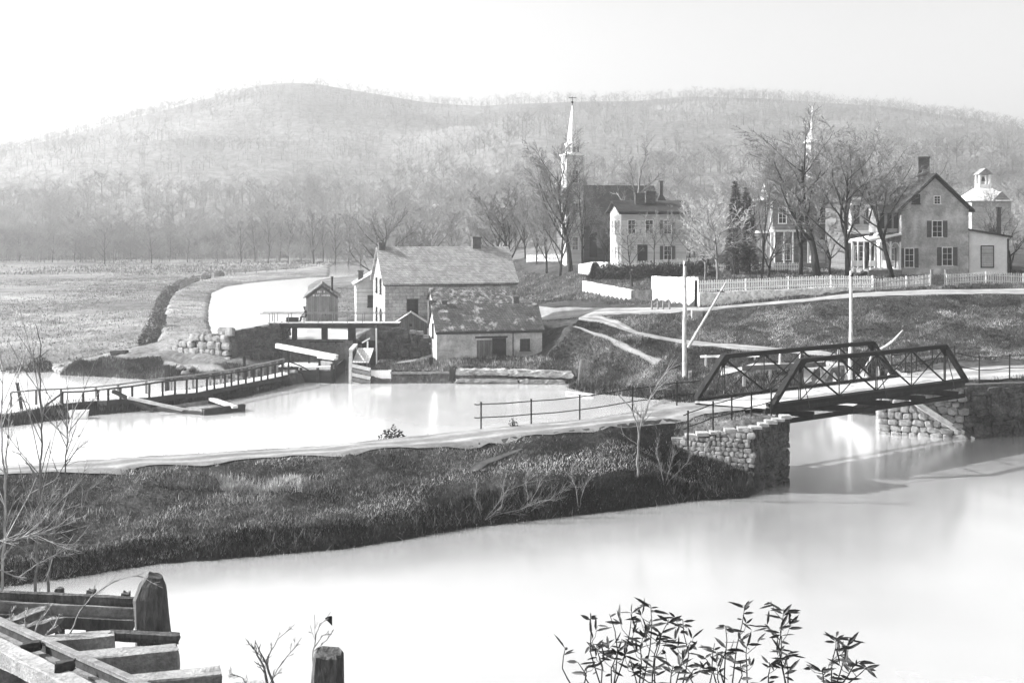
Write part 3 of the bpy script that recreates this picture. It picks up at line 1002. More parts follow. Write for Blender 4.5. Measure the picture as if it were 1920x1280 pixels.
# --- narrow lean-to building left of it
t = thing('lean_to_building', 'narrow grey boarded building with a single sloping roof behind the white mill end', 'outbuilding', at(668, 121.5, 3.0), R(10))
mb = MB()
mb.add([(0, 0, -1), (2.5, 0, -1), (2.5, 5, -1), (0, 5, -1), (0, 0, 4.5), (2.5, 0, 6.0), (2.5, 5, 6.0), (0, 5, 4.5)], [(3, 2, 1, 0), (4, 5, 6, 7), (0, 1, 5, 4), (1, 2, 6, 5), (2, 3, 7, 6), (3, 0, 4, 7)])
mb.build('wall', M['clapboard_mid'], t)
mb = MB()
mb.beam((-.3, 2.5, 4.45), (2.5, 2.5, 6.1), 5.5, .12)
rf = mb.build('roof', M['shingle'], t)
chimney(rf, .55, 2.2, 4.3, 5.75, .5, .5)
window(t, 'f', 1.25, 2.2, .6, 1.1, (2.5, 5), ('trim_dark', 'glass'))

# --- rear and front stone houses
t = thing('stone_house', 'stone house with a mottled shingle roof between the mill and the low workshop', 'house', at(819, 110.2, 1.9), R(14))
w, rf = gable(t, 7.6, 6, 3.5, 5.55, 'x', 'pale_stone_wall', 'shingle_mottled', .25, .14)
mb = MB(); mb.box(-.55, -.02, 1.2, 1.9, -1, 4.6); mb.build('chimney', M['brick'], t)
window(t, 'l', 2.6, 1.6, .6, 1.3, (7.6, 6), ('wood_dark', 'glass'))
t = thing('stone_workshop', 'low whitewashed workshop with a dark lichen spotted roof and a wide double door', 'workshop', at(819, 105.2, 1.5), R(13))
dm = (9.75, 4.5)
w, rf = gable(t, 9.75, 4.5, 2.7, 4.75, 'x', 'stucco', 'shingle_dark', .22, .13, trim='trim_dark')
chimney(rf, 1.1, 2.5, 4.3, 5.1, .5, .5)
chimney(rf, 7.9, 2.7, 4.3, 5.35, .55, .5)
window(t, 'f', 7.75, .75, .75, .95, dm, ('trim_dark', 'glass'), nx=3, ny=3)
window(t, 'l', 1.8, 1.9, .45, 1.2, dm, ('wood_dark', 'glass'))
d = MB(); d.box(3.65, 5.05, -.06, -.002, -.6, 1.75)
d2 = MB(); d2.box(5.08, 6.35, -.08, -.002, -.6, 1.9)
d.build('door', M['boards'], t); d2.build('door', M['wood_dark'], t)
mb = MB(); mb.box(3.5, 6.5, -.1, -.002, 1.93, 2.08); mb.build('lintel', M['wood_dark'], t)
mb = MB(); mb.tube([(7.0, -.06, -.5), (7.0, -.06, 2.6)], .045, 6); mb.build('drainpipe', M['iron'], t)

# --- small plank shed by the lock wall
t = thing('plank_shed', 'small weathered plank shed with a light plank roof beside the lock wall', 'shed', at(729, 112.3, 2.4), R(4))
w, rf = gable(t, 4.2, 3.4, 1.5, 2.85, 'y', 'boards', 'wood_pale', .25, .08)
mb = MB(); mb.box(1.95, 2.2, -.03, -.002, 1.55, 1.8); mb.build('vent_hole', M['trim_dark'], t)

# --- lock tender's shed
t = thing('lock_shed', 'dark vertical board shed with a ragged roof, stovepipe and faded lettering above the footbridge', 'shed', at(574, 125.5, 3.0), R(9))
w, rf = gable(t, 3.35, 5.5, 3.0, 4.25, 'y', 'boards', 'shingle_mottled', .3, .16, trim='wood_dark')
mb = MB(); mb.tube([(2.75, 1.2, 3.2), (2.75, 1.2, 5.0)], .11, 8); mb.tube([(2.75, 1.2, 5.0), (2.75, 1.2, 5.12)], .16, 8); mb.build('stovepipe', M['iron'], rf)
d = MB(); d.box(1.25, 2.15, -.04, -.002, 0, 1.95); dd = d.build('door', M['boards'], t)
mb = MB(); mb.box(2.0, 2.08, -.07, -.041, 1.0, 1.12); mb.build('handle', M['iron'], dd)
# two rows of faded pale lettering, too worn to read
lt = MB()
rnd = random.Random(4)
for z, xs in ((3.42, (1.2, 1.38, 1.56, 1.86)), (3.05, (.72, .9, 1.08, 1.3, 1.66, 1.84, 2.06, 2.24, 2.42))):
    for x in xs:
        lt.box(x, x + .035, -.022, -.003, z, z + .2)
        if rnd.random() < .7: lt.box(x + .036, x + .11, -.021, -.003, z + .15, z + .19)
        if rnd.random() < .6: lt.box(x + .036, x + .10, -.021, -.003, z + .01, z + .05)
        if rnd.random() < .5: lt.box(x + .085, x + .115, -.02, -.003, z + .052, z + .148)
lt.build('lettering', M['white_paint'], t)

# --- church
t = thing('church', 'white church with a tall tapering steeple and a dark roofed nave among bare trees', 'church', at(1062, 163, 7.8), R(14))
mb = MB()
mb.box(0, 2.5, 0, 2.5, -1, 15.6)
mb.build('tower', M['clapboard_white'], t)
mb = MB(); mb.box(-.2, 2.7, -.2, 2.7, 15.602, 15.85); mb.box(-.1, 2.6, -.1, 2.6, 9.3, 9.48); mb.build('cornice', M['white_paint'], t)
oc = lambda r: [(1.25 + r * math.cos(R(22.5 + 45 * k)), 1.25 + r * math.sin(R(22.5 + 45 * k))) for k in range(8)]
mb = MB(); mb.prism(oc(.98), 15.86, 17.1); mb.prism(oc(1.14), 17.102, 17.3); bf = mb.build('belfry', M['white_paint'], t)
lv = MB()
for k in range(8):
    an = R(45 * k)
    c = V(1.25 + .92 * math.cos(an), 1.25 + .92 * math.sin(an), 16.45)
    lv.beam(c - V(0, 0, .38), c + V(0, 0, .38), .34, .05, up=(math.cos(an), math.sin(an), 0))
lv.build('louvre', M['wood'], bf)
mb = MB()
base = oc(.86)
mb.add([(p[0], p[1], 17.31) for p in base] + [(1.25 + (p[0] - 1.25) * .06, 1.25 + (p[1] - 1.25) * .06, 22.7) for p in base], [(i, (i + 1) % 8, (i + 1) % 8 + 8, i + 8) for i in range(8)] + [tuple(range(8, 16))])
sp = mb.build('spire', M['white_paint'], t)
mb = MB(); mb.tube([(1.25, 1.25, 22.6), (1.25, 1.25, 23.9)], .035, 6); mb.tube([(1.25, 1.25, 22.95), (1.25, 1.25, 23.08), (1.25, 1.25, 23.2), (1.25, 1.25, 23.32)], [.03, .16, .16, .03], 8)
mb.beam((.75, 1.25, 23.75), (1.85, 1.25, 23.75), .05, .09); mb.build('weather_vane', M['iron'], sp)
for z in (2.5, 7.2, 11.8):
    window(t, 'f', .85, z, .8, 1.7, (2.5, 2.5), ('white_paint', 'glass'))
    window(t, 'l', .85, z, .8, 1.7, (2.5, 2.5), ('white_paint', 'glass'))
nv = MB()
L0, L1, Y0, Y1, he, hr = 2.0, 15.5, 2.6, 12.6, 6.4, 11.6
pr = [(Y0, -1), (Y0, he), ((Y0 + Y1) / 2, hr), (Y1, he), (Y1, -1)]
nv.add([(L0, y, z) for y, z in pr] + [(L1, y, z) for y, z in pr], [(0, 1, 2, 3, 4), (9, 8, 7, 6, 5), (0, 5, 6, 1), (1, 6, 7, 2), (2, 7, 8, 3), (3, 8, 9, 4), (4, 9, 5, 0)])
nv.build('nave', M['clapboard_dark'], t)
rb = MB()
ym = (Y0 + Y1) / 2
for s in (-1, 1):
    rb.beam(((L0 + L1) / 2, ym + s * 5.4, he - .35), ((L0 + L1) / 2, ym, hr + .12), L1 - L0 + .6, .16)
rb.build('roof', M['roof_dark'], t)
for k in range(4):
    mb = MB(); x = 4.2 + k * 3.0
    mb.box(x, x + 1.1, Y0 - .05, Y0 - .002, 1.4, 4.9)
    mb.build('nave_window', M['glass'], t)

# --- pale two storey house
t = thing('pale_house', 'pale two storey house with a dark cornice, twin block chimneys and a white sunlit end', 'house', at(1165, 150, 8.2), R(7))
dm = (8.5, 7.0)
w, rf = gable(t, 8.5, 7, 7.25, 8.5, 'x', 'clapboard_white', 'roof_dark', .62, .2, trim='trim_dark')
chimney(rf, 2.9, 2.2, 7.6, 9.5, 1.25, .7); chimney(rf, 4.4, 2.6, 7.8, 9.75, 1.25, .7)
c = chimney(rf, 6.3, 4.4, 8.0, 11.2, .42, .42)
mb = MB(); mb.add([(5.4, 3.6, 8.2), (7.2, 3.6, 8.2), (7.2, 5.2, 8.2), (5.4, 5.2, 8.2), (6.1, 4.2, 9.5), (6.5, 4.2, 9.5), (6.5, 4.6, 9.5), (6.1, 4.6, 9.5)], [(0, 1, 5, 4), (1, 2, 6, 5), (2, 3, 7, 6), (3, 0, 4, 7)]); mb.build('chimney_hood', M['roof_dark'], c)
for u, z in ((.9, 4.4), (3.2, 4.4), (5.6, 4.4), (5.6, 1.1)):
    window(t, 'f', u, z, .9, 1.7, dm, ('white_paint', 'glass'), shutters=u > 5)
mb = MB(); mb.box(2.1, 3.4, -.07, -.002, .1, 3.0); mb.build('door', M['wood_dark'], t)
for u, z in ((1.0, 4.5), (3.0, 4.5), (5.0, 4.5), (1.0, 1.1), (3.0, 1.1), (5.0, 1.1)):
    window(t, 'l', u, z, .75, 1.6, dm, ('white_paint', 'glass'))

# --- victorian house with a pointed front bay
t = thing('gabled_house', 'tall grey gabled house with white corner boards and porch behind the biggest tree', 'house', at(1447, 148, 8.35), R(2))
dm = (8.4, 6.6)
w, rf = gable(t, 8.4, 6.6, 8.65, 11.3, 'x', 'clapboard_dark', 'shingle_mottled', .4, .16, trim='white_paint')
mb = MB()
for x in (0, 8.4):
    mb.box(x - .12, x + .12, -.1, .12, -1, 8.3)
mb.build('corner_board', M['white_paint'], t)
mb = MB(); mb.add([(-.07, .1, 8.9), (-.07, 3.3, 8.9), (-.07, 6.5, 8.9), (-.07, 3.3, 11.1), (-.03, .1, 8.9), (-.03, 6.5, 8.9), (-.03, 3.3, 11.1)], [(0, 2, 3), (4, 6, 5), (0, 4, 5, 2), (0, 3, 6, 4), (2, 5, 6, 3)]); mb.build('gable_panel', M['white_paint'], t)
mb = MB(); mb.box(-.9, -.02, -.1, 6.7, 8.55, 8.75); mb.box(-.75, -.02, .2, 6.4, 4.35, 4.6); mb.build('bay_cornice', M['white_paint'], t)
pr_ = MB(); pr_.box(-.3, 4.3, -2.0, -.03, 4.5, 4.75); pr = pr_.build('porch_roof', M['white_paint'], t)
for x in (-.1, 1.1, 2.2, 3.3, 4.1):
    c = MB(); c.tube([(x, -1.8, .6), (x, -1.8, 4.5)], .11, 8); c.build('column', M['white_paint'], pr)
mb = MB(); mb.box(-.3, 8.2, -2.1, -.03, -.9, .6); mb.build('porch_floor', M['wood'], t)
mb = MB(); mb.box(4.6, 6.5, -1.2, -.03, .62, 3.5); mb.build('porch_screen', M['clapboard_mid'], t)
for u, z in ((.9, 5.6), (3.2, 5.6), (6.2, 5.6), (1.4, 1.0), (6.9, 1.0)):
    window(t, 'f', u, z, .9, 1.9, dm, ('white_paint', 'glass'))
for z in (1.2, 5.6):
    window(t, 'l', 2.6, z, 1.0, 2.0, dm, ('white_paint', 'glass'))

# --- slender turret beyond it
t = thing('turret_tower', 'slender pale turret with a needle roof rising behind the biggest bare tree', 'tower', at(1523, 185, 8.8), 0)
oc = lambda r: [(r * math.cos(R(22.5 + 45 * k)), r * math.sin(R(22.5 + 45 * k))) for k in range(8)]
mb = MB(); mb.prism(oc(1.0), -1, 17.9); mb.build('shaft', M['clapboard_mid'], t)
mb = MB(); mb.prism(oc(1.35), 17.9, 18.2); mb.prism(oc(1.12), 9.0, 9.2); mb.build('cornice', M['white_paint'], t)
mb = MB(); b = oc(1.15)
mb.add([(p[0], p[1], 18.21) for p in b] + [(p[0] * .3, p[1] * .3, 20.0) for p in b] + [(p[0] * .06, p[1] * .06, 22.3) for p in b], [(i + 8 * j, (i + 1) % 8 + 8 * j, (i + 1) % 8 + 8 + 8 * j, i + 8 + 8 * j) for j in range(2) for i in range(8)] + [tuple(range(16, 24))])
s = mb.build('spire', M['roof_pale'], t)
mb = MB(); mb.tube([(0, 0, 22.2), (0, 0, 22.6), (0, 0, 22.75), (0, 0, 22.9), (0, 0, 23.8)], [.06, .06, .18, .06, .03], 8); mb.build('finial', M['white_paint'], s)

# --- house with white bay sills between the gabled house and the stucco house
t = thing('bay_window_house', 'dark gabled house with white cornice and bay sill beside the stucco house', 'house', at(1588, 139, 8.2), R(3))
dm = (5.6, 8)
w, rf = gable(t, 5.6, 8, 8.6, 11.4, 'y', 'clapboard_dark', 'roof_dark', .35, .16, trim='wood')
mb = MB(); mb.box(-.3, 4.4, -1.2, -.03, 8.5, 8.8); mb.build('cornice', M['white_paint'], t)
b_ = MB(); b_.box(.2, 3.6, -1.0, -.03, 4.9, 8.49); bay = b_.build('bay', M['clapboard_mid'], t)
mb = MB(); mb.box(0, 3.8, -1.25, -.03, 4.45, 4.89); mb.build('bay_sill', M['white_paint'], bay)
for u in (.45, 1.65, 2.75):
    mb = MB(); mb.box(u, u + .7, -1.04, -1.002, 5.6, 7.8); mb.build('bay_window', M['glass'], bay)
p_ = MB(); p_.box(-.3, 4.2, -2.3, -1.3, 3.4, 3.7); pr = p_.build('porch_roof', M['wood'], t)
for x in (0, 1.3, 2.6, 3.9):
    c = MB(); c.tube([(x, -2.1, .5), (x, -2.1, 3.4)], .1, 8); c.build('column', M['white_paint'], pr)
mb = MB(); mb.box(-.3, 4.2, -2.4, -.03, -1, .5); mb.build('porch_floor', M['wood'], t)
mb = MB(); mb.box(-.3, 4.2, -2.38, -2.3, .7, 1.35); mb.build('porch_railing', M['white_paint'], t)
window(t, 'f', 1.0, 1.0, .9, 2.0, dm, ('white_paint', 'glass'))

# --- stucco gabled house with porches and a white wing
t = thing('stucco_house', 'mottled stucco house with a great square chimney, side porch and a white wing', 'house', at(1690, 128, 8.1), 0)
dm = (7.35, 9)
w, rf = gable(t, 7.35, 9, 7.5, 11.0, 'y', 'stucco', 'roof_dark', .55, .22, trim='trim_dark')
chimney(rf, 3.2, 2.6, 10.2, 13.0, 1.25, 1.0); chimney(rf, 1.35, 5.0, 8.8, 12.1, .42, .42)
window(t, 'f', 1.2, 7.9, .75, .95, dm, ('trim_dark', 'glass')); window(t, 'f', 3.6, 7.9, .6, .8, dm, ('white_paint', 'glass'))
window(t, 'f', 3.4, 4.3, 1.0, 1.7, dm, ('white_paint', 'glass'), True)
window(t, 'f', 4.5, 1.2, 1.0, 1.9, dm, ('white_paint', 'glass'), True)
window(t, 'f', .4, 1.0, .9, 2.0, dm, ('white_paint', 'glass'), True)
window(t, 'l', 1.4, 4.6, .9, 1.7, dm, ('white_paint', 'glass'), True); window(t, 'l', 4.6, 4.6, .9, 1.7, dm, ('white_paint', 'glass'), True)
window(t, 'l', 2.2, .9, .9, 2.1, dm, ('white_paint', 'glass'), True)
p_ = MB(); p_.add([(-3.6, -.3, 3.75), (-.02, -.3, 4.5), (-.02, 7, 4.5), (-3.6, 7, 3.75), (-3.6, -.3, 3.95), (-.02, -.3, 4.7), (-.02, 7, 4.7), (-3.6, 7, 3.95)], [(3, 2, 1, 0), (4, 5, 6, 7), (0, 1, 5, 4), (1, 2, 6, 5), (2, 3, 7, 6), (3, 0, 4, 7)])
pr = p_.build('porch_roof', M['white_paint'], t)
for x in (-3.4, -2.3, -1.2, -.15):
    c = MB(); c.tube([(x, -.1, .7), (x, -.1, 3.75)], .1, 8); c.build('column', M['white_paint'], pr)
for y in (2.2, 4.5, 6.8):
    c = MB(); c.tube([(-3.4, y, .7), (-3.4, y, 3.72)], .1, 8); c.build('column', M['white_paint'], pr)
br = MB()
for x0, x1 in ((-3.3, -2.4), (-2.2, -1.3), (-1.1, -.25)):
    br.tube([(x0, -.1, 3.2), (x0 + .15, -.1, 3.55), ((x0 + x1) / 2, -.1, 3.68), (x1 - .15, -.1, 3.55), (x1, -.1, 3.2)], .05, 5)
br.build('bracket', M['white_paint'], pr)
mb = MB(); mb.box(-3.7, -.02, -.35, 7, -1, .68); mb.build('porch_floor', M['wood'], t)
mb = MB(); mb.box(-2.2, -.02, 1.0, 4.5, 4.75, 7.6); u_ = mb.build('upper_bay', M['clapboard_grey'], t)
for x in (-2.0, -1.2, -.5):
    mb = MB(); mb.box(x, x + .45, .95, .998, 5.2, 6.9); mb.build('bay_window', M['glass'], u_)
mb = MB(); mb.box(-2.5, -.02, .7, 4.8, 7.61, 7.85); mb.build('bay_cornice', M['wood'], u_)
st = MB()
for k in range(4):
    st.box(-5.3 + k * .4, -3.72, -.2, 1.2, -1 if k == 0 else .0 + .17 * (k - 1) + .002, .17 * k)
st.build('steps', M['wood_dark'], t)
# the wing on the right
wv = MB()
wv.add([(7.36, .4, -1), (11.85, .4, -1), (11.85, 5, -1), (7.36, 5, -1), (7.36, .4, 5.0), (11.85, .4, 4.25), (11.85, 5, 4.25), (7.36, 5, 5.0)], [(3, 2, 1, 0), (4, 5, 6, 7), (0, 1, 5, 4), (1, 2, 6, 5), (2, 3, 7, 6), (3, 0, 4, 7)])
wg = wv.build('wing', M['white_paint'], t)
mb = MB(); mb.beam((7.3, 2.7, 5.12), (12.15, 2.7, 4.3), 5.4, .18); mb.build('wing_roof', M['roof_dark'], wg)
mb = MB(); mb.box(7.37, 7.52, .33, .398, .2, 4.85); mb.box(11.72, 11.88, .33, .398, .2, 4.1); mb.box(7.3, 11.9, .3, .396, -.02, .18); mb.build('corner_board', M['trim_dark'], wg)
mb = MB(); mb.box(7.3, 11.9, .28, .39, -1, -.03); mb.build('foundation', M['stone_block'], wg)
mb = MB(); mb.box(8.9, 10.15, .33, .399, 1.0, 3.25); sh = mb.build('closed_shutter', M['clapboard_mid'], wg)
mb = MB(); mb.box(8.8, 8.897, .31, .399, .9, 3.35); mb.box(10.153, 10.25, .31, .399, .9, 3.35); mb.box(8.897, 10.153, .31, .399, 3.253, 3.35); mb.box(8.897, 10.153, .31, .399, .9, .997); mb.build('shutter_frame', M['trim_dark'], sh)
chimney(wg, 11.3, 1.6, 4.2, 7.4, .36, .36)

# --- building with a cupola far right
t = thing('cupola_building', 'pale building with a white roof and open cupola behind the stucco house', 'building', at(1822, 196, 9.2), 0)
mb = MB(); mb.box(0, 6.6, 0, 7, -1, 8.6); mb.build('wall', M['clapboard_mid'], t)
mb = MB(); e = .5
mb.add([(-e, -e, 8.602), (6.6 + e, -e, 8.602), (6.6 + e, 7 + e, 8.602), (-e, 7 + e, 8.602), (2.2, 2.6, 10.9), (4.4, 2.6, 10.9), (4.4, 4.4, 10.9), (2.2, 4.4, 10.9)], [(3, 2, 1, 0), (4, 5, 6, 7), (0, 1, 5, 4), (1, 2, 6, 5), (2, 3, 7, 6), (3, 0, 4, 7)])
mb.build('roof', M['roof_pale'], t)
mb = MB(); mb.add([(3.4, -.3, 8.7), (6.4, -.3, 8.7), (4.9, -.3, 10.2), (3.4, 2.5, 8.7), (6.4, 2.5, 8.7), (4.9, 2.5, 10.2)], [(0, 1, 2), (5, 4, 3), (0, 3, 4, 1), (1, 4, 5, 2), (2, 5, 3, 0)]); mb.build('dormer', M['clapboard_grey'], t)
mb = MB()
for x in (2.45, 4.15):
    for y in (2.75, 4.25):
        mb.box(x - .16, x + .16, y - .16, y + .16, 10.9, 13.1)
mb.box(2.3, 4.3, 2.6, 4.4, 10.902, 11.5)
cu = mb.build('cupola', M['white_paint'], t)
mb = MB(); mb.add([(2.0, 2.3, 13.1), (4.6, 2.3, 13.1), (4.6, 4.7, 13.1), (2.0, 4.7, 13.1), (3.3, 2.3, 14.2), (3.3, 4.7, 14.2)], [(3, 2, 1, 0), (0, 1, 4), (2, 3, 5), (1, 2, 5, 4), (3, 0, 4, 5)]); mb.build('cupola_roof', M['wood'], cu)
mb = MB(); mb.tube([(3.3, 3.5, 12.0), (3.3, 3.5, 12.3), (3.3, 3.5, 12.8)], [.42, .3, .08], 8); mb.build('bell', M['iron'], cu)

# --- far white house on the hillside
hx, hy = -30.5, 450.0
t = thing('hillside_house', 'tiny white gabled house alone on the wooded hillside', 'house', (hx, hy, float(hill_z(np.array(hx), np.array(hy)))), R(20))
w, rf = gable(t, 4.4, 6, 4.2, 6.3, 'y', 'white_paint', 'roof_pale', .3, .15, sink=4)
window(t, 'f', 1.8, 2.2, .8, 1.3, (4.4, 6))

# ================================================================ walls, fences
def wall(name, label, cat, pts, h, th, m, sink=1.0, group=None, zs=None):
    """a free standing wall along world points; height per point"""
    mb = MB()
    q = resample([(p[0], p[1], hh) for p, hh in zip(pts, h)], 1.2)
    rnd = random.Random(len(pts) * 7 + int(pts[0][0]))
    fr, bk = [], []
    zq = [p.z for p in resample([(p[0], p[1], z) for p, z in zip(pts, zs)], 1.2)] if zs else None
    for i, p in enumerate(q):
        a, b = q[max(0, i - 1)], q[min(len(q) - 1, i + 1)]
        n = V(-(b - a).y, (b - a).x, 0).normalized()
        g = zq[i] if zs else float(hgt(p.x, p.y, True))
        fr.append((p.x, p.y, g - sink, g + p.z + rnd.uniform(-.05, .05)))
        bk.append((p.x + n.x * th, p.y + n.y * th))
    vs, fs = [], []
    for f, b in zip(fr, bk):
        vs += [(f[0], f[1], f[2]), (f[0], f[1], f[3]), (b[0], b[1], f[3]), (b[0], b[1], f[2])]
    for i in range(len(q) - 1):
        k = i * 4
        fs += [(k, k + 4, k + 5, k + 1), (k + 1, k + 5, k + 6, k + 2), (k + 2, k + 6, k + 7, k + 3)]
    n = len(vs) - 4
    fs += [(0, 1, 2, 3), (n + 3, n + 2, n + 1, n)]
    mb.add(vs, fs)
    return mb.build(name, M[m], None, False, label, cat, group)

w1 = [PZ(*p)[:2] for p in W1P]
wall('whitewashed_wall', 'low whitewashed garden wall left of the shaded stone return, below the cone shaped evergreen', 'wall', w1, (1.45, 1.35, 1.25), .4, 'whitewash', zs=(5.6, 5.55, 5.5))
w2 = [PZ(1183.6, 565, 5.5)[:2], PZ(1222, 566, 5.6)[:2]]
wall('stone_wall', 'short shaded rubble wall joining the two whitewashed garden walls', 'wall', [(w2[0][0], w2[0][1] + .1), (w2[1][0], w2[1][1] + .1)], (1.1, 1.3), .45, 'stone_shaded', zs=(5.5, 5.6))  # shadow side of the garden wall, its shade put into the stone colour
w3 = [PZ(*p)[:2] for p in W3P]
wall('whitewashed_wall', 'tall whitewashed corner wall with a board fence on top, by the telegraph pole', 'wall', w3, (1.35, 1.35, 1.3), .45, 'whitewash', zs=(5.6, 5.8, 5.98))
w4 = [PZ(*p)[:2] for p in ((1311, 573.5, 6.02), (1400, 566, 6.35), (1480, 559, 6.7), (1560, 551.5, 7.05), (1638, 545, 7.35))]
wall('rubble_wall', 'pale crumbling rubble wall under the long picket fence', 'wall', w4, (1.3, 1.0, .75, .5, .25), .45, 'rubble_lit')
wh = [at(1084, 147, 0)[:2], at(1112, 145.5, 0)[:2], at(1139, 143, 0)[:2]]
wall('whitewashed_wall', 'curved whitewashed wall segment at the foot of the church tree', 'wall', wh, (1.1, 1.7, 1.9), .5, 'whitewash')

def board_fence(name, label, pts, z0, h, m, cat='fence'):
    t = thing(name, label, cat, (pts[0][0], pts[0][1], 0))
    o = V(pts[0][0], pts[0][1], 0)
    mb, pb = MB(), MB()
    for (a, b, za, zb) in zip(pts[:-1], pts[1:], z0[:-1], z0[1:]):
        A, B = V(a[0], a[1], za) - o, V(b[0], b[1], zb) - o
        n = int((B - A).length / .24)
        for k in range(n):
            p, q = A.lerp(B, k / n), A.lerp(B, (k + .93) / n)
            rr = random.Random(k + int(a[0] * 10)).uniform(-.04, .03)
            mb.beam(p.lerp(q, .5), p.lerp(q, .5) + V(0, 0, h + rr), (q - p).length, .04, up=V(-(B - A).y, (B - A).x, 0).normalized())
        for k in range(0, int((B - A).length / 2.4) + 1):
            p = A.lerp(B, min(1, k * 2.4 / (B - A).length))
            pb.beam(p + V(0, .1, -.4), p + V(0, .1, h - .1), .12, .12)
    mb.build('panel', M[m], t)
    pb.build('post', M[m], t)
    return t
zz = [5.6, 5.8, 5.98]
board_fence('board_fence', 'white close board fence standing on the whitewashed corner wall', [(p[0], p[1] + .22) for p in w3], [z + 1.36 for z in zz], 1.35, 'whitewash')

def picket_fence(label, pts, zs, h, m='white_paint', sp=.17, group=None, rails=2, tone=None):
    t = thing('picket_fence', label, 'fence', (pts[0][0], pts[0][1], zs[0]), 0, group)
    o = V(pts[0][0], pts[0][1], zs[0])
    q = resample([(p[0], p[1], z) for p, z in zip(pts, zs)], sp)
    mb = MB()
    rnd = random.Random(int(pts[0][0] * 13))
    for i, p in enumerate(q[:-1]):
        d = (q[i + 1] - p)
        n = V(-d.y, d.x, 0).normalized()
        hh = h + rnd.uniform(-.05, .04)
        c = p - o
        lean = V(rnd.uniform(-.02, .02), 0, 0)
        mb.beam(c + V(0, 0, .06), c + lean + V(0, 0, hh - .1), .085, .022, up=n)
        mb.beam(c + lean + V(0, 0, hh - .1), c + lean + V(0, 0, hh), .085, .022, up=n, w1=.01)
    mb.build('pickets', M[m], t)
    q2 = resample([(p[0], p[1], z) for p, z in zip(pts, zs)], 2.5)
    for z in (.28, h * .72)[:rails]:
        mb = MB()
        for a, b in zip(q2[:-1], q2[1:]):
            mb.beam(a - o + V(0, .035, z), b - o + V(0, .035, z), .035, .08)
        mb.build('rail', M[m], t)
    for p in q2:
        mb = MB()
        mb.beam(p - o + V(0, .13, -.5), p - o + V(0, .13, h + .03), .1, .1)
        mb.build('post', M[m], t)
    return t
z4 = [hz(*p) + a for p, a in zip(w4, (1.3, 1.0, .75, .5, .25))]
picket_fence('long white picket fence along the top of the rubble wall', [(p[0], p[1] + .2) for p in w4], z4, 1.15)
f5 = [PZ(*p)[:2] for p in ((1639, 545.5, 7.33), (1700, 540, 7.55), (1744, 536.5, 7.68))]
picket_fence('pale picket fence left of the garden gate in front of the stucco house', f5, [hz(*p) for p in f5], 1.15, 'wood_pale')
f6 = [PZ(*p)[:2] for p in ((1776, 535.5, 7.72), (1850, 533.5, 7.8), (1920, 532.5, 7.85), (2050, 532, 7.87))]
picket_fence('pale picket fence right of the garden gate below the white wing', f6, [hz(*p) for p in f6], 1.15, 'wood_pale')
g0, g1 = PZ(1747, 536, 7.68), PZ(1773, 535.5, 7.7)
t = thing('garden_gate', 'small picket gate between two square posts before the stucco house', 'gate', (g0[0], g0[1], hz(g0[0], g0[1])))
for x in (0, g1[0] - g0[0]):
    mb = MB(); mb.box(x - .11, x + .11, -.11, .11, -.3, 1.45); mb.box(x - .15, x + .15, -.15, .15, 1.452, 1.52); mb.build('post', M['wood'], t)
mb = MB()
for k in range(8):
    x = .2 + k * (g1[0] - g0[0] - .4) / 7
    mb.box(x - .035, x + .035, -.012, .012, .1, 1.05)
for z in (.25, .8):
    mb.box(.12, g1[0] - g0[0] - .12, .013, .04, z, z + .08)
mb.build('leaf', M['wood'], t)
f7 = [at(1150, 147, 0)[:2], at(1230, 147.5, 0)[:2], at(1312, 148, 0)[:2]]
picket_fence('white picket fence in front of the pale house', f7, [hz(*p) for p in f7], 1.3, sp=.2)
f8 = [at(1328, 140, 0)[:2], at(1425, 139, 0)[:2], at(1500, 138.5, 0)[:2]]
picket_fence('low white picket fence before the porch of the gabled house', f8, [hz(*p) for p in f8], 1.0, 'white_paint', .2)
f9 = [at(988, 172, 0)[:2], at(1055, 168, 0)[:2]]
picket_fence('pale picket fence under the trees left of the church', f9, [hz(*p) for p in f9], 1.2, 'white_paint', .22)

def pipe_fence(label, pts, hs, m='iron', name='pipe_railing', heights=(.62, 1.3), r=.028, pr=.045, ext0=None, ext1=None, sag=0.0):
    """posts at the given ground points; rails through them"""
    o = V(pts[0])
    t = thing(name, label, 'railing', tuple(o))
    P = [V(p) - o for p in pts]
    for p, h in zip(P, hs):
        mb = MB(); mb.tube([p + V(0, 0, -.5), p + V(0, 0, h + .06)], pr, 6)
        mb.tube([p + V(0, 0, h + .06), p + V(0, 0, h + .12)], pr * 1.35, 6)
        mb.build('post', M[m], t)
    Q = ([V(ext0) - o] if ext0 else []) + P + ([V(ext1) - o] if ext1 else [])
    H = ([hs[0]] if ext0 else []) + list(hs) + ([hs[-1]] if ext1 else [])
    for f in heights:
        pts2 = []
        for i, (p, h) in enumerate(zip(Q, H)):
            pts2.append(p + V(0, -.0, f / heights[-1] * h))
            if i < len(Q) - 1:
                pts2.append((p + Q[i + 1]) / 2 + V(0, 0, f / heights[-1] * (h + H[i + 1]) / 2 - .03))
        mb = MB(); mb.tube(pts2, r, 6)
        mb.build('rail', M[m], t)
    return t
pf = [PZ(902, 803, 3.0), PZ(996, 794, 3.08), PZ(1087, 786, 3.18), PZ(1186, 771, 3.35), PZ(1269, 760, 3.55)]
pf = [(p[0], p[1], hz(p[0], p[1])) for p in pf]
pipe_fence('long two rail iron railing along the pond side of the causeway road', pf, [1.32] * 5, ext0=(pf[0][0] - .35, pf[0][1], pf[0][2]), ext1=(10.6, 66.2, 3.5))
pn = [at(1290, 60.2, 2.6), at(1337, 61.0, 2.95), at(1372, 61.6, 3.1), at(1409, 62.3, 3.3), at(1446, 63.2, 3.45)]
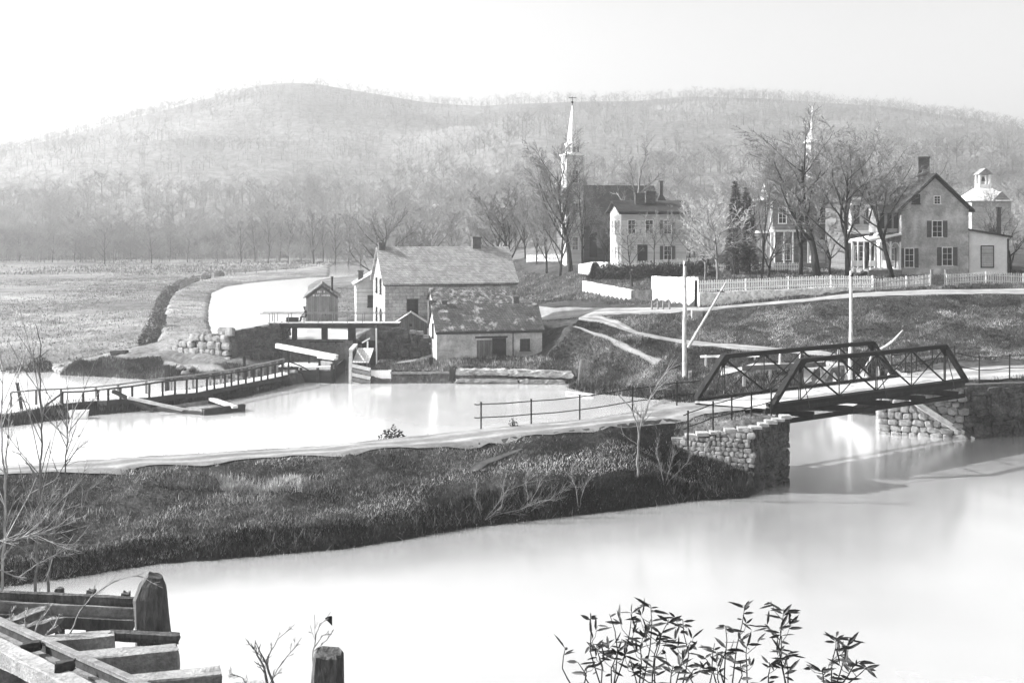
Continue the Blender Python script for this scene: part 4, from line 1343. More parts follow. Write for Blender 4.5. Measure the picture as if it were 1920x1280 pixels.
pipe_fence('short sloping iron railing above the near stone pier of the bridge', pn, [1.35] * 5, ext0=(pn[0][0] - .25, pn[0][1] - .1, pn[0][2] - .1), ext1=(15.1, 64.2, 4.1))
pr_ = [at(1836, 75.8, 3.5), at(1893, 77.0, 3.5), (38.0, 78.4, 3.45), (45, 79.6, 3.4)]
pipe_fence('iron railing on the wing wall right of the bridge', pr_, [1.55] * 4, ext0=(28.4, 75.0, 3.9))
pq = [at(1672, 78.5, 3.6), at(1698, 79.3, 3.65), at(1718, 80.2, 3.65), at(1748, 81.5, 3.7), at(1790, 83, 3.7)]
pipe_fence('iron railing curving away on the far side of the bridge road', pq, [1.3] * 5)

# guard rail and posts behind the far truss
t = thing('timber_guard_rail', 'heavy dark timber guard rail on short posts behind the far bridge truss', 'guard rail', at(1392, 88.6, 2.2))
o = V(at(1392, 88.6, 2.2)); e = V(at(1548, 86.2, 3.05)) - o
mb = MB(); mb.beam((0, 0, .62), e + V(0, 0, .35), .25, .34); mb.build('beam', M['wood_dark'], t)
for f in (.03, .35, .68, .97):
    p = e * f
    mb = MB(); mb.beam(p + V(0, .27, -.8), p + V(0, .27, .75 - .3 * f), .2, .2); mb.build('post', M['wood'], t)
t = thing('rail_fence', 'grey two post rail fence on the bank beside the cart track', 'fence', at(1312, 95, 1.9))
o = V(at(1312, 95, 1.9)); A, B = V(at(1313, 95, 3.0)) - o, V(at(1424, 93, 3.3)) - o
mb = MB(); mb.timber(A, B, .14, .14, 3); mb.build('rail', M['wood_pale'], t)
for f in (.1, .93):
    p = A.lerp(B, f); mb = MB(); mb.beam((p.x, p.y + .16, -.7), p + V(0, .16, .1), .14, .14); mb.build('post', M['wood_pale'], t)
for i, (px, y0, y1) in enumerate(((1462, 672, 694), (1500, 676, 694), (1572, 670, 692))):
    g = at(px, 89.5 - i, 0)
    mb = MB(); z = hz(g[0], g[1]); mb.tube([(g[0], g[1], z - .4), (g[0] + .02, g[1], z + .95)], [.1, .085], 7)
    mb.build('fence_post', M['wood_pale'], label='short pale fence post beyond the far bridge truss', cat='post', group='pale posts beyond the far bridge truss')
for px, d, h in ((1222, 113.2, .95), (1233, 112.8, .85), (1243, 112.2, .9), (1255, 111.6, .95)):
    g = at(px, d, 0); z = hz(g[0], g[1])
    mb = MB(); mb.tube([(g[0], g[1], z - .4), (g[0] + .04, g[1], z + h)], [.11, .09], 7)
    mb.build('fence_post', M['wood'], label='short dark post in the row before the whitewashed corner wall', cat='post', group='short posts before the whitewashed wall')
g = at(1306, 107.5, 0); z = hz(g[0], g[1])
mb = MB(); mb.prism([(g[0] - .45, g[1] - .3), (g[0] + .5, g[1] - .25), (g[0] + .47, g[1] + .3), (g[0] - .48, g[1] + .3)], z - .3, [z + .5, z + .47, z + .5, z + .53])
mb.build('mounting_block', M['stone_block'], label='squat grey stone block at the foot of the whitewashed corner wall', cat='stone block')
g = at(1304, 110.2, 0); z = hz(g[0], g[1])
mb = MB(); mb.timber((g[0], g[1] - .12, z + .2), (g[0] + .05, g[1] - .12, z + 2.6), .26, .2, 5, jit=.02); mb.build('gate_post', M['wood_dark'], label='dark post standing against the whitewashed corner wall', cat='post')

# telegraph poles and leaning spars
def pole(label, px, d, z, top_py, r, lean=(0, 0)):
    x, y, _ = at(px, d, 0)
    z = hz(x, y)
    h = HC - (top_py - YH) * d / F - z
    t = thing('telegraph_pole', label, 'pole', (x, y, z))
    mb = MB()
    n = 9
    mb.tube([(lean[0] * k / n + .02 * math.sin(k * 1.3), lean[1] * k / n, -.6 + (h + .6) * k / n) for k in range(n + 1)], [r * (1 - .38 * k / n) for k in range(n + 1)], 10)
    mb.build('shaft', M['bark_pale'], t)
    mb = MB(); mb.beam((lean[0] - .12, -.2, h - .35), (lean[0] + .12, -.2, h - .35), .07, .09)
    mb.tube([(lean[0], -.2, h - .33), (lean[0], -.2, h - .15)], [.05, .04], 7); mb.build('insulator', M['iron'], t)
    return t
pole('tall pale telegraph pole on the pond shore before the whitewashed wall', 1283, 94.3, 1.2, 489, .2, (.06, 0))
pole('telegraph pole rising behind the bridge trusses', 1594, 84.8, 2.9, 508, .18, (.08, 0))
a, b = V(at(1290, 94.6, 3.75)), V(PD(1361, 530, 96))
mb = MB(); mb.tube([a, a.lerp(b, .3), a.lerp(b, .65), b], [.12, .11, .09, .07], 8)
t = thing('leaning_boom', 'thin boom leaning out to the right from the shore telegraph pole', 'boom', tuple(a))
o = mb.build('spar', M['bark_pale'], t); o.location = -a
mb = MB(); mb.beam(a.lerp(b, .86) + V(-.35, -.1, .1), a.lerp(b, .86) + V(.35, -.1, -.05), .07, .07)
o = mb.build('crosspiece', M['wood_dark'], t); o.location = -a
pts = [PZ(1596, 676, 3.7), PD(1640, 660, 86.5), PD(1660, 650, 86.3), PD(1675, 639, 86), PD(1693, 619, 86)]
pts[0] = (pts[0][0], pts[0][1], hz(pts[0][0], pts[0][1]) - .2)
mb = MB(); mb.tube(pts, [.13, .12, .115, .1, .06], 8); mb.build('curved_pole', M['bark_pale'], label='bent pale pole sticking up beyond the far bridge truss', cat='pole')

def stub(label, px, py, z, h, r, lean, m, name='mooring_post'):
    x, y, _ = PZ(px, py, z)
    z = hz(x, y)
    mb = MB(); mb.timber((x, y, z - .5), (x + lean, y, z + h), r * 2, r * 1.8, int(px), n=5, jit=.04)
    mb.build(name, M[m], label=label, cat='post')
stub('short dark mooring post on the grassy quay right of the lock', 808, 684, 1.3, .75, .14, 0, 'wood_dark')
stub('stout leaning weathered post at the end of the log quay', 1087, 699, 1.05, 1.75, .22, .28, 'bark_mid')
stub('short stump post beside the foot of the shore telegraph pole', 1294, 713, 1.2, .6, .12, .02, 'bark_mid')

# ================================================================ bridge
def stones(mb, P0, P1, z0, z1a, z1b, seed, course=.42, bulge=.12, wmul=1.5, irregular=.5, batter=0.0):
    """irregular rubble on the face from P0 to P1 (outside on the right hand of the walk), top going from z1a to z1b"""
    rnd = random.Random(seed)
    P0, P1 = V(P0[0], P0[1], 0), V(P1[0], P1[1], 0)
    L = (P1 - P0).length
    u = (P1 - P0) / L
    n = V(u.y, -u.x, 0)
    ph = rnd.uniform(0, 9)
    wave = lambda x, k: course * irregular * .55 * (math.sin(x * 1.1 / course * .35 + ph + k * 1.7) + .6 * math.sin(x * 2.3 / course * .35 + k * 2.9))
    z, k = z0, 0
    while z < max(z1a, z1b):
        ch = course * rnd.uniform(.7, 1.35)
        x = -rnd.uniform(0, course)
        while x < L:
            w = course * wmul * rnd.choice((.5, .7, .9, 1.1, 1.5, 1.9)) * rnd.uniform(.85, 1.15)
            x0, x1 = max(0, x), min(L, x + w)
            zt = z1a + (z1b - z1a) * ((x0 + x1) / 2 / L) + rnd.uniform(-.1, .1) * irregular
            xm = (x0 + x1) / 2
            a, b = max(z0 - .2, z + wave(xm, k)), min(z + ch + wave(xm, k + 1), zt)
            if rnd.random() < .18 * irregular: b = a + (b - a) * rnd.uniform(.5, .8)
            if b - a > .1 and x1 - x0 > .12:
                g = .006 + .012 * irregular
                hx_, hz_ = (x1 - x0) / 2 - g, (b - a) / 2 - g
                cx, cz = xm, (a + b) / 2
                cut = rnd.uniform(.25, .5) * (.4 + .6 * irregular)
                out = []
                for sx, sz, f in ((-1, -1, 0), (-1, -1, 1), (1, -1, 1), (1, -1, 0), (1, 1, 0), (1, 1, 1), (-1, 1, 1), (-1, 1, 0)):
                    c = cut * rnd.uniform(.5, 1.2)
                    ux = sx * (1 - (c if f else 0)); uz = sz * (1 - (0 if f else c))
                    out.append((cx + ux * hx_, cz + uz * hz_ + rnd.uniform(-.04, .04) * irregular * course * 2))
                bo = bulge * rnd.uniform(.35, 1.45)
                sl, st = rnd.uniform(-.25, .25), rnd.uniform(-.3, .2)
                pt = lambda s, zz, d: P0 + u * s + n * (d - batter * (zz - z0)) + V(0, 0, zz)
                vs = []
                for f, d in ((1, -.08), (.985, bo * .6), (.88, bo * .98), (.45, bo * 1.04)):
                    for s, zz in out:
                        rx, rz = (s - cx) * f, (zz - cz) * f
                        dd = d + (sl * rx + st * rz) * .5 * irregular * (1 if f < 1 else 0) + (rnd.uniform(-.02, .02) * irregular if f < 1 else 0)
                        vs.append(pt(cx + rx, cz + rz, dd))
                fs = [(i + 8 * r, (i + 1) % 8 + 8 * r, (i + 1) % 8 + 8 * r + 8, i + 8 * r + 8) for r in range(3) for i in range(8)] + [tuple(range(24, 32))]
                mb.add(vs, fs)
            x += w
        z += ch
        k += 1

def cobbles(mb, P0, P1, z0, z1a, z1b, seed, size=.55, bulge=.3, wmul=1.4):
    """rounded field stones packed on the face from P0 to P1"""
    rnd = random.Random(seed)
    P0, P1 = V(P0[0], P0[1], 0), V(P1[0], P1[1], 0)
    L = (P1 - P0).length
    u = (P1 - P0) / L
    n = V(u.y, -u.x, 0)
    z = z0
    NU, NV = 9, 6
    while z < max(z1a, z1b):
        h = size * rnd.uniform(.8, 1.2)
        x = -rnd.uniform(0, size * .7)
        while x < L:
            w = size * wmul * rnd.uniform(.6, 1.35)
            hh = h * rnd.uniform(.85, 1.12)
            cx = x + w / 2
            zt = z1a + (z1b - z1a) * min(1, max(0, cx / L))
            if 0 <= cx <= L and z + hh * .6 < zt:
                c = P0 + u * cx + V(0, 0, z + hh / 2 + rnd.uniform(-.06, .06) * size) + n * rnd.uniform(-.3, .05) * bulge
                ti = rnd.uniform(-.25, .25)
                vs, fs = [], []
                for j in range(NV + 1):
                    ph = -math.pi / 2 + math.pi * j / NV
                    for i in range(NU):
                        an = 2 * math.pi * i / NU
                        q = rnd.uniform(.9, 1.1)
                        # superellipsoid: rounded block
                        sg = lambda v, e: math.copysign(abs(v) ** e, v)
                        a = sg(math.cos(ph), .6) * sg(math.cos(an), .6) * w * .51 * q
                        b = sg(math.cos(ph), .6) * sg(math.sin(an), .6) * bulge * q
                        d = sg(math.sin(ph), .6) * hh * .51 * q
                        vs.append(c + u * (a * math.cos(ti) - d * math.sin(ti)) + n * b + V(0, 0, d * math.cos(ti) + a * math.sin(ti)))
                for j in range(NV):
                    for i in range(NU):
                        p, q2 = j * NU + i, j * NU + (i + 1) % NU
                        fs.append((p, q2, q2 + NU, p + NU))
                mb.add(vs, fs)
            x += w * .96
        z += h * .93

def shrink(poly, d):
    c = V(sum(p[0] for p in poly) / len(poly), sum(p[1] for p in poly) / len(poly), 0)
    return [tuple(V(p[0], p[1], 0) + (c - V(p[0], p[1], 0)).normalized() * d) for p in poly]

# near pier
t = thing('bridge_pier', 'rough stone pier ending the causeway under the near end of the iron bridge', 'bridge pier', (12.25, 59.8, 0))
o = (12.25, 59.8)
loc = lambda p: (p[0] - o[0], p[1] - o[1])
PP = [loc(p) for p in [(8.4, 61.5), (10.2, 60.7), (12.25, 59.8), (14.6, 61.7), (10.9, 66.7), (8.6, 68.0)]]
mb = MB(); mb.prism(shrink(PP, .12), [-.8] * 6, [2.2, 2.6, 3.0, 3.4, 3.45, 3.3]); mb.build('core', M['stone_core'], t)
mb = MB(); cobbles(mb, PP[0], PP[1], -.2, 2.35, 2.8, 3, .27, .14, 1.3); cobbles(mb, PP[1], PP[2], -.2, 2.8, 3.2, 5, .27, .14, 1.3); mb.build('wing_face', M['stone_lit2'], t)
mb = MB(); stones(mb, PP[2], PP[3], -.4, 3.2, 3.5, 7, .42, .05, 1.1, .9, .03); stones(mb, PP[3], PP[4], -.4, 3.5, 3.5, 9, .42, .05, 1.1, .9); mb.build('river_face', M['stone_shaded'], t)
mb = MB()
rnd = random.Random(2)
for (a, b, za, zb) in ((PP[0], PP[1], 2.35, 2.8), (PP[1], PP[2], 2.8, 3.2), (PP[2], PP[3], 3.2, 3.55)):
    n = int(math.dist(a, b) / .6)
    for k in range(n):
        f = (k + .5) / n
        x, y, z = a[0] + (b[0] - a[0]) * f, a[1] + (b[1] - a[1]) * f + .2, za + (zb - za) * f
        w = rnd.uniform(.25, .36); r2 = rnd.uniform(-.2, .2)
        mb.prism([(x - w, y - .3 + r2 * .3), (x + w, y - .28 - r2 * .3), (x + w * .9, y + .3), (x - w * .95, y + .33)], z - .08, z + rnd.uniform(.04, .14))
mb.build('coping', M['stone_block'], t)
# far abutment with its wing wall
t = thing('bridge_abutment', 'squared stone abutment with a long dark wing wall, at the bridge\'s far end', 'bridge abutment', (24.1, 76.7, 0))
o = (24.1, 76.7)
AB = [loc(p) for p in [(26.8, 86.0), (24.0, 76.6), (28.8, 74.7), (33.2, 75.8), (45, 77.4), (88, 79)]]
mb = MB()
mb.prism([(AB[1][0] + .12, AB[1][1] + .15), (AB[2][0], AB[2][1] + .15), (AB[3][0], AB[3][1] + .15), (AB[4][0], AB[4][1] + .15), (AB[5][0], AB[5][1] + .15), (AB[5][0], AB[5][1] + 3), (AB[0][0] + 1.5, AB[0][1])], -.8, [3.4, 3.4, 3.4, 3.3, 3.2, 3.2, 3.0])
mb.build('core', M['stone_core'], t)
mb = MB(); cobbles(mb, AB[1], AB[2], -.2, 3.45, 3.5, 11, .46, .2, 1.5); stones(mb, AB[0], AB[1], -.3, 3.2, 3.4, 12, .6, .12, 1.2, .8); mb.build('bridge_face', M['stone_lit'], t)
mb = MB(); stones(mb, AB[2], AB[3], -.3, 3.25, 3.3, 13, .5, .08, 1.3, 1.0); stones(mb, AB[3], AB[4], -.3, 3.3, 3.0, 14, .5, .08, 1.3, 1.0); stones(mb, AB[4], AB[5], -.3, 3, 3, 15, .8, .14, 1.8, .6); mb.build('wing_face', M['stone_shaded'], t)
a, b = V(PD(1706, 748, 75.6)), V(PZ(1818, 822, -.1)); b.y -= .55; a.y -= .25
mb = MB(); mb.timber(a, b, .36, .36, 77, n=9, jit=.03); mb.build('fallen_timber', M['wood_pale'], label='heavy pale timber slanting down against the far bridge abutment', cat='timber')

NL = V(14.1, 63.5, 3.78); U = V(14.5, 10.5, 0) / V(14.5, 10.5, 0).length; BL = 17.9
FL = V(10.3, 65.7, 3.78)
o = NL.copy()
t = thing('truss_bridge', 'dark iron pony truss bridge carrying the road over the canal between stone abutments', 'bridge', tuple(o))
def truss(base, far):
    m = M['iron']
    P = lambda s, z: base + U * s + V(0, 0, z) - o
    H = 2.32
    tr = MB(); tr.beam(P(2.2, H), P(BL - 2.2, H), .3, .24)
    n_ = V(-U.y, U.x, 0) * (1 if far else -1)
    root = tr.build('truss', m, t)
    mb = MB(); mb.beam(P(-.15, .02), P(BL + .15, .02), .26, .2); mb.build('bottom_chord', m, root)
    for s0, s1 in ((0, 2.2), (BL, BL - 2.2)):
        mb = MB(); mb.beam(P(s0, .06), P(s1, H + .02), .34, .2); mb.build('end_post', m, root)
    nodes = [2.2 + (BL - 4.4) * k / 4 for k in range(5)]
    for k, s in enumerate(nodes):
        mb = MB()
        for d in (-.07, .07) if k in (0, 2, 4) else (0,):
            mb.beam(P(s + d, .1), P(s + d, H - .1), .045, .09)
        if k in (0, 2, 4):       # outrigger strut
            q = P(s, 0) + n_ * .75
            mb.tube([q + V(0, 0, -.25), P(s, H - .15)], .028, 6)
        mb.build('vertical', m, root)
    for k in range(4):
        a, b = nodes[k], nodes[k + 1]
        mb = MB()
        mb.beam(P(a, H - .1), P(b, .12), .03, .11)
        mb.build('diagonal', m, root)
        mb = MB()
        mb.beam(P(b, H - .1), P(a, .12), .03, .06) if k else mb.beam(P(b, H - .1), P(a, .12), .03, .05)
        mb.build('diagonal', m, root)
    for s in (nodes[0], nodes[4]):     # corner gussets
        mb = MB(); d = 1 if s < BL / 2 else -1
        mb.add([P(s - .1 * d, H - .12), P(s + .55 * d, H - .12), P(s, H - .65), P(s - .1 * d, H - .12) + n_ * .03, P(s + .55 * d, H - .12) + n_ * .03, P(s, H - .65) + n_ * .03], [(0, 1, 2), (5, 4, 3), (0, 3, 4, 1), (1, 4, 5, 2), (2, 5, 3, 0)])
        mb.build('gusset', m, root)
truss(NL, False)
truss(FL, True)
W_ = (FL - NL)
mb = MB()
nP = 62
rnd = random.Random(8)
for k in range(nP):
    s = -.4 + (BL + .8) * (k + .5) / nP
    a, b = NL + U * s + W_ * .04 - o, NL + U * s + W_ * .96 - o
    mb.beam(a + V(0, 0, -.06 + rnd.uniform(-.012, .012)), b + V(0, 0, -.06 + rnd.uniform(-.012, .012)), (BL + .8) / nP * .94, .07)
mb.build('deck', M['wood_white'], t)
for f in (.06, .35, .65, .94):
    mb = MB(); p = NL + W_ * f - o; mb.beam(p + U * -.3 + V(0, 0, -.27), p + U * (BL + .3) + V(0, 0, -.27), .16, .3); mb.build('stringer', M['wood_dark'], t)
for k in range(5):
    s = 2.2 + (BL - 4.4) * k / 4
    p = NL + U * s - o
    mb = MB(); mb.beam(p - W_.normalized() * .8 + V(0, 0, -.58), p + W_ + W_.normalized() * .8 + V(0, 0, -.58), .16, .32); mb.build('floor_beam', M['iron'], t)
for f in (0.0, 1.0):
    mb = MB(); p = NL + W_ * f - o; mb.beam(p + U * .2 + V(0, 0, -.9), p + U * (BL - .2) + V(0, 0, -.9), .2, .24); mb.build('lower_chord', M['iron'], t)
    mb = MB(); mb.beam(p + U * -.2 + W_.normalized() * (.18 if f == 0 else -.18) + V(0, 0, .08), p + U * (BL + .2) + W_.normalized() * (.18 if f == 0 else -.18) + V(0, 0, .08), .16, .16); mb.build('kerb_timber', M['wood_dark'], t)

# ================================================================ lock
t = thing('lock_wall', 'curved rubble lock wall left of the footbridge, its boulders sunlit on the left side', 'stone wall', (-25.2, 106.5, 0))
o = (-25.2, 106.5)
LW = [loc(p) for p in [(-32.4, 111.2), (-29.2, 108.4), (-25.4, 106.4), (-21.4, 107.4), (-21.4, 113)]]
mb = MB(); mb.prism([(LW[0][0] + .2, LW[0][1] + .2), (LW[1][0] + .1, LW[1][1] + .2), (LW[2][0], LW[2][1] + .2), (LW[3][0] - .15, LW[3][1] + .15), (LW[4][0] - .15, LW[4][1]), (LW[0][0] + 3, LW[0][1] + 3)], .3, [2.1, 3.2, 4.0, 4.55, 4.5, 3.0]); mb.build('core', M['stone_core'], t)
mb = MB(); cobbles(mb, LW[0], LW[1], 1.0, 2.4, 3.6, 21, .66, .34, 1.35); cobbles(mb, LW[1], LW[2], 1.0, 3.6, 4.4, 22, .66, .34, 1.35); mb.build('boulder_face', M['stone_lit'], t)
mb = MB(); stones(mb, LW[2], LW[3], .8, 4.05, 4.65, 23, .5, .09, 1.3, .9); stones(mb, LW[3], LW[4], .6, 4.65, 4.6, 24, .5, .08, 1.3, .8); mb.build('shaded_face', M['stone_shaded'], t)
t = thing('lock_wall', 'shaded stone lock wall right of the footbridge, sloping down under a grassy mound', 'stone wall', (-12.5, 108.2, 0))
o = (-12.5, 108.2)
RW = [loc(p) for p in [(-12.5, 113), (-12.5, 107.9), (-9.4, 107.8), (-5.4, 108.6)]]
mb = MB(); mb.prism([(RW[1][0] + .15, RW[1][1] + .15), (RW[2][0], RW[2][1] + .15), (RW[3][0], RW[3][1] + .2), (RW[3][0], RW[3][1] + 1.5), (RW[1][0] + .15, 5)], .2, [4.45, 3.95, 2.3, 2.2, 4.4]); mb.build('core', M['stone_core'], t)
mb = MB(); stones(mb, RW[0], RW[1], -.2, 4.5, 4.5, 31, .55, .08, 1.6, .4); stones(mb, RW[1], RW[2], .8, 4.5, 4.0, 32, .5, .1, 1.3, 1.0); stones(mb, RW[2], RW[3], .8, 4.0, 2.2, 33, .5, .14, 1.3, 1.0); mb.build('stone_face', M['stone_shaded'], t)
mb = MB()
for x, z, s in ((3.4, 3.85, .3), (4.0, 3.75, .34), (4.6, 3.4, .3), (5.1, 2.75, .22), (5.2, 2.35, .2), (5.5, 1.95, .2), (6.1, 3.0, .26)):
    y = -.45 + max(0, x - 3.1) * .2
    mb.prism([(x - s, y - .2), (x + s * .9, y - .25), (x + s, y + .3), (x - s * .8, y + .35)], z - s * .5, [z + s * .3, z + s * .5, z + s * .4, z + s * .5])
mb.build('loose_stones', M['stone_lit'], t)

t = thing('footbridge', 'narrow plank footbridge with thin handrails crossing above the lock between the stone walls', 'footbridge', (-22.6, 108.4, 4.62))
Lf = 12.2
mb = MB()
rnd = random.Random(5)
for k in range(52):
    x = k * Lf / 52
    mb.box(x + .01, x + Lf / 52 - .012, -.1 + rnd.uniform(-.04, .04), 1.55, -.05 + rnd.uniform(-.01, .01), .02 + rnd.uniform(-.01, .012))
mb.build('deck', M['wood_white'], t)
for y in (.02, 1.35):
    mb = MB(); mb.timber((.2, y, -.28), (Lf - .2, y, -.28), .24, .4, 7 + int(y), n=10, jit=.02); mb.build('girder', M['wood_dark'], t)
for y in (-.02, 1.45):
    for x in (-.02, .45, 1.75, 3.2, 4.5, 5.8, 7.2, 8.6, 10.2):
        mb = MB(); mb.beam((x + .2, y, -.35 if y < 0 else 0), (x + .2, y, .84), .06, .06); mb.build('rail_post', M['wood'], t)
    mb = MB(); mb.beam((-.7, y - .04, .87), (Lf + 1.0, y - .04, .87), .07, .07); mb.build('handrail', M['wood'], t)
for px, w in ((551.5, .45), (608, .55), (659, .7)):
    x = (px - 960) * 109.2 / F + 22.6
    mb = MB(); mb.timber((x, 1.0, -4.0), (x, 1.0, -.42), w, .35, int(px), n=6, jit=.02, up=(0, 1, 0)); mb.build('pier_post', M['wood_dark'], t)
mb = MB(); mb.beam((1.15, .2, -1.9), (2.1, .2, -.45), .1, .14); mb.build('brace', M['wood_dark'], t)
mb = MB(); mb.box(1.6, 2.7, .7, 1.1, .022, .44); mb.build('bench', M['wood_dark'], label='low dark bench box on the footbridge beside the seated figure', cat='bench').location = (-22.6, 108.4, 4.62)

# breast wall and gates
mb = MB()
for k in range(10):
    mb.box(LX0 - 5.7, LX1 - .06, LY1 + .14, LY1 + .42 + .02 * (k % 2), -.5 + k * .335, -.5 + k * .335 + .325)
mb.build('breast_wall', M['wood_dark'], label='dark timber breast wall holding back the upper canal behind the lock', cat='timber wall')
t = thing('lock_side_wall', 'dark timber facing along the left side of the lock channel', 'timber wall', (LX0, LY0, 0))
mb = MB()
for k in range(5):
    z = -.45 + k * .34
    mb.box(-.16 + .012 * (k % 2), .0 + .012 * (k % 2), .12, 8.4, z, z + .33)
mb.build('side_planking', M['wood_dark'], t)
mb = MB()
for k in range(5):
    z = -.45 + k * .3
    mb.beam((-2.9, .66 + .012 * (k % 2), z + .145), (-.17, .06 + .012 * (k % 2), z + .145), .14, .29)
mb.build('front_planking', M['wood_dark'], t)
mb = MB(); mb.timber((-3.0, .72, 1.2), (.05, .06, 1.36), .34, .26, 44, n=7, jit=.03); mb.build('coping_timber', M['wood_pale'], t)
for x, y in ((-2.8, .55), (-1.3, .2), (-.02, -.06)):
    mb = MB(); mb.timber((x, y, -.5), (x, y, 1.7 if x > -1 else 1.3), .24, .22, int(x * 10), n=4, jit=.02, up=(0, 1, 0)); mb.build('pile', M['wood_dark'], t)
def leaf_gate(name, label, p0, p1, z0, z1, m, m2):
    t = thing(name, label, 'lock gate', (p0[0], p0[1], 0))
    a, b = V(0, 0, 0), V(p1[0] - p0[0], p1[1] - p0[1], 0)
    mb = MB()
    for f in (0, 1):
        p = a.lerp(b, f); mb = MB(); mb.beam(p + V(0, 0, z0), p + V(0, 0, z1 + .15), .26, .26, up=(0, 1, 0)); mb.build('gate_post', M[m2], t)
    mb = MB()
    n = max(3, int((z1 - z0) / .33))
    u = (b - a).normalized()
    for k in range(n):
        z = z0 + (k + .5) * (z1 - z0) / n
        mb.beam(a + u * .14 + V(0, 0, z), b - u * .14 + V(0, 0, z), .1, (z1 - z0) / n * .94)
    mb.build('planking', M[m], t)
    mb = MB(); mb.beam(a - u * .2 + V(0, 0, z1 + .28), b + u * .2 + V(0, 0, z1 + .28), .36, .16); mb.build('top_beam', M['wood_white'], t)
    return t
leaf_gate('lock_gate', 'half open lock gate of dark planks on the right of the narrow channel', (-14.15, 106.2), (-13.95, 101.6), -.3, 2.55, 'wood_dark', 'wood_white')
leaf_gate('lock_gate', 'short weathered gate leaf with pale planks at the left side of the channel', (-16.9, 103.3), (-15.45, 101.9), -.3, 1.75, 'wood', 'wood_dark')
t = thing('timber_crib', 'white topped timber crib with sloping planks right of the lock channel', 'timber crib', (-13.6, 101.2, 0))
for p in ((.05, .1), (1.25, .15), (0, 3.6), (1.2, 4.4)):
    mb = MB(); mb.beam((p[0], p[1], -.5), (p[0], p[1], 2.3 if p[1] > 1 else 1.75), .26, .26, up=(0, 1, 0)); mb.build('corner_post', M['wood_dark'], t)
mb = MB()
for k in range(6):
    x = -.05 + k * .24
    mb.beam((x, .0, 1.8), (x - .1, 4.4, 2.55), .21, .08)
mb.build('top_planks', M['wood_pale'], t)
for k in range(5):
    mb = MB(); mb.beam((-.2, -.06 - .004 * k, 1.55 - .38 * k), (1.4, -.05 - .004 * k, 1.2 - .38 * k), .07, .3, up=(0, 0, 1)); mb.build('side_plank', M['wood_pale' if k % 2 == 0 else 'wood'], t)
mb = MB(); mb.beam((-.35, -.12, -.3), (-.33, -.12, 2.3), .24, .14, up=(0, 1, 0)); mb.build('fender', M['wood_white'], t)
a, b = V(-21.3, 106.2, 2.75), V(-15.3, 102.4, 2.12)
t = thing('balance_beam', 'long white squared balance beam sloping across the left side of the lock', 'balance beam', tuple(a))
mb = MB(); mb.timber((0, 0, 0), b - a, .42, .42, 9, n=8, jit=.02); mb.build('beam', M['wood_white'], t)
for f in (.2, .55):
    p = (b - a) * f
    mb = MB(); mb.beam(p + V(0, 0, -1.7), p + V(0, 0, -.22), .2, .2, up=(0, 1, 0)); mb.build('support', M['wood_dark'], t)
t = thing('plank_platform', 'low pale plank landing between the balance beam and the slatted walkway', 'platform', (-18.6, 102.6, 0))
mb = MB()
for k in range(9):
    mb.beam((-1.6 + k * .36, -.6 + rnd.uniform(-.1, .1), 1.35), (-1.3 + k * .36, 1.9 + rnd.uniform(-.1, .1), 1.38), .33, .08)
mb.build('planks', M['wood_white'], t)
mb = MB(); mb.beam((-1.8, -.5, 1.2), (1.8, -.5, 1.2), .2, .22); mb.build('sill', M['wood_dark'], t)
for x in (-1.5, .1, 1.6):
    mb = MB(); mb.beam((x, -.5, -.4), (x, -.5, 1.09), .2, .2, up=(0, 1, 0)); mb.build('pile', M['wood_dark'], t)
t = thing('hand_winch', 'small white gate winding post standing by the right lock wall', 'winch', (-12.95, 105.2, 2.0))
mb = MB(); mb.beam((0, 0, -1), (0, 0, 1.25), .13, .13, up=(0, 1, 0)); mb.build('post', M['white_paint'], t)
mb = MB(); mb.beam((-.5, 0, 1.1), (.2, 0, 1.5), .09, .12); mb.build('handle', M['white_paint'], t)
mb = MB(); mb.beam((-.4, 0, .45), (.1, 0, .45), .08, .08); mb.build('crossbar', M['white_paint'], t)
mb = MB(); mb.beam((-12.42, 107.55, .9), (-12.45, 107.55, 4.2), .14, .14, up=(0, 1, 0)); mb.build('lock_post', M['white_paint'], label='tall thin white post against the corner of the right lock wall', cat='post')
t = thing('hand_rail', 'low dark handrail on posts below the footbridge on the left lock side', 'railing', (-20.6, 109.2, 1.2))
mb = MB(); mb.beam((1.7, 0, 1.6), (4.9, 0, 1.6), .07, .09); mb.build('rail', M['wood_dark'], t)
for x in (2.3, 4.2):
    mb = MB(); mb.beam((x, .02, -.3), (x, .02, 1.55), .12, .12, up=(0, 1, 0)); mb.build('post', M['wood_dark'], t)

# quay
t = thing('quay_block', 'squared whitewashed timber block at the corner of the quay beside the lock', 'quay wall', (-12.6, 101.5, 0))
mb = MB(); mb.timber((.1, .45, .72), (2.15, .3, .72), .8, .75, 41, n=6, jit=.04); mb.build('block', M['white_paint'], t)
mb = MB(); mb.timber((.1, .3, .12), (2.1, .15, .12), .5, .3, 42, n=6, jit=.03); mb.build('footing', M['wood_pale'], t)
t = thing('quay_planking', 'dark vertical plank facing along the middle of the quay', 'quay wall', (-10.4, 101.6, 0))
mb = MB()
for k in range(24):
    x = k * .235
    mb.box(x, x + .22, .0 + rnd.uniform(-.03, .02), .2, -.5, 1.05 + rnd.uniform(-.08, .05))
mb.build('planks', M['wood_dark'], t)
mb = MB(); mb.timber((-.1, -.14, .85), (5.7, -.1, .9), .18, .2, 43, jit=.03); mb.build('waling', M['wood'], t)
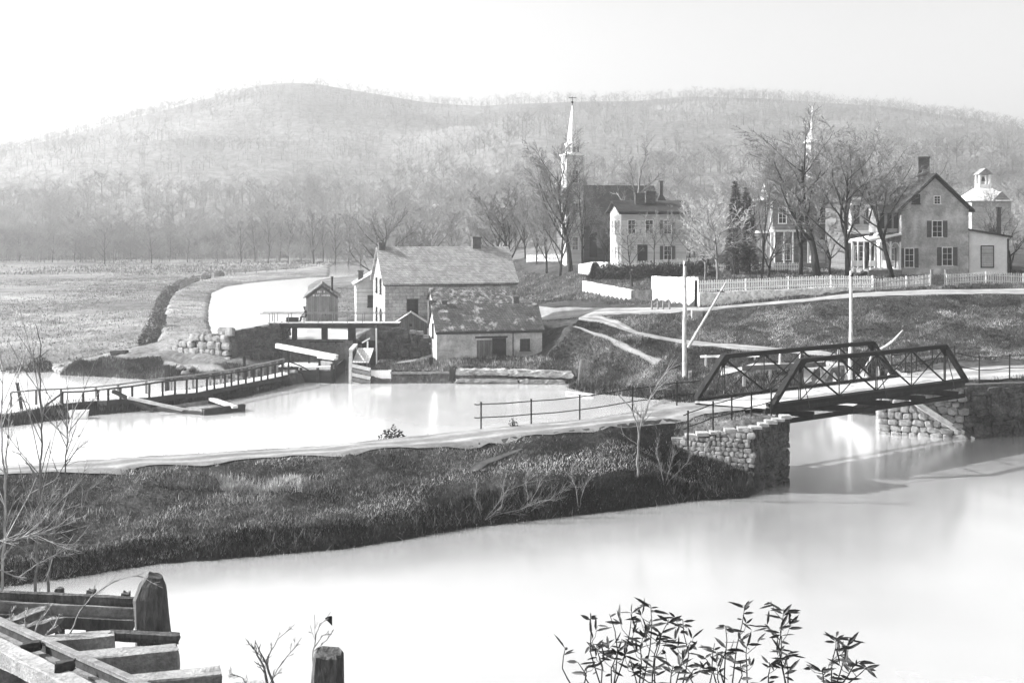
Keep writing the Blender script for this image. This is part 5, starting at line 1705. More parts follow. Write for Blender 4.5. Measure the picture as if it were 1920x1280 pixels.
QL_ = [('pale squared log on the upper tier of the log quay, nearest the dark planking', (-4.75, 101.6, .95), (-.4, 101.5, .93), .55, .5, 'wood_worn'),
      ('pale squared log at the right end of the upper tier of the log quay', (-.3, 101.35, .92), (5.2, 101.15, .72), .6, .55, 'wood_worn'),
      ('waterlogged pale log on the lower tier of the log quay, nearest the dark planking', (-4.8, 101.2, .3), (.6, 101.15, .26), .5, .36, 'wood'),
      ('half sunk grey log at the right end of the lower tier of the log quay', (.8, 100.9, .2), (4.6, 100.8, .16), .5, .36, 'wood')]
QL = [(l, a_, b_, w_, h_, m_) for l, a_, b_, w_, h_, m_ in QL_]
for i, (lb, a, b, w, h, m) in enumerate(QL):
    mb = MB(); mb.timber(a, b, w, h, 50 + i, n=14, jit=.12); mb.build('quay_log', M[m], label=lb, cat='log')
mb = MB(); mb.timber((-5.2, 101.5, .3), (-5.1, 101.4, 1.35), .5, .4, 60, n=4, jit=.06); mb.build('quay_pile', M['wood_dark'], label='short dark pile between the plank facing and the log quay', cat='pile')
for i, (px, py, d, L, lb) in enumerate(((1078, 734, 96.2, 1.5, 'pale driftwood plank at the water edge of the grassy pond shore'),)):
    a = V(PZ(1062, 735, .12)); b = V(PZ(1112, 740, .12))
    mb = MB(); mb.timber(a, b, .22, .14, 62, jit=.04); mb.build('driftwood', M['wood_white'], label=lb, cat='plank')

# ================================================================ slatted walkway on the dyke
wf = [(117, 755, 735), (156, 751, 734), (184, 749, 731), (203, 748, 729), (226, 746, 726.5), (248, 744.5, 724), (280, 743, 719), (305, 740, 715), (328, 737, 713), (350, 735.5, 711), (369, 734, 709), (388, 730, 706), (402, 727, 703.5), (422, 724, 701), (434, 721.5, 699), (447, 719, 697), (461, 716.5, 694.5), (476, 714, 691.5), (490, 711, 688), (502, 709, 686), (516, 706, 683), (529, 703, 680), (541, 700, 677)]
WF = []
for px, yb, yt in wf:
    x, y, z = PZ(px, yb, .95 if px > 200 else .8)
    WF.append((x, y, z, HC - (yt - YH) * y / F))
o = V(WF[0][0], WF[0][1], .8)
t = thing('slatted_walkway', 'long wooden walkway with close slatted railings running along the dyke to the lock', 'walkway', tuple(o))
def railing_run(pts, m='wood_dark', part='railing'):
    tp = [V(p[0], p[1], p[3]) - o for p in pts]
    mb = MB()
    for a, b in zip(tp[:-1], tp[1:]):
        mb.beam(a, b, .13, .11)
    r = mb.build(part, M[m], t)
    for p, q in zip(pts, tp):
        mb = MB(); mb.beam(V(p[0], p[1], p[2] - .25) - o, q, .13, .15, up=(0, 1, 0)); mb.build('slat', M[m], r)
    return r
railing_run(WF)
bw_ = [(p[0] - .75, p[1] + 1.7, p[2], p[3] + .0) for p in WF]
BK = [(bw_[0][0] - 3.0, bw_[0][1] - 1.6, .75, 1.55), (bw_[0][0] - 1.5, bw_[0][1] - .8, .78, 1.6)] + [b for i, b in enumerate(bw_) if i % 2 == 0 or i > 11]
railing_run(BK, 'wood')
mb = MB()
for (a, b, c, d) in zip(WF[:-1], WF[1:], bw_[:-1], bw_[1:]):
    n = max(2, int(math.dist(a[:2], b[:2]) / .26))
    for k in range(n):
        f, g = k / n, (k + .9) / n
        P = lambda p, q, s: V(p[0] + (q[0] - p[0]) * s, p[1] + (q[1] - p[1]) * s, p[2] + (q[2] - p[2]) * s - .04 + rnd.uniform(-.015, .015)) - o
        p0, p1, p2, p3 = P(a, b, f), P(a, b, g), P(c, d, g), P(c, d, f)
        e = V(0, 0, -.06)
        mb.add([p0, p1, p2, p3, p0 + e, p1 + e, p2 + e, p3 + e], [(0, 1, 2, 3), (7, 6, 5, 4), (0, 4, 5, 1), (1, 5, 6, 2), (2, 6, 7, 3), (3, 7, 4, 0)])
mb.build('deck', M['wood_pale'], t)
mb = MB()
for a, b in zip(WF[:-1], WF[1:]):
    mb.beam(V(a[0], a[1] - .08, a[2] - .26) - o, V(b[0], b[1] - .08, b[2] - .26) - o, .18, .34)
mb.build('stringer', M['wood_dark'], t)
for i in range(0, len(WF), 3):
    p = WF[i]; mb = MB(); mb.beam(V(p[0], p[1] + .1, -.6) - o, V(p[0], p[1] + .1, p[2] - .42) - o, .22, .22, up=(0, 1, 0)); mb.build('pile', M['wood_dark'], t)
mb = MB(); e = V(*WF[-1][:3]) - o
mb.beam(e + V(0, 0, WF[-1][3] - WF[-1][2] - .03), e + V(.9, .5, .62), .11, .11); mb.beam(e + V(.9, .5, .62), e + V(1.8, .8, .05), .11, .11); mb.beam(e + V(.2, .1, .6), e + V(1.1, .5, 0), .09, .09); mb.build('end_rail', M['wood_dark'], t)
f = V(*WF[0][:3]) - o
mb = MB(); mb.beam(V(PZ(86, 760, .5)) - o, f + V(0, 0, WF[0][3] - WF[0][2] - .06), .1, .12); mb.build('end_brace', M['wood_dark'], t)
def stake(label, p0, p1, r, m='wood_dark', name='stake'):
    mb = MB(); mb.timber(p0, p1, r * 2, r * 2, int(abs(p0[0] * 10)), n=5, jit=.03, up=(0, 1, 0)); mb.build(name, M[m], label=label, cat='stake')
a = V(PZ(41, 756, .4)); stake('dark stake leaning left at the far left end of the walkway', (a.x, a.y, -.2), (a.x - .35, a.y, 1.9), .09)
a = V(PZ(308, 722, .6)); stake('tall dark post rising between the two railings of the walkway', (a.x, a.y + .8, -.2), (a.x, a.y + .8, 2.15), .16)
a = V(PZ(455, 700, .6)); stake('tall end post of the rear railing of the walkway', (a.x, a.y + .6, 0), (a.x, a.y + .6, 2.0), .11)

# floating boom frame and props in front
t = thing('floating_frame', 'half sunk timber frame floating in the pond before the slatted walkway', 'timber frame', PZ(400, 775, 0))
o2 = V(PZ(400, 775, 0))
fr = [PZ(288, 767, .12), PZ(381, 774, .14), PZ(457, 764, .2), PZ(392, 752, .12), PZ(340, 760, .12)]
for i, (a, b, w, h, m) in enumerate(((0, 1, .2, .22, 'wood_dark'), (1, 2, .5, .55, 'wood_dark'), (3, 4, .22, .2, 'wood'), (4, 0, .2, .2, 'wood'), (2, 3, .25, .25, 'wood_dark'))):
    mb = MB(); mb.timber(V(fr[a]) - o2, V(fr[b]) - o2, w, h, 70 + i, n=8, jit=.03); mb.build('timber', M[m], t)
a, b = V(PD(240, 745, 84)), V(PZ(345, 768, .25))
mb = MB(); mb.timber(a, b, .2, .2, 81, n=8, jit=.03); mb.build('gangplank', M['wood_white'], label='long pale plank sloping from the walkway down to the floating frame', cat='plank')
a, b = V(PD(212, 733, 86)), V(PZ(287, 770, .1))
mb = MB(); mb.timber(a, b, .22, .26, 82, n=8, jit=.03); mb.build('prop_timber', M['wood_dark'], label='dark prop timber slanting from the walkway railing into the pond', cat='timber')
a, b = V(PZ(395, 748, .35)), V(PZ(441, 763, .4))
mb = MB(); mb.timber(a, b, .4, .2, 83, n=6, jit=.04); mb.build('loose_plank', M['wood_white'], label='broad white plank lying across the back of the floating frame', cat='plank')
t = thing('punt', 'small white flat ended punt moored against the dyke', 'boat', PZ(148, 784, 0), R(8))
mb = MB()
S = [(-.62, .42), (-.5, .5), (.5, .5), (.62, .42)]
top = [(-.62, -.4), (.62, -.4), (.66, .0), (.62, .4), (-.62, .4), (-.66, .0)]
mb.add([(x * .8, y * .75, -.15) for x, y in top] + [(x, y, .55) for x, y in top] + [(x * .88, y * .85, .55) for x, y in top] + [(x * .75, y * .7, .02) for x, y in top],
       [tuple(range(5, -1, -1))] + [(i, (i + 1) % 6, (i + 1) % 6 + 6, i + 6) for i in range(6)] + [(i + 6, (i + 1) % 6 + 6, (i + 1) % 6 + 12, i + 12) for i in range(6)] + [(i + 12, (i + 1) % 6 + 12, (i + 1) % 6 + 18, i + 18) for i in range(6)] + [tuple(range(18, 24))])
mb.build('hull', M['white_paint'], t)
mb = MB(); mb.box(-.13, .13, -.42, .42, .36, .42); mb.build('thwart', M['wood_pale'], t)
mb = MB(); mb.timber(PZ(500, 709, .35), PZ(575, 697, .6), .3, .3, 84, n=8, jit=.06); mb.build('mud_log', M['bark_mid'], label='rough grey log half buried along the end of the dyke', cat='log')

# rail fence beside the towpath
ft = [PZ(*p) for p in ((338, 548, 2.6), (362, 530, 2.8), (395, 519.5, 3.0), (440, 512, 3.0), (500, 508, 3.1), (555, 505.5, 3.1))]
t = thing('towpath_fence', 'long grey split rail fence curving along the far towpath', 'fence', (ft[0][0], ft[0][1], 0))
o3 = V(ft[0][0], ft[0][1], 0)
q = resample([(p[0], p[1], 0) for p in ft], 3.2)
q = [V(p.x, p.y, hz(p.x, p.y)) - o3 for p in q]
for p in q:
    mb = MB(); mb.beam(p + V(0, 0, -.4), p + V(0, 0, 1.25), .16, .16, up=(0, 1, 0)); mb.build('post', M['bark_mid'], t)
for z in (.45, .8, 1.12):
    mb = MB()
    for a, b in zip(q[:-1], q[1:]):
        mb.beam(a + V(0, 0, z + rnd.uniform(-.06, .06)), b + V(0, 0, z + rnd.uniform(-.06, .06)), .09, .1)
    mb.build('rail', M['bark_mid'], t)

# boulders and drift timber on the left bank
def boulder(label, px, py, z, r, seed, m='stone_lit', group=None):
    x, y, _ = PZ(px, py, z)
    z = max(0.0, hz(x, y))
    rnd_ = random.Random(seed)
    mb = MB()
    vs, fs = [], []
    n, k = 9, 5
    for j in range(k + 1):
        ph = -math.pi / 2 + math.pi * j / k
        for i in range(n):
            an = 2 * math.pi * i / n
            q = r * rnd_.uniform(.8, 1.15)
            vs.append((x + q * 1.25 * math.cos(ph) * math.cos(an), y + q * math.cos(ph) * math.sin(an), z + q * .75 * math.sin(ph) + r * .25))
    for j in range(k):
        for i in range(n):
            a, b = j * n + i, j * n + (i + 1) % n
            fs.append((a, b, b + n, a + n))
    mb.add(vs, fs)
    mb.build('boulder', M[m], None, False, label, 'boulder', group)
for i, (px, py, z, r) in enumerate(((100, 691, .1, .45), (109, 695, .1, .5), (118, 699, .1, .42), (105, 686, .4, .4), (114, 689, .5, .45))):
    boulder('pale boulder in the cluster at the left tip of the grassy bank', px, py, z, r, i, 'stone_block', 'pale boulders at the tip of the left bank')
for i, (px, py, z, r) in enumerate(((338, 700, .35, .4), (349, 703, .3, .45), (358, 699, .4, .35))):
    boulder('pale boulder among those on the bank behind the slatted walkway', px, py, z, r, 20 + i, 'stone_lit', 'pale boulders behind the walkway')
a, b = V(PZ(210, 667, 1.3)), V(PZ(238, 668, 1.3))
a.z, b.z = hz(a.x, a.y) + .18, hz(b.x, b.y) + .1
mb = MB(); mb.timber(a, b, .4, .4, 91, n=6, jit=.05); mb.build('drift_log', M['wood_dark'], label='short dark log lying on the grassy bank left of the boulder wall', cat='log')

# ================================================================ person seated at the end of the footbridge
def person():
    t = thing('person', 'person in dark clothes and hat sitting on the footbridge, facing left', 'person', (-19.15, 109.15, 4.64), 0)
    # x forward (to the left of the picture), skeleton in metres, seated on the bench box
    J = {'pel': (0, 0, .52), 'waist': (.02, 0, .72), 'chest': (-.05, 0, .95), 'neck': (-.1, 0, 1.12), 'head': (-.14, 0, 1.24), 'crown': (-.15, 0, 1.36),
         'hl': (-.06, .1, .5), 'kl': (-.46, .13, .52), 'al': (-.5, .13, .1), 'tl': (-.7, .14, .05), 'hr': (-.06, -.1, .5), 'kr': (-.48, -.12, .5), 'ar': (-.56, -.13, .1), 'tr': (-.75, -.14, .05),
         'sl': (-.07, .19, 1.03), 'el': (-.14, .25, .78), 'wl': (-.36, .16, .64), 'fl': (-.45, .13, .6), 'sr': (-.07, -.19, 1.03), 'er': (-.16, -.25, .78), 'wr': (-.38, -.15, .64), 'fr': (-.47, -.12, .6)}
    Rr = {'pel': .15, 'waist': .13, 'chest': .15, 'neck': .06, 'head': .1, 'crown': .085, 'hl': .09, 'kl': .07, 'al': .05, 'tl': .04, 'hr': .09, 'kr': .07, 'ar': .05, 'tr': .04,
          'sl': .07, 'el': .05, 'wl': .036, 'fl': .03, 'sr': .07, 'er': .05, 'wr': .036, 'fr': .03}
    E = [('pel', 'waist'), ('waist', 'chest'), ('chest', 'neck'), ('neck', 'head'), ('head', 'crown'), ('pel', 'hl'), ('hl', 'kl'), ('kl', 'al'), ('al', 'tl'), ('pel', 'hr'), ('hr', 'kr'), ('kr', 'ar'), ('ar', 'tr'),
         ('chest', 'sl'), ('sl', 'el'), ('el', 'wl'), ('wl', 'fl'), ('chest', 'sr'), ('sr', 'er'), ('er', 'wr'), ('wr', 'fr')]
    ks = list(J)
    me = bpy.data.meshes.new('body')
    me.from_pydata([J[k] for k in ks], [(ks.index(a), ks.index(b)) for a, b in E], [])
    ob = bpy.data.objects.new('body', me)
    COL.objects.link(ob)
    ob.parent = t
    me.materials.append(M['cloth_dark'])
    md = ob.modifiers.new('skin', 'SKIN')
    for v, k in zip(me.skin_vertices[0].data, ks):
        v.radius = (Rr[k], Rr[k])
    me.skin_vertices[0].data[0].use_root = True
    ob.modifiers.new('sub', 'SUBSURF').render_levels = 2
    mb = MB(); mb.tube([(-.15, 0, 1.34), (-.15, 0, 1.36)], [.19, .18], 12); mb.tube([(-.15, 0, 1.361), (-.15, 0, 1.46)], [.11, .1], 12); mb.build('hat', M['cloth_dark'], t)
person()

# ================================================================ trees
class TreeGen:
    def __init__(s, seed, P):
        s.r = random.Random(seed)
        s.P = P
        s.T, s.C = MB(), MB()

    def grow(s, p, d, L, r, lv):
        P, rnd = s.P, s.r
        n = (9, 6, 4, 3, 2)[lv]
        pts, rad = [p.copy()], [r]
        end = P['tip'][lv]
        dirs = [d.copy()]
        for k in range(n):
            w = P['wig'][lv]
            d = (d + V(rnd.gauss(0, w), rnd.gauss(0, w), rnd.gauss(0, w) + P['trop'][lv])).normalized()
            p = p + d * (L / n)
            pts.append(p.copy()); dirs.append(d.copy())
            rad.append(max(P['rmin'], r * (1 - (1 - end) * ((k + 1) / n) ** .85)))
        (s.T if lv < 2 else s.C).tube(pts, rad, (8, 6, 4, 3, 3)[lv], cap=lv < 2)
        if lv + 1 < P['levels']:
            N = P['n'][lv]
            for i in range(N):
                t = P['start'][lv] + (1 - P['start'][lv]) * ((i + rnd.uniform(.1, .9)) / N)
                k = min(n - 1, int(t * n)); f = t * n - k
                q = pts[k].lerp(pts[k + 1], f)
                dd = dirs[k + 1]
                ax = dd.cross(V(rnd.gauss(0, 1), rnd.gauss(0, 1), rnd.gauss(0, 1))).normalized()
                if lv == 0:
                    az = i * 2.4 + rnd.uniform(-.4, .4)
                    ax = V(-math.sin(az), math.cos(az), 0)
                an = R(P['ang'][lv] + rnd.uniform(-9, 9))
                nd = Quaternion(ax, an) @ dd
                lf = P['ratio'][lv] * rnd.uniform(.75, 1.2) * (1 - P['fall'][lv] * t)
                rr = min(rad[k] * .72, r * P['rr'][lv]) * rnd.uniform(.8, 1.05)
                s.grow(q, nd, L * lf, max(P['rmin'], rr), lv + 1)

    def go(s, H, r):
        s.grow(V(0, 0, -.3), V(s.P.get('lean', 0), 0, 1).normalized(), H * s.P['stem'], r, 0)
        return s.T, s.C

BASE = dict(levels=5, n=(12, 8, 6, 5, 0), start=(.3, .25, .2, .15, 0), ang=(38, 38, 38, 36, 0), ratio=(.62, .5, .45, .42, 0), fall=(.45, .35, .3, .3, 0), rr=(.5, .5, .5, .5, 0),
            tip=(.22, .25, .3, .5, .6), wig=(.05, .1, .13, .16, .16), trop=(.05, .09, .06, .03, 0), rmin=.017, stem=.9)
def tree_proto(name, seed, H, r, bark='bark', twig='bark_mid', **kw):
    P = dict(BASE); P.update(kw)
    T, C = TreeGen(seed, P).go(H, r)
    zmax = max(v[2] for v in C.v + T.v)
    k = H / zmax
    T.v = [(x * k, y * k, z * k) for x, y, z in T.v]; C.v = [(x * k, y * k, z * k) for x, y, z in C.v]
    root = thing(name, None, 'tree')
    T.build('trunk', M[bark], root, True)
    C.build('crown', M[twig], root)
    root['H'] = H
    return root
PR = {
    'big': tree_proto('bare_tree', 3, 19.5, .42, n=(12, 9, 7, 5, 0), start=(.27, .3, .2, .15, 0), ang=(30, 34, 36, 36, 0), ratio=(.72, .52, .45, .42, 0), trop=(.02, .1, .07, .04, 0)),
    'tall': tree_proto('bare_tree', 8, 18.5, .33, n=(10, 9, 7, 5, 0), start=(.28, .3, .2, .15, 0), ang=(26, 32, 36, 36, 0), ratio=(.66, .5, .45, .42, 0), trop=(.02, .11, .07, .04, 0)),
    'round': tree_proto('bare_tree', 12, 10.5, .22, 'bark_mid', 'bark_pale', n=(15, 7, 6, 4, 0), start=(.26, .12, .1, .1, 0), ang=(58, 40, 40, 40, 0), ratio=(.62, .5, .45, .4, 0), fall=(.35, .3, .3, .3, 0)),
    'young': tree_proto('bare_tree', 17, 6.2, .09, 'bark', 'bark_mid', n=(9, 6, 5, 3, 0), start=(.42, .2, .1, .1, 0), ang=(42, 36, 36, 36, 0), ratio=(.55, .5, .45, .4, 0), rmin=.01),
    'sycamore': tree_proto('bare_tree', 23, 15, .36, 'bark_mid', 'bark_mid', n=(9, 7, 6, 4, 0), start=(.35, .3, .2, .15, 0), ang=(40, 38, 38, 36, 0), levels=4, ratio=(.5, .45, .42, .4, 0)),
    'clump': tree_proto('bare_tree', 29, 11, .2, 'bark', 'bark_mid', n=(14, 8, 6, 5, 0), start=(.18, .2, .15, .1, 0), ang=(30, 34, 36, 36, 0), ratio=(.66, .5, .45, .42, 0), rmin=.016),
    'fan': tree_proto('bare_tree', 31, 9.5, .25, 'bark', 'bark_mid', n=(16, 8, 6, 5, 0), start=(.06, .2, .15, .1, 0), ang=(48, 30, 34, 36, 0), ratio=(.95, .5, .42, .4, 0), fall=(.3, .35, .3, .3, 0), trop=(.05, .05, .05, .03, 0), stem=.55, rmin=.018),
    'low': tree_proto('bare_tree', 37, 7.5, .27, 'bark', 'bark_mid', n=(8, 7, 6, 5, 0), start=(.25, .2, .15, .1, 0), ang=(52, 42, 40, 38, 0), ratio=(.85, .55, .45, .4, 0), wig=(.1, .16, .18, .18, .16)),
    'wood': tree_proto('bare_tree', 41, 12, .2, 'bark', 'bark_mid', n=(14, 7, 6, 4, 0), start=(.2, .2, .15, .1, 0), ang=(34, 36, 36, 36, 0), ratio=(.42, .48, .45, .42, 0), rmin=.03),
    'wood2': tree_proto('bare_tree', 43, 12, .17, 'bark', 'bark_mid', n=(12, 7, 6, 4, 0), start=(.28, .2, .15, .1, 0), ang=(28, 36, 36, 36, 0), ratio=(.45, .48, .45, .42, 0), rmin=.03),
}
USED = set()
def plant(kind, px, d, top_py, label, group=None, rz=None, wide=1.0):
    x, y, _ = at(px, d, 0)
    z = hz(x, y)
    Hh = HC - (top_py - YH) * d / F - z
    pr = PR[kind]
    k = Hh / pr['H']
    rz = (px * .37) % 6.283 if rz is None else rz
    if kind not in USED:
        USED.add(kind)
        pr.location = (x, y, z - .05); pr.rotation_euler = (0, 0, rz); pr.scale = (k * wide, k * wide, k)
        pr['label'] = label
        if group: pr['group'] = group
        return pr
    o = dup(pr, (x, y, z - .05), rz, (k * wide, k * wide, k), label, group)
    if not group and 'group' in o: del o['group']
    return o

plant('big', 1533, 122, 192, 'tallest bare tree with a dark forked trunk in front of the gabled house', wide=1.6)
plant('tall', 1588, 122.5, 225, 'tall bare tree just left of the second telegraph pole, before the bay window house', wide=1.45)
plant('tall', 1673, 123.5, 248, 'bare tree with low spreading boughs across the left side of the stucco house', rz=2.0, wide=1.5)
plant('big', 1500, 131, 250, 'bare tree behind and left of the tallest tree, close to the porch', rz=4.0, wide=1.2)
plant('big', 1622, 133, 232, 'broad bare tree between the telegraph pole and the stucco house porch', rz=5.5, wide=1.3)
plant('tall', 1428, 124, 255, 'slim tall bare tree left of the gabled house', rz=4.0, wide=.75)
plant('low', 1556, 127, 400, 'thick dark short trunked tree behind the tallest tree', rz=1.0, wide=.8)
plant('low', 1441, 128, 412, 'crooked low branching tree beside the porch of the gabled house', rz=3.6)
plant('round', 1346, 124, 338, 'rounded pale bare tree with a dense twiggy crown inside the picket fence')
plant('round', 1322, 127, 372, 'smaller pale twiggy tree left of the rounded one behind the picket fence', rz=2.2, wide=.8)
plant('young', 1377, 124, 410, 'thin young tree beside the dark evergreen behind the picket fence', wide=.7)
plant('young', 1186, 131, 412, 'young tree with a dark stem standing on the lawn before the pale house', rz=.3, wide=1.25)
plant('young', 1227, 143, 392, 'young tree before the door of the pale house', rz=1.2, wide=1.1)
plant('young', 1251, 141, 398, 'young tree before the shuttered windows of the pale house', rz=2.4, wide=1.1)
plant('young', 1287, 139, 385, 'spreading young tree at the right corner of the pale house', rz=3.1, wide=1.5)
plant('young', 1477, 123, 440, 'slender sapling between the tall slim tree and the tallest tree', rz=.8, wide=.5)
plant('big', 1070, 150, 232, 'large bare tree with clustered trunks hiding the church tower', rz=2.4, wide=1.15)
plant('tall', 1093, 151, 285, 'dark bare tree close against the right side of the church tower', rz=.6, wide=.9)
plant('clump', 1050, 152, 330, 'bushy bare tree just left of the church tower', rz=2.0, wide=1.15)
plant('clump', 1025, 160, 350, 'bare tree second to the left of the church, above the pale picket fence', rz=1.0)
plant('clump', 1006, 168, 368, 'bare tree third to the left of the church, above the pale picket fence', rz=4.2, wide=.9)
plant('clump', 985, 176, 352, 'bare tree behind the right end of the mill roof', rz=5.1)
plant('clump', 958, 188, 340, 'wide bare tree behind the mill chimney', rz=.2, wide=1.6)
plant('clump', 925, 190, 378, 'pale shrubby tree behind the mill roof left of its chimney', rz=3.0, wide=1.6)
plant('sycamore', 1181, 158, 245, 'pale limbed sycamore rising behind the roof of the pale house', rz=.4)
plant('clump', 1136, 162, 395, 'twiggy tree against the dark nave between the church tower and the pale house', rz=2.7)
plant('fan', 724, 205, 362, 'fan shaped bare tree behind the left end of the mill roof')
plant('fan', 806, 225, 402, 'lower fan shaped tree behind the middle of the mill roof', rz=2.0)
plant('low', 1896, 131, 395, 'crooked bare tree at the right corner of the white wing', rz=.5, wide=1.0)
plant('tall', 1850, 150, 372, 'bare tree between the cupola building and the white wing', rz=5.2, wide=1.1)
plant('tall', 1625, 160, 262, 'bare tree behind the roof of the bay window house', rz=1.7)
plant('tall', 1745, 165, 262, 'faint bare tree behind the great chimney of the stucco house', rz=3.3)
plant('tall', 1872, 175, 345, 'faint bare tree in front of the cupola building', rz=2.2, wide=1.2)
plant('round', 1303, 152, 368, 'pale twiggy bare tree behind the right corner of the pale house', rz=1.3)
plant('clump', 1403, 152, 318, 'dense bare tree just behind the shorter spruce', rz=2.9, wide=1.1)
plant('clump', 1266, 178, 352, 'bare tree standing behind the tall chimney of the pale house', rz=.9, wide=1.2)
plant('clump', 1466, 168, 285, 'dense bare tree behind the roof of the gabled house', rz=5.0, wide=1.2)
plant('clump', 1562, 172, 262, 'dense bare tree right of the turret behind the gabled house', rz=1.9, wide=1.2)
plant('clump', 1120, 172, 332, 'dense bare tree behind the nave close to the church tower', rz=3.7, wide=1.1)
for i, (px, d, top, k) in enumerate(((36, 375, 432, 'wood'), (98, 362, 425, 'wood2'), (140, 370, 440, 'wood'), (196, 350, 418, 'wood'), (246, 380, 440, 'wood2'), (284, 355, 412, 'wood'), (318, 372, 430, 'wood2'), (352, 365, 425, 'wood'),
                                     (408, 372, 432, 'wood2'), (452, 345, 405, 'wood'), (478, 350, 402, 'wood'), (503, 340, 398, 'wood2'), (524, 352, 412, 'wood2'), (541, 338, 396, 'wood'), (566, 345, 408, 'wood2'), (588, 330, 388, 'wood'),
                                     (606, 335, 400, 'wood2'), (629, 328, 398, 'wood'), (652, 320, 392, 'wood2'), (676, 315, 410, 'wood'), (770, 290, 398, 'wood'), (850, 280, 392, 'wood2'), (885, 270, 400, 'wood'))):
    plant(k, px, d, top, 'bare woodland tree in the row along the far edge of the meadow' if px < 700 else 'bare woodland tree on the slope behind the mill roof',
          'trees along the far edge of the meadow' if px < 700 else 'trees on the slope behind the mill', rz=i * 1.1, wide=1.15)

# evergreens: many small needle tufts on a cone
def evergreen(name, label, px, d, top_py, rad, seed, n=2600, shape=1.0, cat='tree', trunk=True):
    x, y, _ = at(px, d, 0)
    z = hz(x, y)
    H = HC - (top_py - YH) * d / F - z
    rs = np.random.RandomState(seed)
    t = thing(name, label, cat, (x, y, z))
    u = rs.rand(n) ** .7
    h = H * (.04 + .96 * (1 - u) if shape else 1)
    an = rs.rand(n) * 6.283
    lump = .55 + .75 * vnoise(an * 1.3 + 9, h * 1.1, seed)
    rr = rad * (u ** .8) * lump * np.sqrt(rs.uniform(.35, 1, n))
    P = np.stack([rr * np.cos(an), rr * np.sin(an), h], -1)
    vs, fs, ts = [], [], []
    D = np.stack([np.cos(an), np.sin(an), rs.uniform(-.35, .5, n)], -1)
    S = np.cross(D, rs.normal(size=(n, 3))); S /= np.linalg.norm(S, axis=1)[:, None]
    L = rs.uniform(.18, .42, n)[:, None] * min(1.2, rad)
    A, B, C_ = P - S * .07, P + S * .07, P + D * L
    vs = np.stack([A, B, C_], 1).reshape(-1, 3)
    fs = np.arange(3 * n).reshape(-1, 3)
    o = np_mesh('foliage', vs, fs, M['evergreen'], np.repeat(rs.uniform(.5, 1.6, n), 3) * .09)
    o.parent = t
    core = MB(); core.tube([(0, 0, .1), (0, 0, H * .3), (0, 0, H * .7), (0, 0, H * .97)], [rad * .35, rad * .3, rad * .15, .03], 9)
    core.build('inner_boughs', M['trim_dark'], t)
    if trunk:
        mb = MB(); mb.tube([(0, 0, -.3), (0, 0, H * .9)], [.16, .03], 7); mb.build('trunk', M['bark'], t)
evergreen('spruce', 'taller dark pointed spruce between the rounded bare tree and the gabled house', 1379, 134, 338, 1.3, 4, 3000)
evergreen('spruce', 'shorter dark spruce close to the right of the taller one', 1400, 136, 352, 1.5, 5, 3000)
evergreen('cone_shrub', 'dark cone shaped evergreen above the end of the low whitewashed wall', 1116, 142.5, 492, .95, 6, 2600, cat='shrub', trunk=False)
evergreen('cedar', 'small round dark evergreen behind the whitewashed corner wall', 1320, 134, 478, 1.3, 8, 1600)

def foliage_clump(name, label, cat, pts, r, h, n, seed, tone=.05, group=None, leaf=.12):
    """a hedge or bush: leaf sized faces through a volume strung along points"""
    rs = np.random.RandomState(seed)
    t = thing(name, label, cat, (pts[0][0], pts[0][1], hz(pts[0][0], pts[0][1])), 0, group)
    o = np.array([pts[0][0], pts[0][1], hz(pts[0][0], pts[0][1])])
    pp = resample([(p[0], p[1]) for p in pts], .3) if len(pts) > 1 else [V(pts[0][0], pts[0][1], 0)]
    idx = rs.randint(0, len(pp), n)
    B = np.array([[p.x, p.y, hz(p.x, p.y)] for p in pp])[idx]
    an, u = rs.rand(n) * 6.283, np.sqrt(rs.rand(n))
    zz = rs.rand(n) ** .8
    top = np.sqrt(np.clip(1 - (u * .9) ** 2, .05, 1)) * (.75 + .5 * vnoise(B[:, 0] * 1.3, B[:, 1] * 1.3 + an, seed))
    P = B + np.stack([u * r * np.cos(an), u * r * np.sin(an), zz * h * top], -1) - o
    D = rs.normal(size=(n, 3)); D /= np.linalg.norm(D, axis=1)[:, None]
    S = np.cross(D, rs.normal(size=(n, 3))); S /= np.linalg.norm(S, axis=1)[:, None]
    L = rs.uniform(.6, 1.4, n)[:, None] * leaf
    vs = np.stack([P - S * L * .45, P + D * L, P + S * L * .45, P - D * L * .6], 1).reshape(-1, 3)
    fs = np.arange(4 * n).reshape(-1, 4)
    q = np_mesh('foliage', vs, fs, M['blade'], np.repeat(rs.uniform(.5, 1.6, n) * tone, 4))
    q.parent = t
    mb = MB()
    for k in range(min(40, 6 + len(pp))):
        p = pp[int(rs.randint(len(pp)))]
        b = V(p.x - o[0] + rs.uniform(-.2, .2) * r, p.y - o[1] + rs.uniform(-.2, .2) * r, hz(p.x, p.y) - o[2] - .1)
        e = b + V(rs.uniform(-.5, .5) * r, rs.uniform(-.5, .5) * r, h * rs.uniform(.6, 1.1))
        mb.tube([b, b.lerp(e, .5) + V(rs.uniform(-.1, .1), 0, 0), e], [.03, .022, .008], 4)
    mb.build('stems', M['bark'], t)
    return t
foliage_clump('hedge', 'long dark clipped hedge behind the lawn and below the pale house', 'hedge', [at(1126, 141, 0)[:2], at(1220, 138, 0)[:2], at(1308, 137, 0)[:2]], .7, 1.7, 16000, 3, .05, leaf=.13)
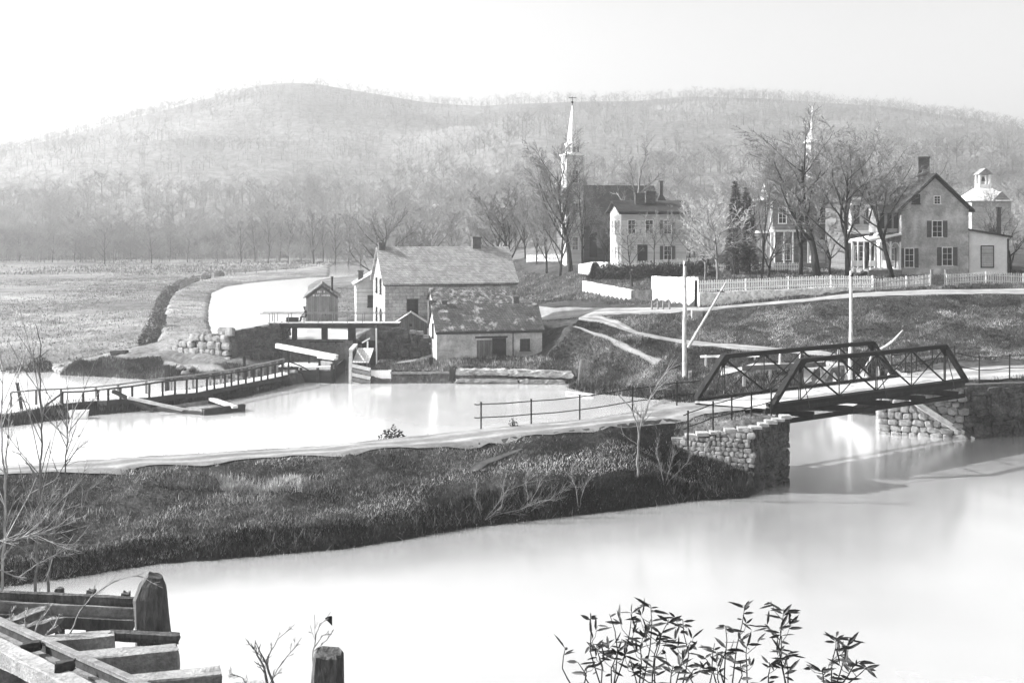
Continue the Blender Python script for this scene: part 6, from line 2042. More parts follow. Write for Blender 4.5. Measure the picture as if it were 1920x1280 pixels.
for i, (px, d, r, h) in enumerate(((283, 115, .6, 1.0), (270, 119, .6, 1.3), (290, 121, .8, 2.0), (299, 125, .7, 2.6), (282, 128, .9, 1.5), (300, 133, .8, 2.2), (293, 140, .9, 2.2), (301, 148, .8, 2.8), (304, 157, .9, 2.0), (308, 166, .9, 2.3), (311, 176, .9, 1.6), (317, 186, 1.0, 2.0), (325, 197, .9, 1.5), (336, 208, 1.0, 1.7), (348, 220, .9, 1.4), (364, 232, 1.0, 1.5), (386, 244, 1.0, 1.3), (412, 252, 1.0, 1.4))):
    foliage_clump('wild_shrub', 'tangled wild shrub among those lining the outer side of the towpath', 'shrub', [at(px, d, 0)[:2]], r, h, 700, 60 + i, .12, 'shrubs along the towpath', leaf=.14)
for i, (px, d, r, h, lb) in enumerate(((30, 109.5, 1.6, 1.4, 'dark low shrub at the far left edge of the pond'), (75, 110, 1.2, 1.7, 'dark shrub on the pond edge right of the far left one'),)):
    foliage_clump('shore_shrub', lb, 'shrub', [at(px, d, 0)[:2]], r, h, 1300, 80 + i, .06)
foliage_clump('pond_bush', 'small dark leafy bush on the pond side of the causeway road', 'bush', [(PZ(735, 822, 2.85)[0] + 0, PZ(735, 822, 2.85)[1] + .6)], .75, .95, 420, 91, .05, leaf=.09)
foliage_clump('pond_bush', 'tiny weed tuft on the causeway edge by the first iron railing post', 'bush', [at(962, 61.4, 0)[:2]], .25, .45, 90, 92, .05, leaf=.06)

def twiggy(name, label, cat, root, branches, m, seed, fine=5, sides=5, r0=.05):
    """a bare shrub drawn from world polylines, with side twigs"""
    t = thing(name, label, cat, tuple(root))
    o = V(root)
    rnd = random.Random(seed)
    for br in branches:
        pts = [V(p) - o for p in br[0]]
        r = br[1]
        # refine
        q = []
        for a, b in zip(pts[:-1], pts[1:]):
            for k in range(4):
                f = k / 4
                q.append(a.lerp(b, f) + V(rnd.uniform(-1, 1), rnd.uniform(-1, 1), rnd.uniform(-1, 1)) * (b - a).length * .025 * (1 if k else 0))
        q.append(pts[-1])
        mb = MB()
        mb.tube(q, [max(.004, r * (1 - .8 * i / (len(q) - 1))) for i in range(len(q))], sides)
        L = sum((b - a).length for a, b in zip(q[:-1], q[1:]))
        for k in range(int(fine * br[2] if len(br) > 2 else fine)):
            i = rnd.randint(len(q) // 4, len(q) - 2)
            d = (q[i + 1] - q[i]).normalized()
            ax = V(rnd.gauss(0, 1), rnd.gauss(0, 1), rnd.gauss(0, 1)).normalized()
            dd = (Quaternion(ax, R(rnd.uniform(25, 60))) @ d + V(0, 0, .15)).normalized()
            l = L * rnd.uniform(.08, .28)
            e1 = q[i] + dd * l * .5; e2 = q[i] + dd * l + V(0, 0, l * .08) + ax * l * .06
            rr = max(.003, r * .32)
            mb.tube([q[i], e1, e2], [rr, rr * .75, .003], 4)
            for j in range(2):
                ax2 = V(rnd.gauss(0, 1), rnd.gauss(0, 1), rnd.gauss(0, 1)).normalized()
                d3 = (Quaternion(ax2, R(40)) @ dd)
                mb.tube([e1, e1 + d3 * l * .35], [rr * .6, .0025], 3)
        mb.build('branch', M[m], t)
    return t
# sapling on the causeway bank
b0 = V(*at(1195, 58.0, 0)); b0.z = hz(b0.x, b0.y) - .2
S_ = lambda px, py, d=58.3: PD(px, py, d)
twiggy('bare_sapling', 'forked pale bare sapling on the causeway bank below the iron railing', 'tree', b0,
       [([b0, S_(1197, 830), S_(1200, 800), S_(1206, 785), S_(1222, 740), S_(1240, 710), S_(1262, 675)], .065, 2.2), ([S_(1199, 815), S_(1193, 790), S_(1183, 765), S_(1165, 745), S_(1156, 738)], .05, 1.2),
        ([S_(1206, 785), S_(1196, 775), S_(1180, 745), S_(1176, 735)], .03), ([S_(1222, 740), S_(1216, 715), S_(1222, 690)], .025), ([S_(1240, 710), S_(1262, 695), S_(1270, 690)], .025), ([S_(1197, 835), S_(1170, 815), S_(1160, 790)], .025)], 'bark_mid', 5, 7)
for i, (bx, by, lb, br) in enumerate((
        (905, 990, 'largest bare thicket of pale twigs low on the causeway bank', [(925, 955, 950, 920, 985, 905, 1012, 882), (930, 965, 975, 955, 1010, 940, 1052, 935), (900, 960, 890, 930, 895, 900), (940, 950, 945, 925, 940, 900), (910, 975, 930, 960, 990, 965)]),
        (985, 960, 'bare thicket of pale twigs in the middle of the causeway bank', [(1000, 930, 1015, 900, 1040, 872), (990, 930, 985, 905, 992, 880), (1010, 945, 1040, 930, 1075, 905)]),
        (1085, 945, 'low bare thicket near the pier on the causeway bank', [(1095, 915, 1110, 890, 1130, 862), (1080, 915, 1070, 890, 1075, 868)]),
        (1245, 915, 'bare bush of pale twigs beside the stone pier', [(1255, 880, 1262, 850, 1270, 815), (1240, 880, 1230, 850, 1236, 820), (1265, 890, 1290, 865, 1300, 840)]))):
    dd = {0: 53.2, 1: 54.2, 2: 55.2, 3: 58.2}[i]
    b0 = V(*at(bx, dd, 0)); b0.z = hz(b0.x, b0.y) - .1
    brs = []
    for c in br:
        pts = [b0] + [PD(c[k], c[k + 1], dd + .25 + .1 * k) for k in range(0, len(c), 2)]
        brs.append((pts, .016, 3.2))
    twiggy('bare_thicket', lb, 'shrub', b0, brs, 'bark_mid', 30 + i, 9, 4)

# ================================================================ foreground: saplings, ruined timbers, leafy shrubs
def droot(px, d, dz=.15):
    x, y, _ = at(px, d, 0)
    return V(x, y, hz(x, y) - dz)
D1 = 22.0
Q = lambda px, py, d=D1: PD(px, py, d)
r0 = droot(70, D1)
twiggy('bare_sapling', 'tall thin bare sapling, second from the left edge of the near bank', 'tree', r0,
       [([r0, Q(66, 1120), Q(72, 990), Q(74, 910), Q(79, 831), Q(75, 735), Q(77, 647), Q(67, 608)], 0.0338, 2.2), ([Q(73, 900), Q(55, 872), Q(30, 845)], 0.0225, 1), ([Q(77, 780), Q(90, 750), Q(102, 735)], 0.0105, 1), ([Q(76, 690), Q(60, 672), Q(48, 665)], 0.0090, 1), ([Q(76, 668), Q(92, 655)], 0.0090, 1)], 'bark_mid', 11, 7)
r0 = droot(92, D1)
twiggy('bare_sapling', 'thin bare sapling farthest right in the group on the near bank', 'tree', r0,
       [([r0, Q(90, 1080), Q(104, 960), Q(112, 935), Q(122, 892), Q(126, 822), Q(128, 785)], 0.0315, 2), ([Q(118, 905), Q(105, 878), Q(98, 860)], 0.0135, 1), ([Q(124, 865), Q(150, 838), Q(165, 828)], 0.0090, 1.5), ([Q(127, 830), Q(150, 815)], 0.0075, 1)], 'bark_mid', 12, 7)
r0 = droot(0, D1)
twiggy('bare_sapling', 'thin bare sapling at the very left edge of the near bank', 'tree', r0,
       [([r0, Q(4, 1100), Q(8, 984), Q(10, 910), Q(4, 822), Q(5, 740), Q(2, 650)], 0.0338, 2), ([Q(10, 930), Q(13, 840), Q(17, 765)], 0.0210, 2), ([Q(8, 990), Q(22, 950), Q(30, 925)], 0.0135, 1)], 'bark_pale', 13, 7)
r0 = droot(-30, 21.4)
K = lambda px, py: PD(px, py, 21.4)
twiggy('white_branches', 'low sprawling pale branches hanging over the bank under the saplings', 'branches', r0,
       [([r0, K(-20, 1080), K(0, 1013), K(26, 1013), K(79, 997), K(131, 980)], 0.0180, 2.5), ([K(40, 1008), K(72, 984), K(94, 936), K(108, 915)], 0.0120, 2), ([K(-20, 1050), K(0, 1068), K(33, 1083), K(66, 1059), K(100, 1041), K(140, 1022)], 0.0168, 2.5),
        ([K(0, 1056), K(26, 1019)], 0.0120, 1.5), ([K(100, 1041), K(90, 1075), K(70, 1115)], 0.0084, 1.2), ([K(60, 1000), K(100, 1000), K(135, 962)], 0.0096, 2), ([K(26, 1015), K(50, 1035), K(80, 1065)], 0.0072, 1.2), ([K(72, 984), K(50, 960), K(40, 930)], 0.0084, 1.5), ([K(79, 997), K(120, 955), K(150, 945)], 0.0072, 1.5)], 'bark_mid2', 14, 8)
for i, (px, py, lb, c) in enumerate(((60, 960, 'pale bush behind the white branches on the causeway bank', [(30, 950, 20, 925, 35, 900), (60, 930, 70, 905, 60, 890), (90, 950, 115, 930, 140, 915), (55, 945, 50, 915, 80, 905)]),
                                     (150, 940, 'smaller pale bush right of the saplings on the causeway bank', [(155, 915, 150, 895, 160, 880), (165, 920, 185, 905, 200, 890)]))):
    b0 = V(*at(px, 49.6, 0)); b0.z = hz(b0.x, b0.y) - .1
    twiggy('bare_thicket', lb, 'shrub', b0, [([b0] + [PD(q[k], q[k + 1], 49.8) for k in range(0, len(q), 2)], .016, 3) for q in c], 'bark_mid', 50 + i, 9, 4)

def ringpost(name, label, rings, m, cat='post', seed=1):
    """hewn post from rings (px, py, d, half width, half depth)"""
    rnd = random.Random(seed)
    mb = MB()
    n = 10
    vs, fs = [], []
    for px, py, d, hw, hd, tilt in rings:
        c = V(PD(px, py, d))
        for k in range(n):
            an = 2 * math.pi * (k + .5) / n
            ca, sa = math.cos(an), math.sin(an)
            sq = 1 / max(abs(ca), abs(sa)) ** .75
            vs.append(c + V(ca * sq * hw * (1 + rnd.uniform(-.05, .05)), sa * sq * hd, ca * tilt + rnd.uniform(-.012, .012)))
    for i in range(len(rings) - 1):
        for k in range(n):
            a, b = i * n + k, i * n + (k + 1) % n
            fs.append((a, b, b + n, a + n))
    fs.append(tuple(range((len(rings) - 1) * n, len(rings) * n)))
    mb.add(vs, fs)
    return mb.build(name, M[m], None, False, label, cat)
ringpost('split_post', 'thick split post with a pointed broken top at the end of the plank barrier',
         [(289, 1420, 14.6, .20, .18, 0), (288, 1250, 14.6, .205, .18, 0), (287, 1190, 14.6, .205, .18, 0), (284, 1150, 14.6, .2, .18, 0), (281, 1118, 14.6, .195, .17, .02), (287, 1095, 14.6, .15, .15, -.03), (291, 1078, 14.6, .08, .1, -.03)], 'old_wood', 'post', 3)
ringpost('stump_post', 'squat dark topped stump post at the bottom edge below the river',
         [(615, 1420, 11.4, .155, .15, 0), (614, 1290, 11.4, .155, .15, 0), (614, 1255, 11.4, .15, .15, .0), (616, 1226, 11.4, .14, .14, -.01), (617, 1221, 11.4, .12, .12, -.01)], 'old_wood', 'post', 5)
t = thing('plank_barrier', 'weathered barrier of long horizontal planks with stub posts in the near left corner', 'barrier', PD(120, 1140, 15.6))
o = V(PD(120, 1140, 15.6))
for i, (a, b, h, m) in enumerate((((-70, 1113, 15.3), (254, 1128, 15.7), .13, 'old_wood'), ((-70, 1133, 15.2), (254, 1150, 15.6), .15, 'wood'), ((-70, 1158, 15.1), (250, 1172, 15.5), .16, 'old_wood'))):
    mb = MB(); mb.timber(V(PD(*a)) - o, V(PD(*b)) - o, .1, h, 90 + i, n=12, jit=.012); mb.build('plank', M[m], t)
for px, y0 in ((112, 1104), (171, 1107), (236, 1110)):
    mb = MB(); mb.timber(V(PD(px, 1190, 15.85)) - o, V(PD(px, y0, 15.85)) - o, .1, .1, px, n=4, jit=.01, up=(0, 1, 0)); mb.build('stub_post', M['old_wood'], t)
for i, (px, py, d, L, lb) in enumerate(((213, 1187, 14.2, 3.0, 'farthest rotten tie of the broken track, ending behind the split post'), (334, 1213, 13.75, 3.6, 'tie of the broken track with the broadest dark face, nearest the river'), (412, 1258, 13.1, 3.4, 'long tie of the broken track at the bottom edge, third from the split post'), (492, 1283, 12.7, 3.6, 'nearest tie of the broken track, cut by the bottom edge'))):
    e = V(PD(px, py, d)); e.z -= .12
    s = e + V(-.966, -.258, 0) * L
    mb = MB(); mb.timber(s, e, .27, .27, 100 + i, n=12, jit=.014); mb.build('track_tie', M['tie_wood'], label=lb, cat='railway tie')
a, b = V(PD(335, 1196, 14.35)), V(PD(205, 1190, 14.2))
mb = MB(); mb.timber(a, b, .12, .1, 120, jit=.01); mb.build('loose_board', M['old_wood'], label='short dark board lying behind the ties of the broken track', cat='board')
t = thing('track_rail', 'old rusted rail running down to the right across the broken ties', 'rail', PD(120, 1213, 12.95))
o = V(PD(120, 1213, 12.95))
a, b = V(PD(-70, 1132, 14.7)) - o, V(PD(300, 1297, 11.4)) - o
mb = MB(); mb.timber(a, b, .085, .05, 131, n=14, jit=.004); mb.build('rail_head', M['rust_pale'], t)
dn = V(0, 0, -.075)
mb = MB(); mb.timber(a + dn, b + dn, .035, .1, 132, n=14, jit=.003); mb.build('rail_web', M['rust'], t)
dn = V(0, 0, -.135)
mb = MB(); mb.timber(a + dn, b + dn, .15, .03, 133, n=14, jit=.006); mb.build('rail_foot', M['rust_pale'], t)
a, b = V(PD(-70, 1172, 13.9)), V(PD(190, 1300, 11.5))
a.z -= .1; b.z -= .1
mb = MB(); mb.timber(a, b, .2, .2, 134, n=14, jit=.015); mb.build('stringer_timber', M['tie_wood'], label='pale stringer timber lying beside the rail across the broken ties', cat='timber')
for i, (px, py, d) in enumerate(((57, 1214, 13.0), (122, 1250, 12.2))):
    c = V(PD(px, py, d)); mb = MB(); mb.timber(c + V(-.09, 0, 0), c + V(.09, .03, .02), .09, .1, 140 + i, n=3, jit=.01); mb.build('rail_chair', M['rust'], label='small dark iron chair on the stringer beside the rail', cat='iron chair', group='iron chairs beside the rail')
for i, (p, q, lb) in enumerate((((15, 1172, 14.6), (82, 1148, 14.9), 'upper broken log among the debris under the plank barrier'), ((40, 1186, 14.3), (112, 1168, 14.6), 'lower broken log among the debris under the plank barrier'))):
    mb = MB(); mb.timber(PD(*p), PD(*q), .16, .16, 150 + i, n=7, jit=.025); mb.build('broken_log', M['bark_mid'], label=lb, cat='log')
twiggy('dead_weed', 'arching dead bramble stem over the plank barrier', 'weed', PD(128, 1196, 14.2), [([PD(128, 1196, 14.2), PD(150, 1145, 14.2), PD(172, 1118, 14.2), PD(215, 1088, 14.2), PD(252, 1079, 14.2), PD(275, 1083, 14.2)], .012, 1.2), ([PD(120, 1200, 14.2), PD(100, 1165, 14.2), PD(92, 1140, 14.2)], .01, 1)], 'bark_mid', 21, 6, 4)
twiggy('dead_weed', 'dead weed stalks among the debris at the left edge', 'weed', PD(60, 1200, 14.1), [([PD(60, 1200, 14.1), PD(72, 1165, 14.1), PD(100, 1130, 14.1)], .012, 1.5), ([PD(50, 1195, 14.1), PD(46, 1160, 14.1), PD(52, 1140, 14.1)], .01, 1.5), ([PD(75, 1200, 14.1), PD(100, 1175, 14.1), PD(112, 1150, 14.1)], .01, 1.5), ([PD(20, 1190, 14.1), PD(18, 1160, 14.1), PD(26, 1135, 14.1)], .012, 2)], 'bark_pale', 22, 7, 4)
twiggy('dead_weed', 'dry split weed stalk beside the nearest tie', 'weed', PD(505, 1300, 12.4), [([PD(505, 1300, 12.4), PD(495, 1250, 12.4), PD(470, 1205, 12.4)], .022, 1.5), ([PD(520, 1300, 12.4), PD(500, 1245, 12.4), PD(478, 1200, 12.4)], .018, 1), ([PD(498, 1240, 12.4), PD(520, 1198, 12.4), PD(547, 1176, 12.4)], .008, 1), ([PD(470, 1300, 12.4), PD(455, 1270, 12.4), PD(430, 1262, 12.4)], .008, 2), ([PD(495, 1300, 12.4), PD(530, 1240, 12.4), PD(560, 1205, 12.4)], .006, 1)], 'bark_mid', 23, 8, 4)
twiggy('dead_weed', 'tall dry weed with a dark seed head behind the stump post', 'weed', PD(590, 1330, 11.7), [([PD(590, 1330, 11.7), PD(586, 1230, 11.7), PD(592, 1190, 11.7), PD(600, 1168, 11.7), PD(615, 1160, 11.7)], .009, .6), ([PD(588, 1215, 11.7), PD(605, 1190, 11.7), PD(622, 1188, 11.7)], .005, .5), ([PD(589, 1220, 11.7), PD(612, 1200, 11.7), PD(625, 1180, 11.7)], .005, .5)], 'bark_mid', 24, 6, 4)
hd = V(PD(617, 1162, 11.7))
mb = MB(); mb.add([hd + V(-.045, 0, .02), hd + V(.03, .01, .04), hd + V(.035, -.02, -.05), hd + V(-.0, .02, -.03), hd + V(0, -.03, .05)], [(0, 1, 4), (1, 2, 4), (2, 0, 4), (0, 3, 1), (1, 3, 2), (2, 3, 0)])
mb.build('seed_head', M['bark'], [q for q in COL.objects if q.get('label') == 'tall dry weed with a dark seed head behind the stump post'][0]).location = -V(PD(590, 1330, 11.7))

# leafy shrubs close to the camera
def leaf(mb, p, d, up, L, w):
    d = V(d).normalized(); s = d.cross(V(up)).normalized(); u = s.cross(d)
    pts = [p, p + d * L * .3 + s * w * .5 + u * L * .03, p + d * L * .68 + s * w * .42 + u * L * .0, p + d * L - u * L * .06, p + d * L * .68 - s * w * .42, p + d * L * .3 - s * w * .5 + u * L * .03, p + d * L * .32 - u * w * .13, p + d * L * .68 - u * w * .12]
    mb.add(pts, [(0, 6, 1), (0, 5, 6), (1, 6, 7, 2), (6, 5, 4, 7), (2, 7, 3), (7, 4, 3)])
def leafy(label, stems, seed, d0=5.0, rough=1.0):
    rnd = random.Random(seed)
    x0 = sum(s[1] for s in stems) / len(stems)
    root = droot(x0, d0, .05)
    t = thing('leafy_shrub', label, 'shrub', tuple(root))
    for (tx, ty), bx, leaves in stems:
        d = d0 + rnd.uniform(-.18, .18)
        tip = V(PD(tx, ty, d)); bs = V(PD(bx, 1290, d))
        g = root + V(rnd.uniform(-.12, .12) + (bs.x - root.x) * .6, rnd.uniform(-.1, .1), 0)
        m1 = bs.lerp(tip, .5) + V(rnd.uniform(-.015, .015), 0, 0)
        bw_x = rnd.uniform(-.022, .022)
        pts = [g, bs, bs.lerp(m1, .5) + V(bw_x * .6, 0, 0), m1 + V(bw_x, 0, 0), m1.lerp(tip, .55) + V(bw_x * .5 + rnd.uniform(-.008, .008), 0, 0), tip]
        m1 = m1 + V(bw_x, 0, 0)
        pts = [p - root for p in pts]
        mb = MB(); mb.tube(pts, [.0042, .0034, .003, .0026, .0021, .0014], 5); st = mb.build('stem', M['bark'], t)
        lm = MB()
        for k in range(leaves):
            if k < min(5, leaves // 2 + 1):
                p = tip - root - (tip - m1).normalized() * rnd.uniform(0, .03)
                an = k * 2.4 + rnd.uniform(-.4, .4)
                dd = V(math.cos(an), .5 * math.sin(an), rnd.uniform(-.35, .75))
            else:
                f = rnd.uniform(.1, .92)
                p = m1.lerp(tip, f) - root if rnd.random() < .6 else bs.lerp(m1, rnd.uniform(.15, 1)) - root
                an = rnd.uniform(0, 6.28)
                dd = V(math.cos(an), .6 * math.sin(an), rnd.uniform(-.55, .5))
            leaf(lm, p, dd, V(rnd.uniform(-.6, .6), -.7, rnd.uniform(.2, 1)), rnd.uniform(.03, .09), rnd.uniform(.008, .016))
        for k in range(rnd.choice((1, 2, 3)) if leaves > 4 else 0):       # side shoots
            p = m1.lerp(tip, rnd.uniform(.0, .75)) - root
            sd = rnd.choice((-1, 1))
            e = p + V(sd * rnd.uniform(.02, .075), rnd.uniform(-.04, .04), rnd.uniform(.02, .085))
            q = p.lerp(e, .5) + V(sd * .006, 0, -.006)
            lm.tube([p, q, e], [.0017, .0013, .0008], 4)
            for j in range(rnd.choice((2, 3, 4))):
                an = rnd.uniform(-.4, 1.9) if sd > 0 else math.pi - rnd.uniform(-.4, 1.9)
                leaf(lm, e.lerp(p, rnd.uniform(0, .35)), V(math.cos(an), rnd.uniform(-.6, .6), math.sin(an)), V(rnd.uniform(-.7, .7), -.6, rnd.uniform(.1, 1)), rnd.uniform(.025, .08), rnd.uniform(.007, .014))
        lm.build('leaves', M['leaf'], st)
leafy('largest leafy shrub of narrow dark leaves at the bottom edge, left of the other two',
      [((1060, 1214), 1075, 4), ((1083, 1240), 1092, 3), ((1107, 1150), 1128, 7), ((1118, 1208), 1126, 10), ((1143, 1150), 1150, 1), ((1185, 1147), 1150, 6), ((1220, 1133), 1203, 9), ((1160, 1215), 1147, 10), ((1254, 1162), 1222, 8), ((1239, 1185), 1228, 7), ((1280, 1160), 1278, 12),
       ((1205, 1195), 1198, 9), ((1183, 1243), 1196, 7), ((1262, 1246), 1256, 6), ((1296, 1200), 1266, 5), ((1100, 1250), 1110, 5), ((1225, 1255), 1240, 5)], 4)
leafy('middle leafy shrub of narrow dark leaves at the bottom edge',
      [((1322, 1232), 1328, 3), ((1360, 1172), 1358, 8), ((1340, 1205), 1346, 2), ((1397, 1133), 1372, 12), ((1401, 1206), 1402, 7), ((1362, 1215), 1360, 7), ((1345, 1252), 1350, 6), ((1442, 1240), 1440, 8), ((1388, 1240), 1380, 6), ((1300, 1255), 1305, 6)], 5)
leafy('right leafy shrub with two swaying leaf sprays at the bottom edge',
      [((1470, 1140), 1476, 14), ((1462, 1175), 1474, 10), ((1476, 1225), 1478, 8), ((1568, 1190), 1560, 13), ((1590, 1205), 1566, 12), ((1612, 1238), 1572, 12), ((1540, 1255), 1550, 12), ((1625, 1250), 1580, 10)], 6, 4.8)

# ================================================================ grass
def grass(name, poly, n, h, w, tones, seed, dens=None, lean=.5, along=None):
    rs = np.random.RandomState(seed)
    P = np.array([p[:2] for p in poly])
    x0, y0 = P.min(0); x1, y1 = P.max(0)
    X = rs.uniform(x0, x1, n * 4); Y = rs.uniform(y0, y1, n * 4)
    ok = inside(X, Y, [tuple(p) for p in P])
    if dens is not None:
        ok &= rs.rand(len(X)) < dens(X, Y)
    X, Y = X[ok][:n], Y[ok][:n]
    onroad = np.zeros(len(X), bool)
    for q in ROADP:
        onroad |= inside(X, Y, q)
    onroad &= rs.rand(len(X)) > .04
    X, Y = X[~onroad], Y[~onroad]
    Z = hgt(X, Y)
    m = len(X)
    U_, V2 = (X, Y) if along is None else (X * along[0] + Y * along[1], (-X * along[1] + Y * along[0]))
    kx, ky = (1, 1) if along is None else (.45, 2.6)
    cl = fbm(U_ * .35 * kx, V2 * .35 * ky, seed + 70, 3)
    H = rs.uniform(h[0], h[1], m) * (.4 + 1.2 * cl)
    W = rs.uniform(w[0], w[1], m)
    an = rs.uniform(0, 6.283, m)
    la = rs.uniform(0, 6.283, m); ll = H * rs.uniform(0, lean, m)
    c, s = np.cos(an) * W * .5, np.sin(an) * W * .5
    A = np.stack([X - c, Y - s, Z - .04], -1); B = np.stack([X + c, Y + s, Z - .04], -1)
    C = np.stack([X + np.cos(la) * ll, Y + np.sin(la) * ll, Z + H], -1)
    vs = np.stack([A, B, C], 1).reshape(-1, 3)
    lo, hi, pf = tones
    pale = rs.rand(m) < pf * (.2 + 1.8 * (cl > .52))
    ct = np.clip(.1 + 1.8 * (fbm(U_ * .55 * kx, V2 * .55 * ky, seed + 90, 4) - .5) * 1.6 + .9, .25, 2.2)
    T = np.where(pale, hi * rs.uniform(.5, 1.3, m), lo * rs.uniform(.4, 1.7, m)) * ct * (.65 + .7 * fbm(X * .12, Y * .12, seed + 91, 3))
    return np_mesh(name, vs, np.arange(3 * m).reshape(-1, 3), M['blade'], np.repeat(T, 3), 'stuff')
rev = lambda L: list(reversed([tuple(p[:2]) for p in L]))
bank = [p[:2] for p in CTOE] + rev(NEDGE)
mid = [((a[0] + b[0]) / 2, (a[1] + b[1]) / 2) for a, b in zip([CTOE[0], CTOE[1]] + list(CTOE[2:8]), [NEDGE[0], NEDGE[1], NEDGE[2], NEDGE[3], NEDGE[3], NEDGE[4], NEDGE[5], NEDGE[6]])]
offroad = lambda X, Y: 1.0
grass('grass', bank, 170000, (.03, .15), (.02, .05), (.065, .32, .55), 1, lean=1.4, along=(.88, .475))
for a, b in (((40, 985, 1.15), (960, 905, 1.4)), ((300, 911, 2.05), (600, 906, 2.05)), ((60, 1000, .9), (700, 960, 1.0))):  # paler blades along the bench ledges paint in their sunlit edges
    A, B = PZ(*a), PZ(*b)
    grass('grass', [(A[0], A[1] - .35), (B[0], B[1] - .35), (B[0], B[1] + .45), (A[0], A[1] + .45)], 7000, (.06, .3), (.02, .05), (.14, .36, .6), int(a[0]), lambda X, Y: np.clip(fbm(X * .35, Y * .8, 4, 3) * 3.4 - 1.2, 0, 1), lean=1.0)
low = [p[:2] for p in CTOE[1:]] + [(p[0] - .3, p[1] + 1.5) for p in reversed(CTOE[1:])]
grass('brush', low, 36000, (.12, .5), (.025, .06), (.016, .14, .11), 2, lean=1.2)
ledge = [(p[0], p[1] + .1) for p in NEDGE] + [(p[0] + .2, p[1] - .55) for p in reversed(NEDGE)]
grass('grass', ledge, 9000, (.06, .22), (.02, .05), (.08, .25, .4), 3)
pb = [(8.3, 59.9), (11.8, 58.85), (12.4, 59.6), (10.2, 60.55), (8.4, 61.3)]
grass('brush', pb, 4000, (.1, .5), (.02, .05), (.02, .16, .14), 25, lean=1.0)
toe = [(p[0], p[1] - .25) for p in CTOE[1:]] + [(p[0], p[1] + .5) for p in reversed(CTOE[1:])]
grass('brush', toe, 12000, (.1, .5), (.02, .06), (.02, .2, .1), 24, lambda X, Y: np.clip(fbm(X * .6, Y * .6, 14, 3) * 3 - .9, 0, 1), lean=1.5)
fe = [(p[0] + .1, p[1] - .35) for p in FEDGE] + [(p[0] - .2, p[1] + .6) for p in reversed(FEDGE)]
grass('grass', fe, 9000, (.06, .26), (.02, .05), (.08, .28, .4), 4)
emb = [(p[0], p[1] + .3) for p in TF[1:]] + [(30, 84), (60, 86), (60, 103.5)] + [(p[0], p[1] - .2) for p in reversed(UN[:7])]
grass('grass', emb, 140000, (.04, .19), (.03, .08), (.048, .25, .34), 5, lean=1.4)
shore = [p[:2] for p in SHORE[1:8]] + [PZ(1078, 712, .6)[:2], PZ(1000, 690, 1.4)[:2], PZ(1030, 668, 1.8)[:2], PZ(1072, 614, 4.3)[:2]] + [(p[0], p[1] - .2) for p in TN]
grass('grass', shore, 70000, (.05, .26), (.03, .07), (.055, .26, .3), 6, lean=1.4)
low2 = [p[:2] for p in SHORE[1:9]] + [(p[0], p[1] + 1.6) for p in reversed(SHORE[1:9])]
grass('brush', low2, 9000, (.2, .6), (.05, .1), (.03, .16, .15), 7)
dy = [p[:2] for p in DFT[2:]] + rev(DCR[2:])
grass('brush', dy, 16000, (.12, .45), (.03, .07), (.022, .12, .1), 8)
la = [p[:2] for p in LSH[3:-1]] + [PZ(500, 694, .6)[:2], PZ(310, 684, 1.0)[:2], PZ(300, 670, 1.4)[:2], PZ(130, 684, .7)[:2]]
grass('grass', la, 16000, (.1, .4), (.04, .09), (.05, .2, .25), 9)
mead = [(-58, 112), (-34, 113)] + [PZ(*p)[:2] for p in ((280, 655, 1.3), (283, 620, 1.6), (290, 585, 1.8), (310, 549, 2.0), (375, 518, 2.2))] + [(-60, 300), (-150, 300)]
grass('grass', mead, 50000, (.05, .26), (.06, .16), (.19, .34, .5), 10, lambda X, Y: np.clip(fbm(X * .09, Y * .05, 5, 3) * 3.4 - 1.1, .05, 1))
far = [(-64, 275), (-48, 300), (-40, 360), (-44, 420), (-200, 420), (-160, 275)]
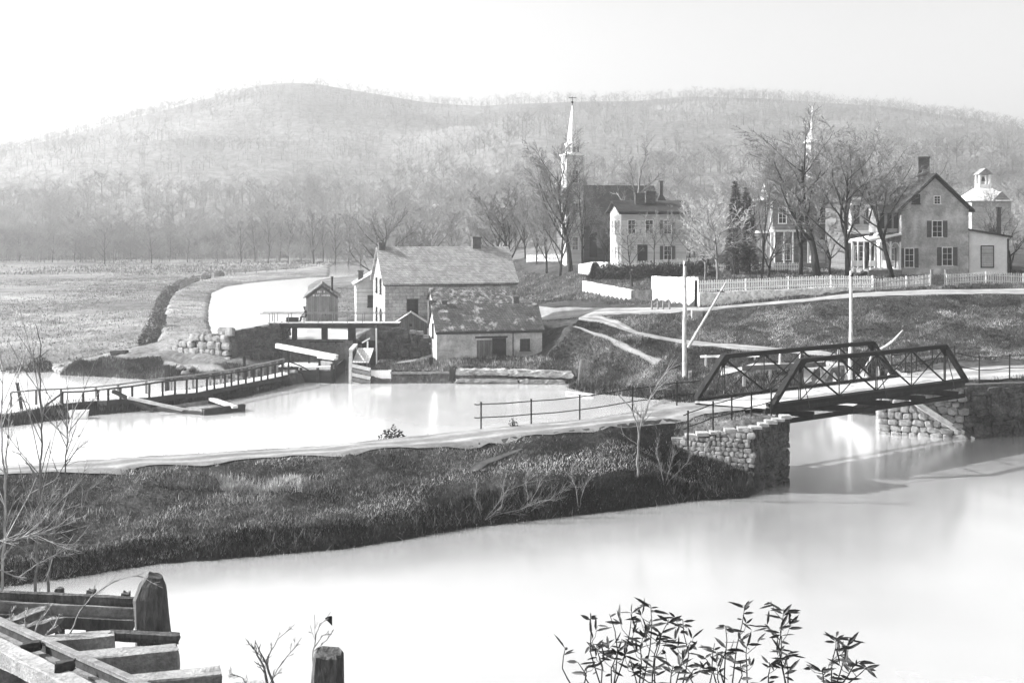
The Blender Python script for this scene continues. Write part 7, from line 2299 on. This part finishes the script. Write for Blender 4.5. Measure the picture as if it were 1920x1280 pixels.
grass('brush', far, 16000, (.15, .7), (.1, .3), (.12, .32, .4), 11, lambda X, Y: np.clip(fbm(X * .06, Y * .04, 6, 3) * 3.6 - 1.4, .02, 1))
tow = [p[:2] for p in CLEFT[:8]] + rev([PZ(*p) for p in ((308, 656, 1.9), (304, 630, 2.7), (312, 590, 3.3), (322, 562, 3.3), (345, 540, 3.3), (390, 523, 3.3), (450, 514, 3.3), (560, 509, 3.3))])
grass('grass', tow, 9000, (.05, .16), (.05, .11), (.16, .36, .5), 12)
yard = [PZ(1092, 548, 6.2)[:2], PZ(1183, 562, 6.0)[:2], (17.8, 114), (33, 114.5), (56, 119), (60, 132), (40, 146), (8, 150), (2, 165), (0, 150), (3, 132)]
grass('grass', yard, 50000, (.06, .25), (.05, .11), (.07, .24, .3), 13)
pl = [PZ(700, 700, 1.1)[:2], PZ(1070, 703, 1.1)[:2], PZ(1060, 672, 1.9)[:2], PZ(1020, 671, 1.8)[:2], PZ(830, 668, 1.4)[:2], PZ(712, 676, 1.3)[:2]]
grass('grass', pl, 14000, (.08, .35), (.04, .09), (.07, .25, .35), 14)
mound = [(-12, 110.2), (-5.4, 108.9), (.2, 106.6), (-1, 107.6), (-5, 112), (-11, 115)]
grass('grass', mound, 8000, (.1, .4), (.04, .09), (.06, .25, .35), 15)
upv = [(p[0], p[1] + .2) for p in UF[2:7]] + [(56, 117), (33, 111.6), (26.5, 111.2), (17.5, 110.5)]
grass('grass', upv, 12000, (.08, .3), (.04, .09), (.06, .22, .25), 16)
rb = [(27, 81.6), (31, 82.6), (60, 86), (60, 80), (45, 78.4), (33.4, 76.8)]
grass('grass', [(29.5, 76.0), (33.4, 76.9), (60, 80.2), (60, 81), (33, 78.2), (29.5, 76.6)], 7000, (.1, .4), (.04, .08), (.1, .3, .4), 17)
hs = [(2, 128), (-9, 127), (-22, 135), (-30, 200), (-14, 210), (0, 180), (4, 150)]
grass('grass', hs, 22000, (.04, .16), (.06, .14), (.11, .28, .35), 18, lean=1.5)
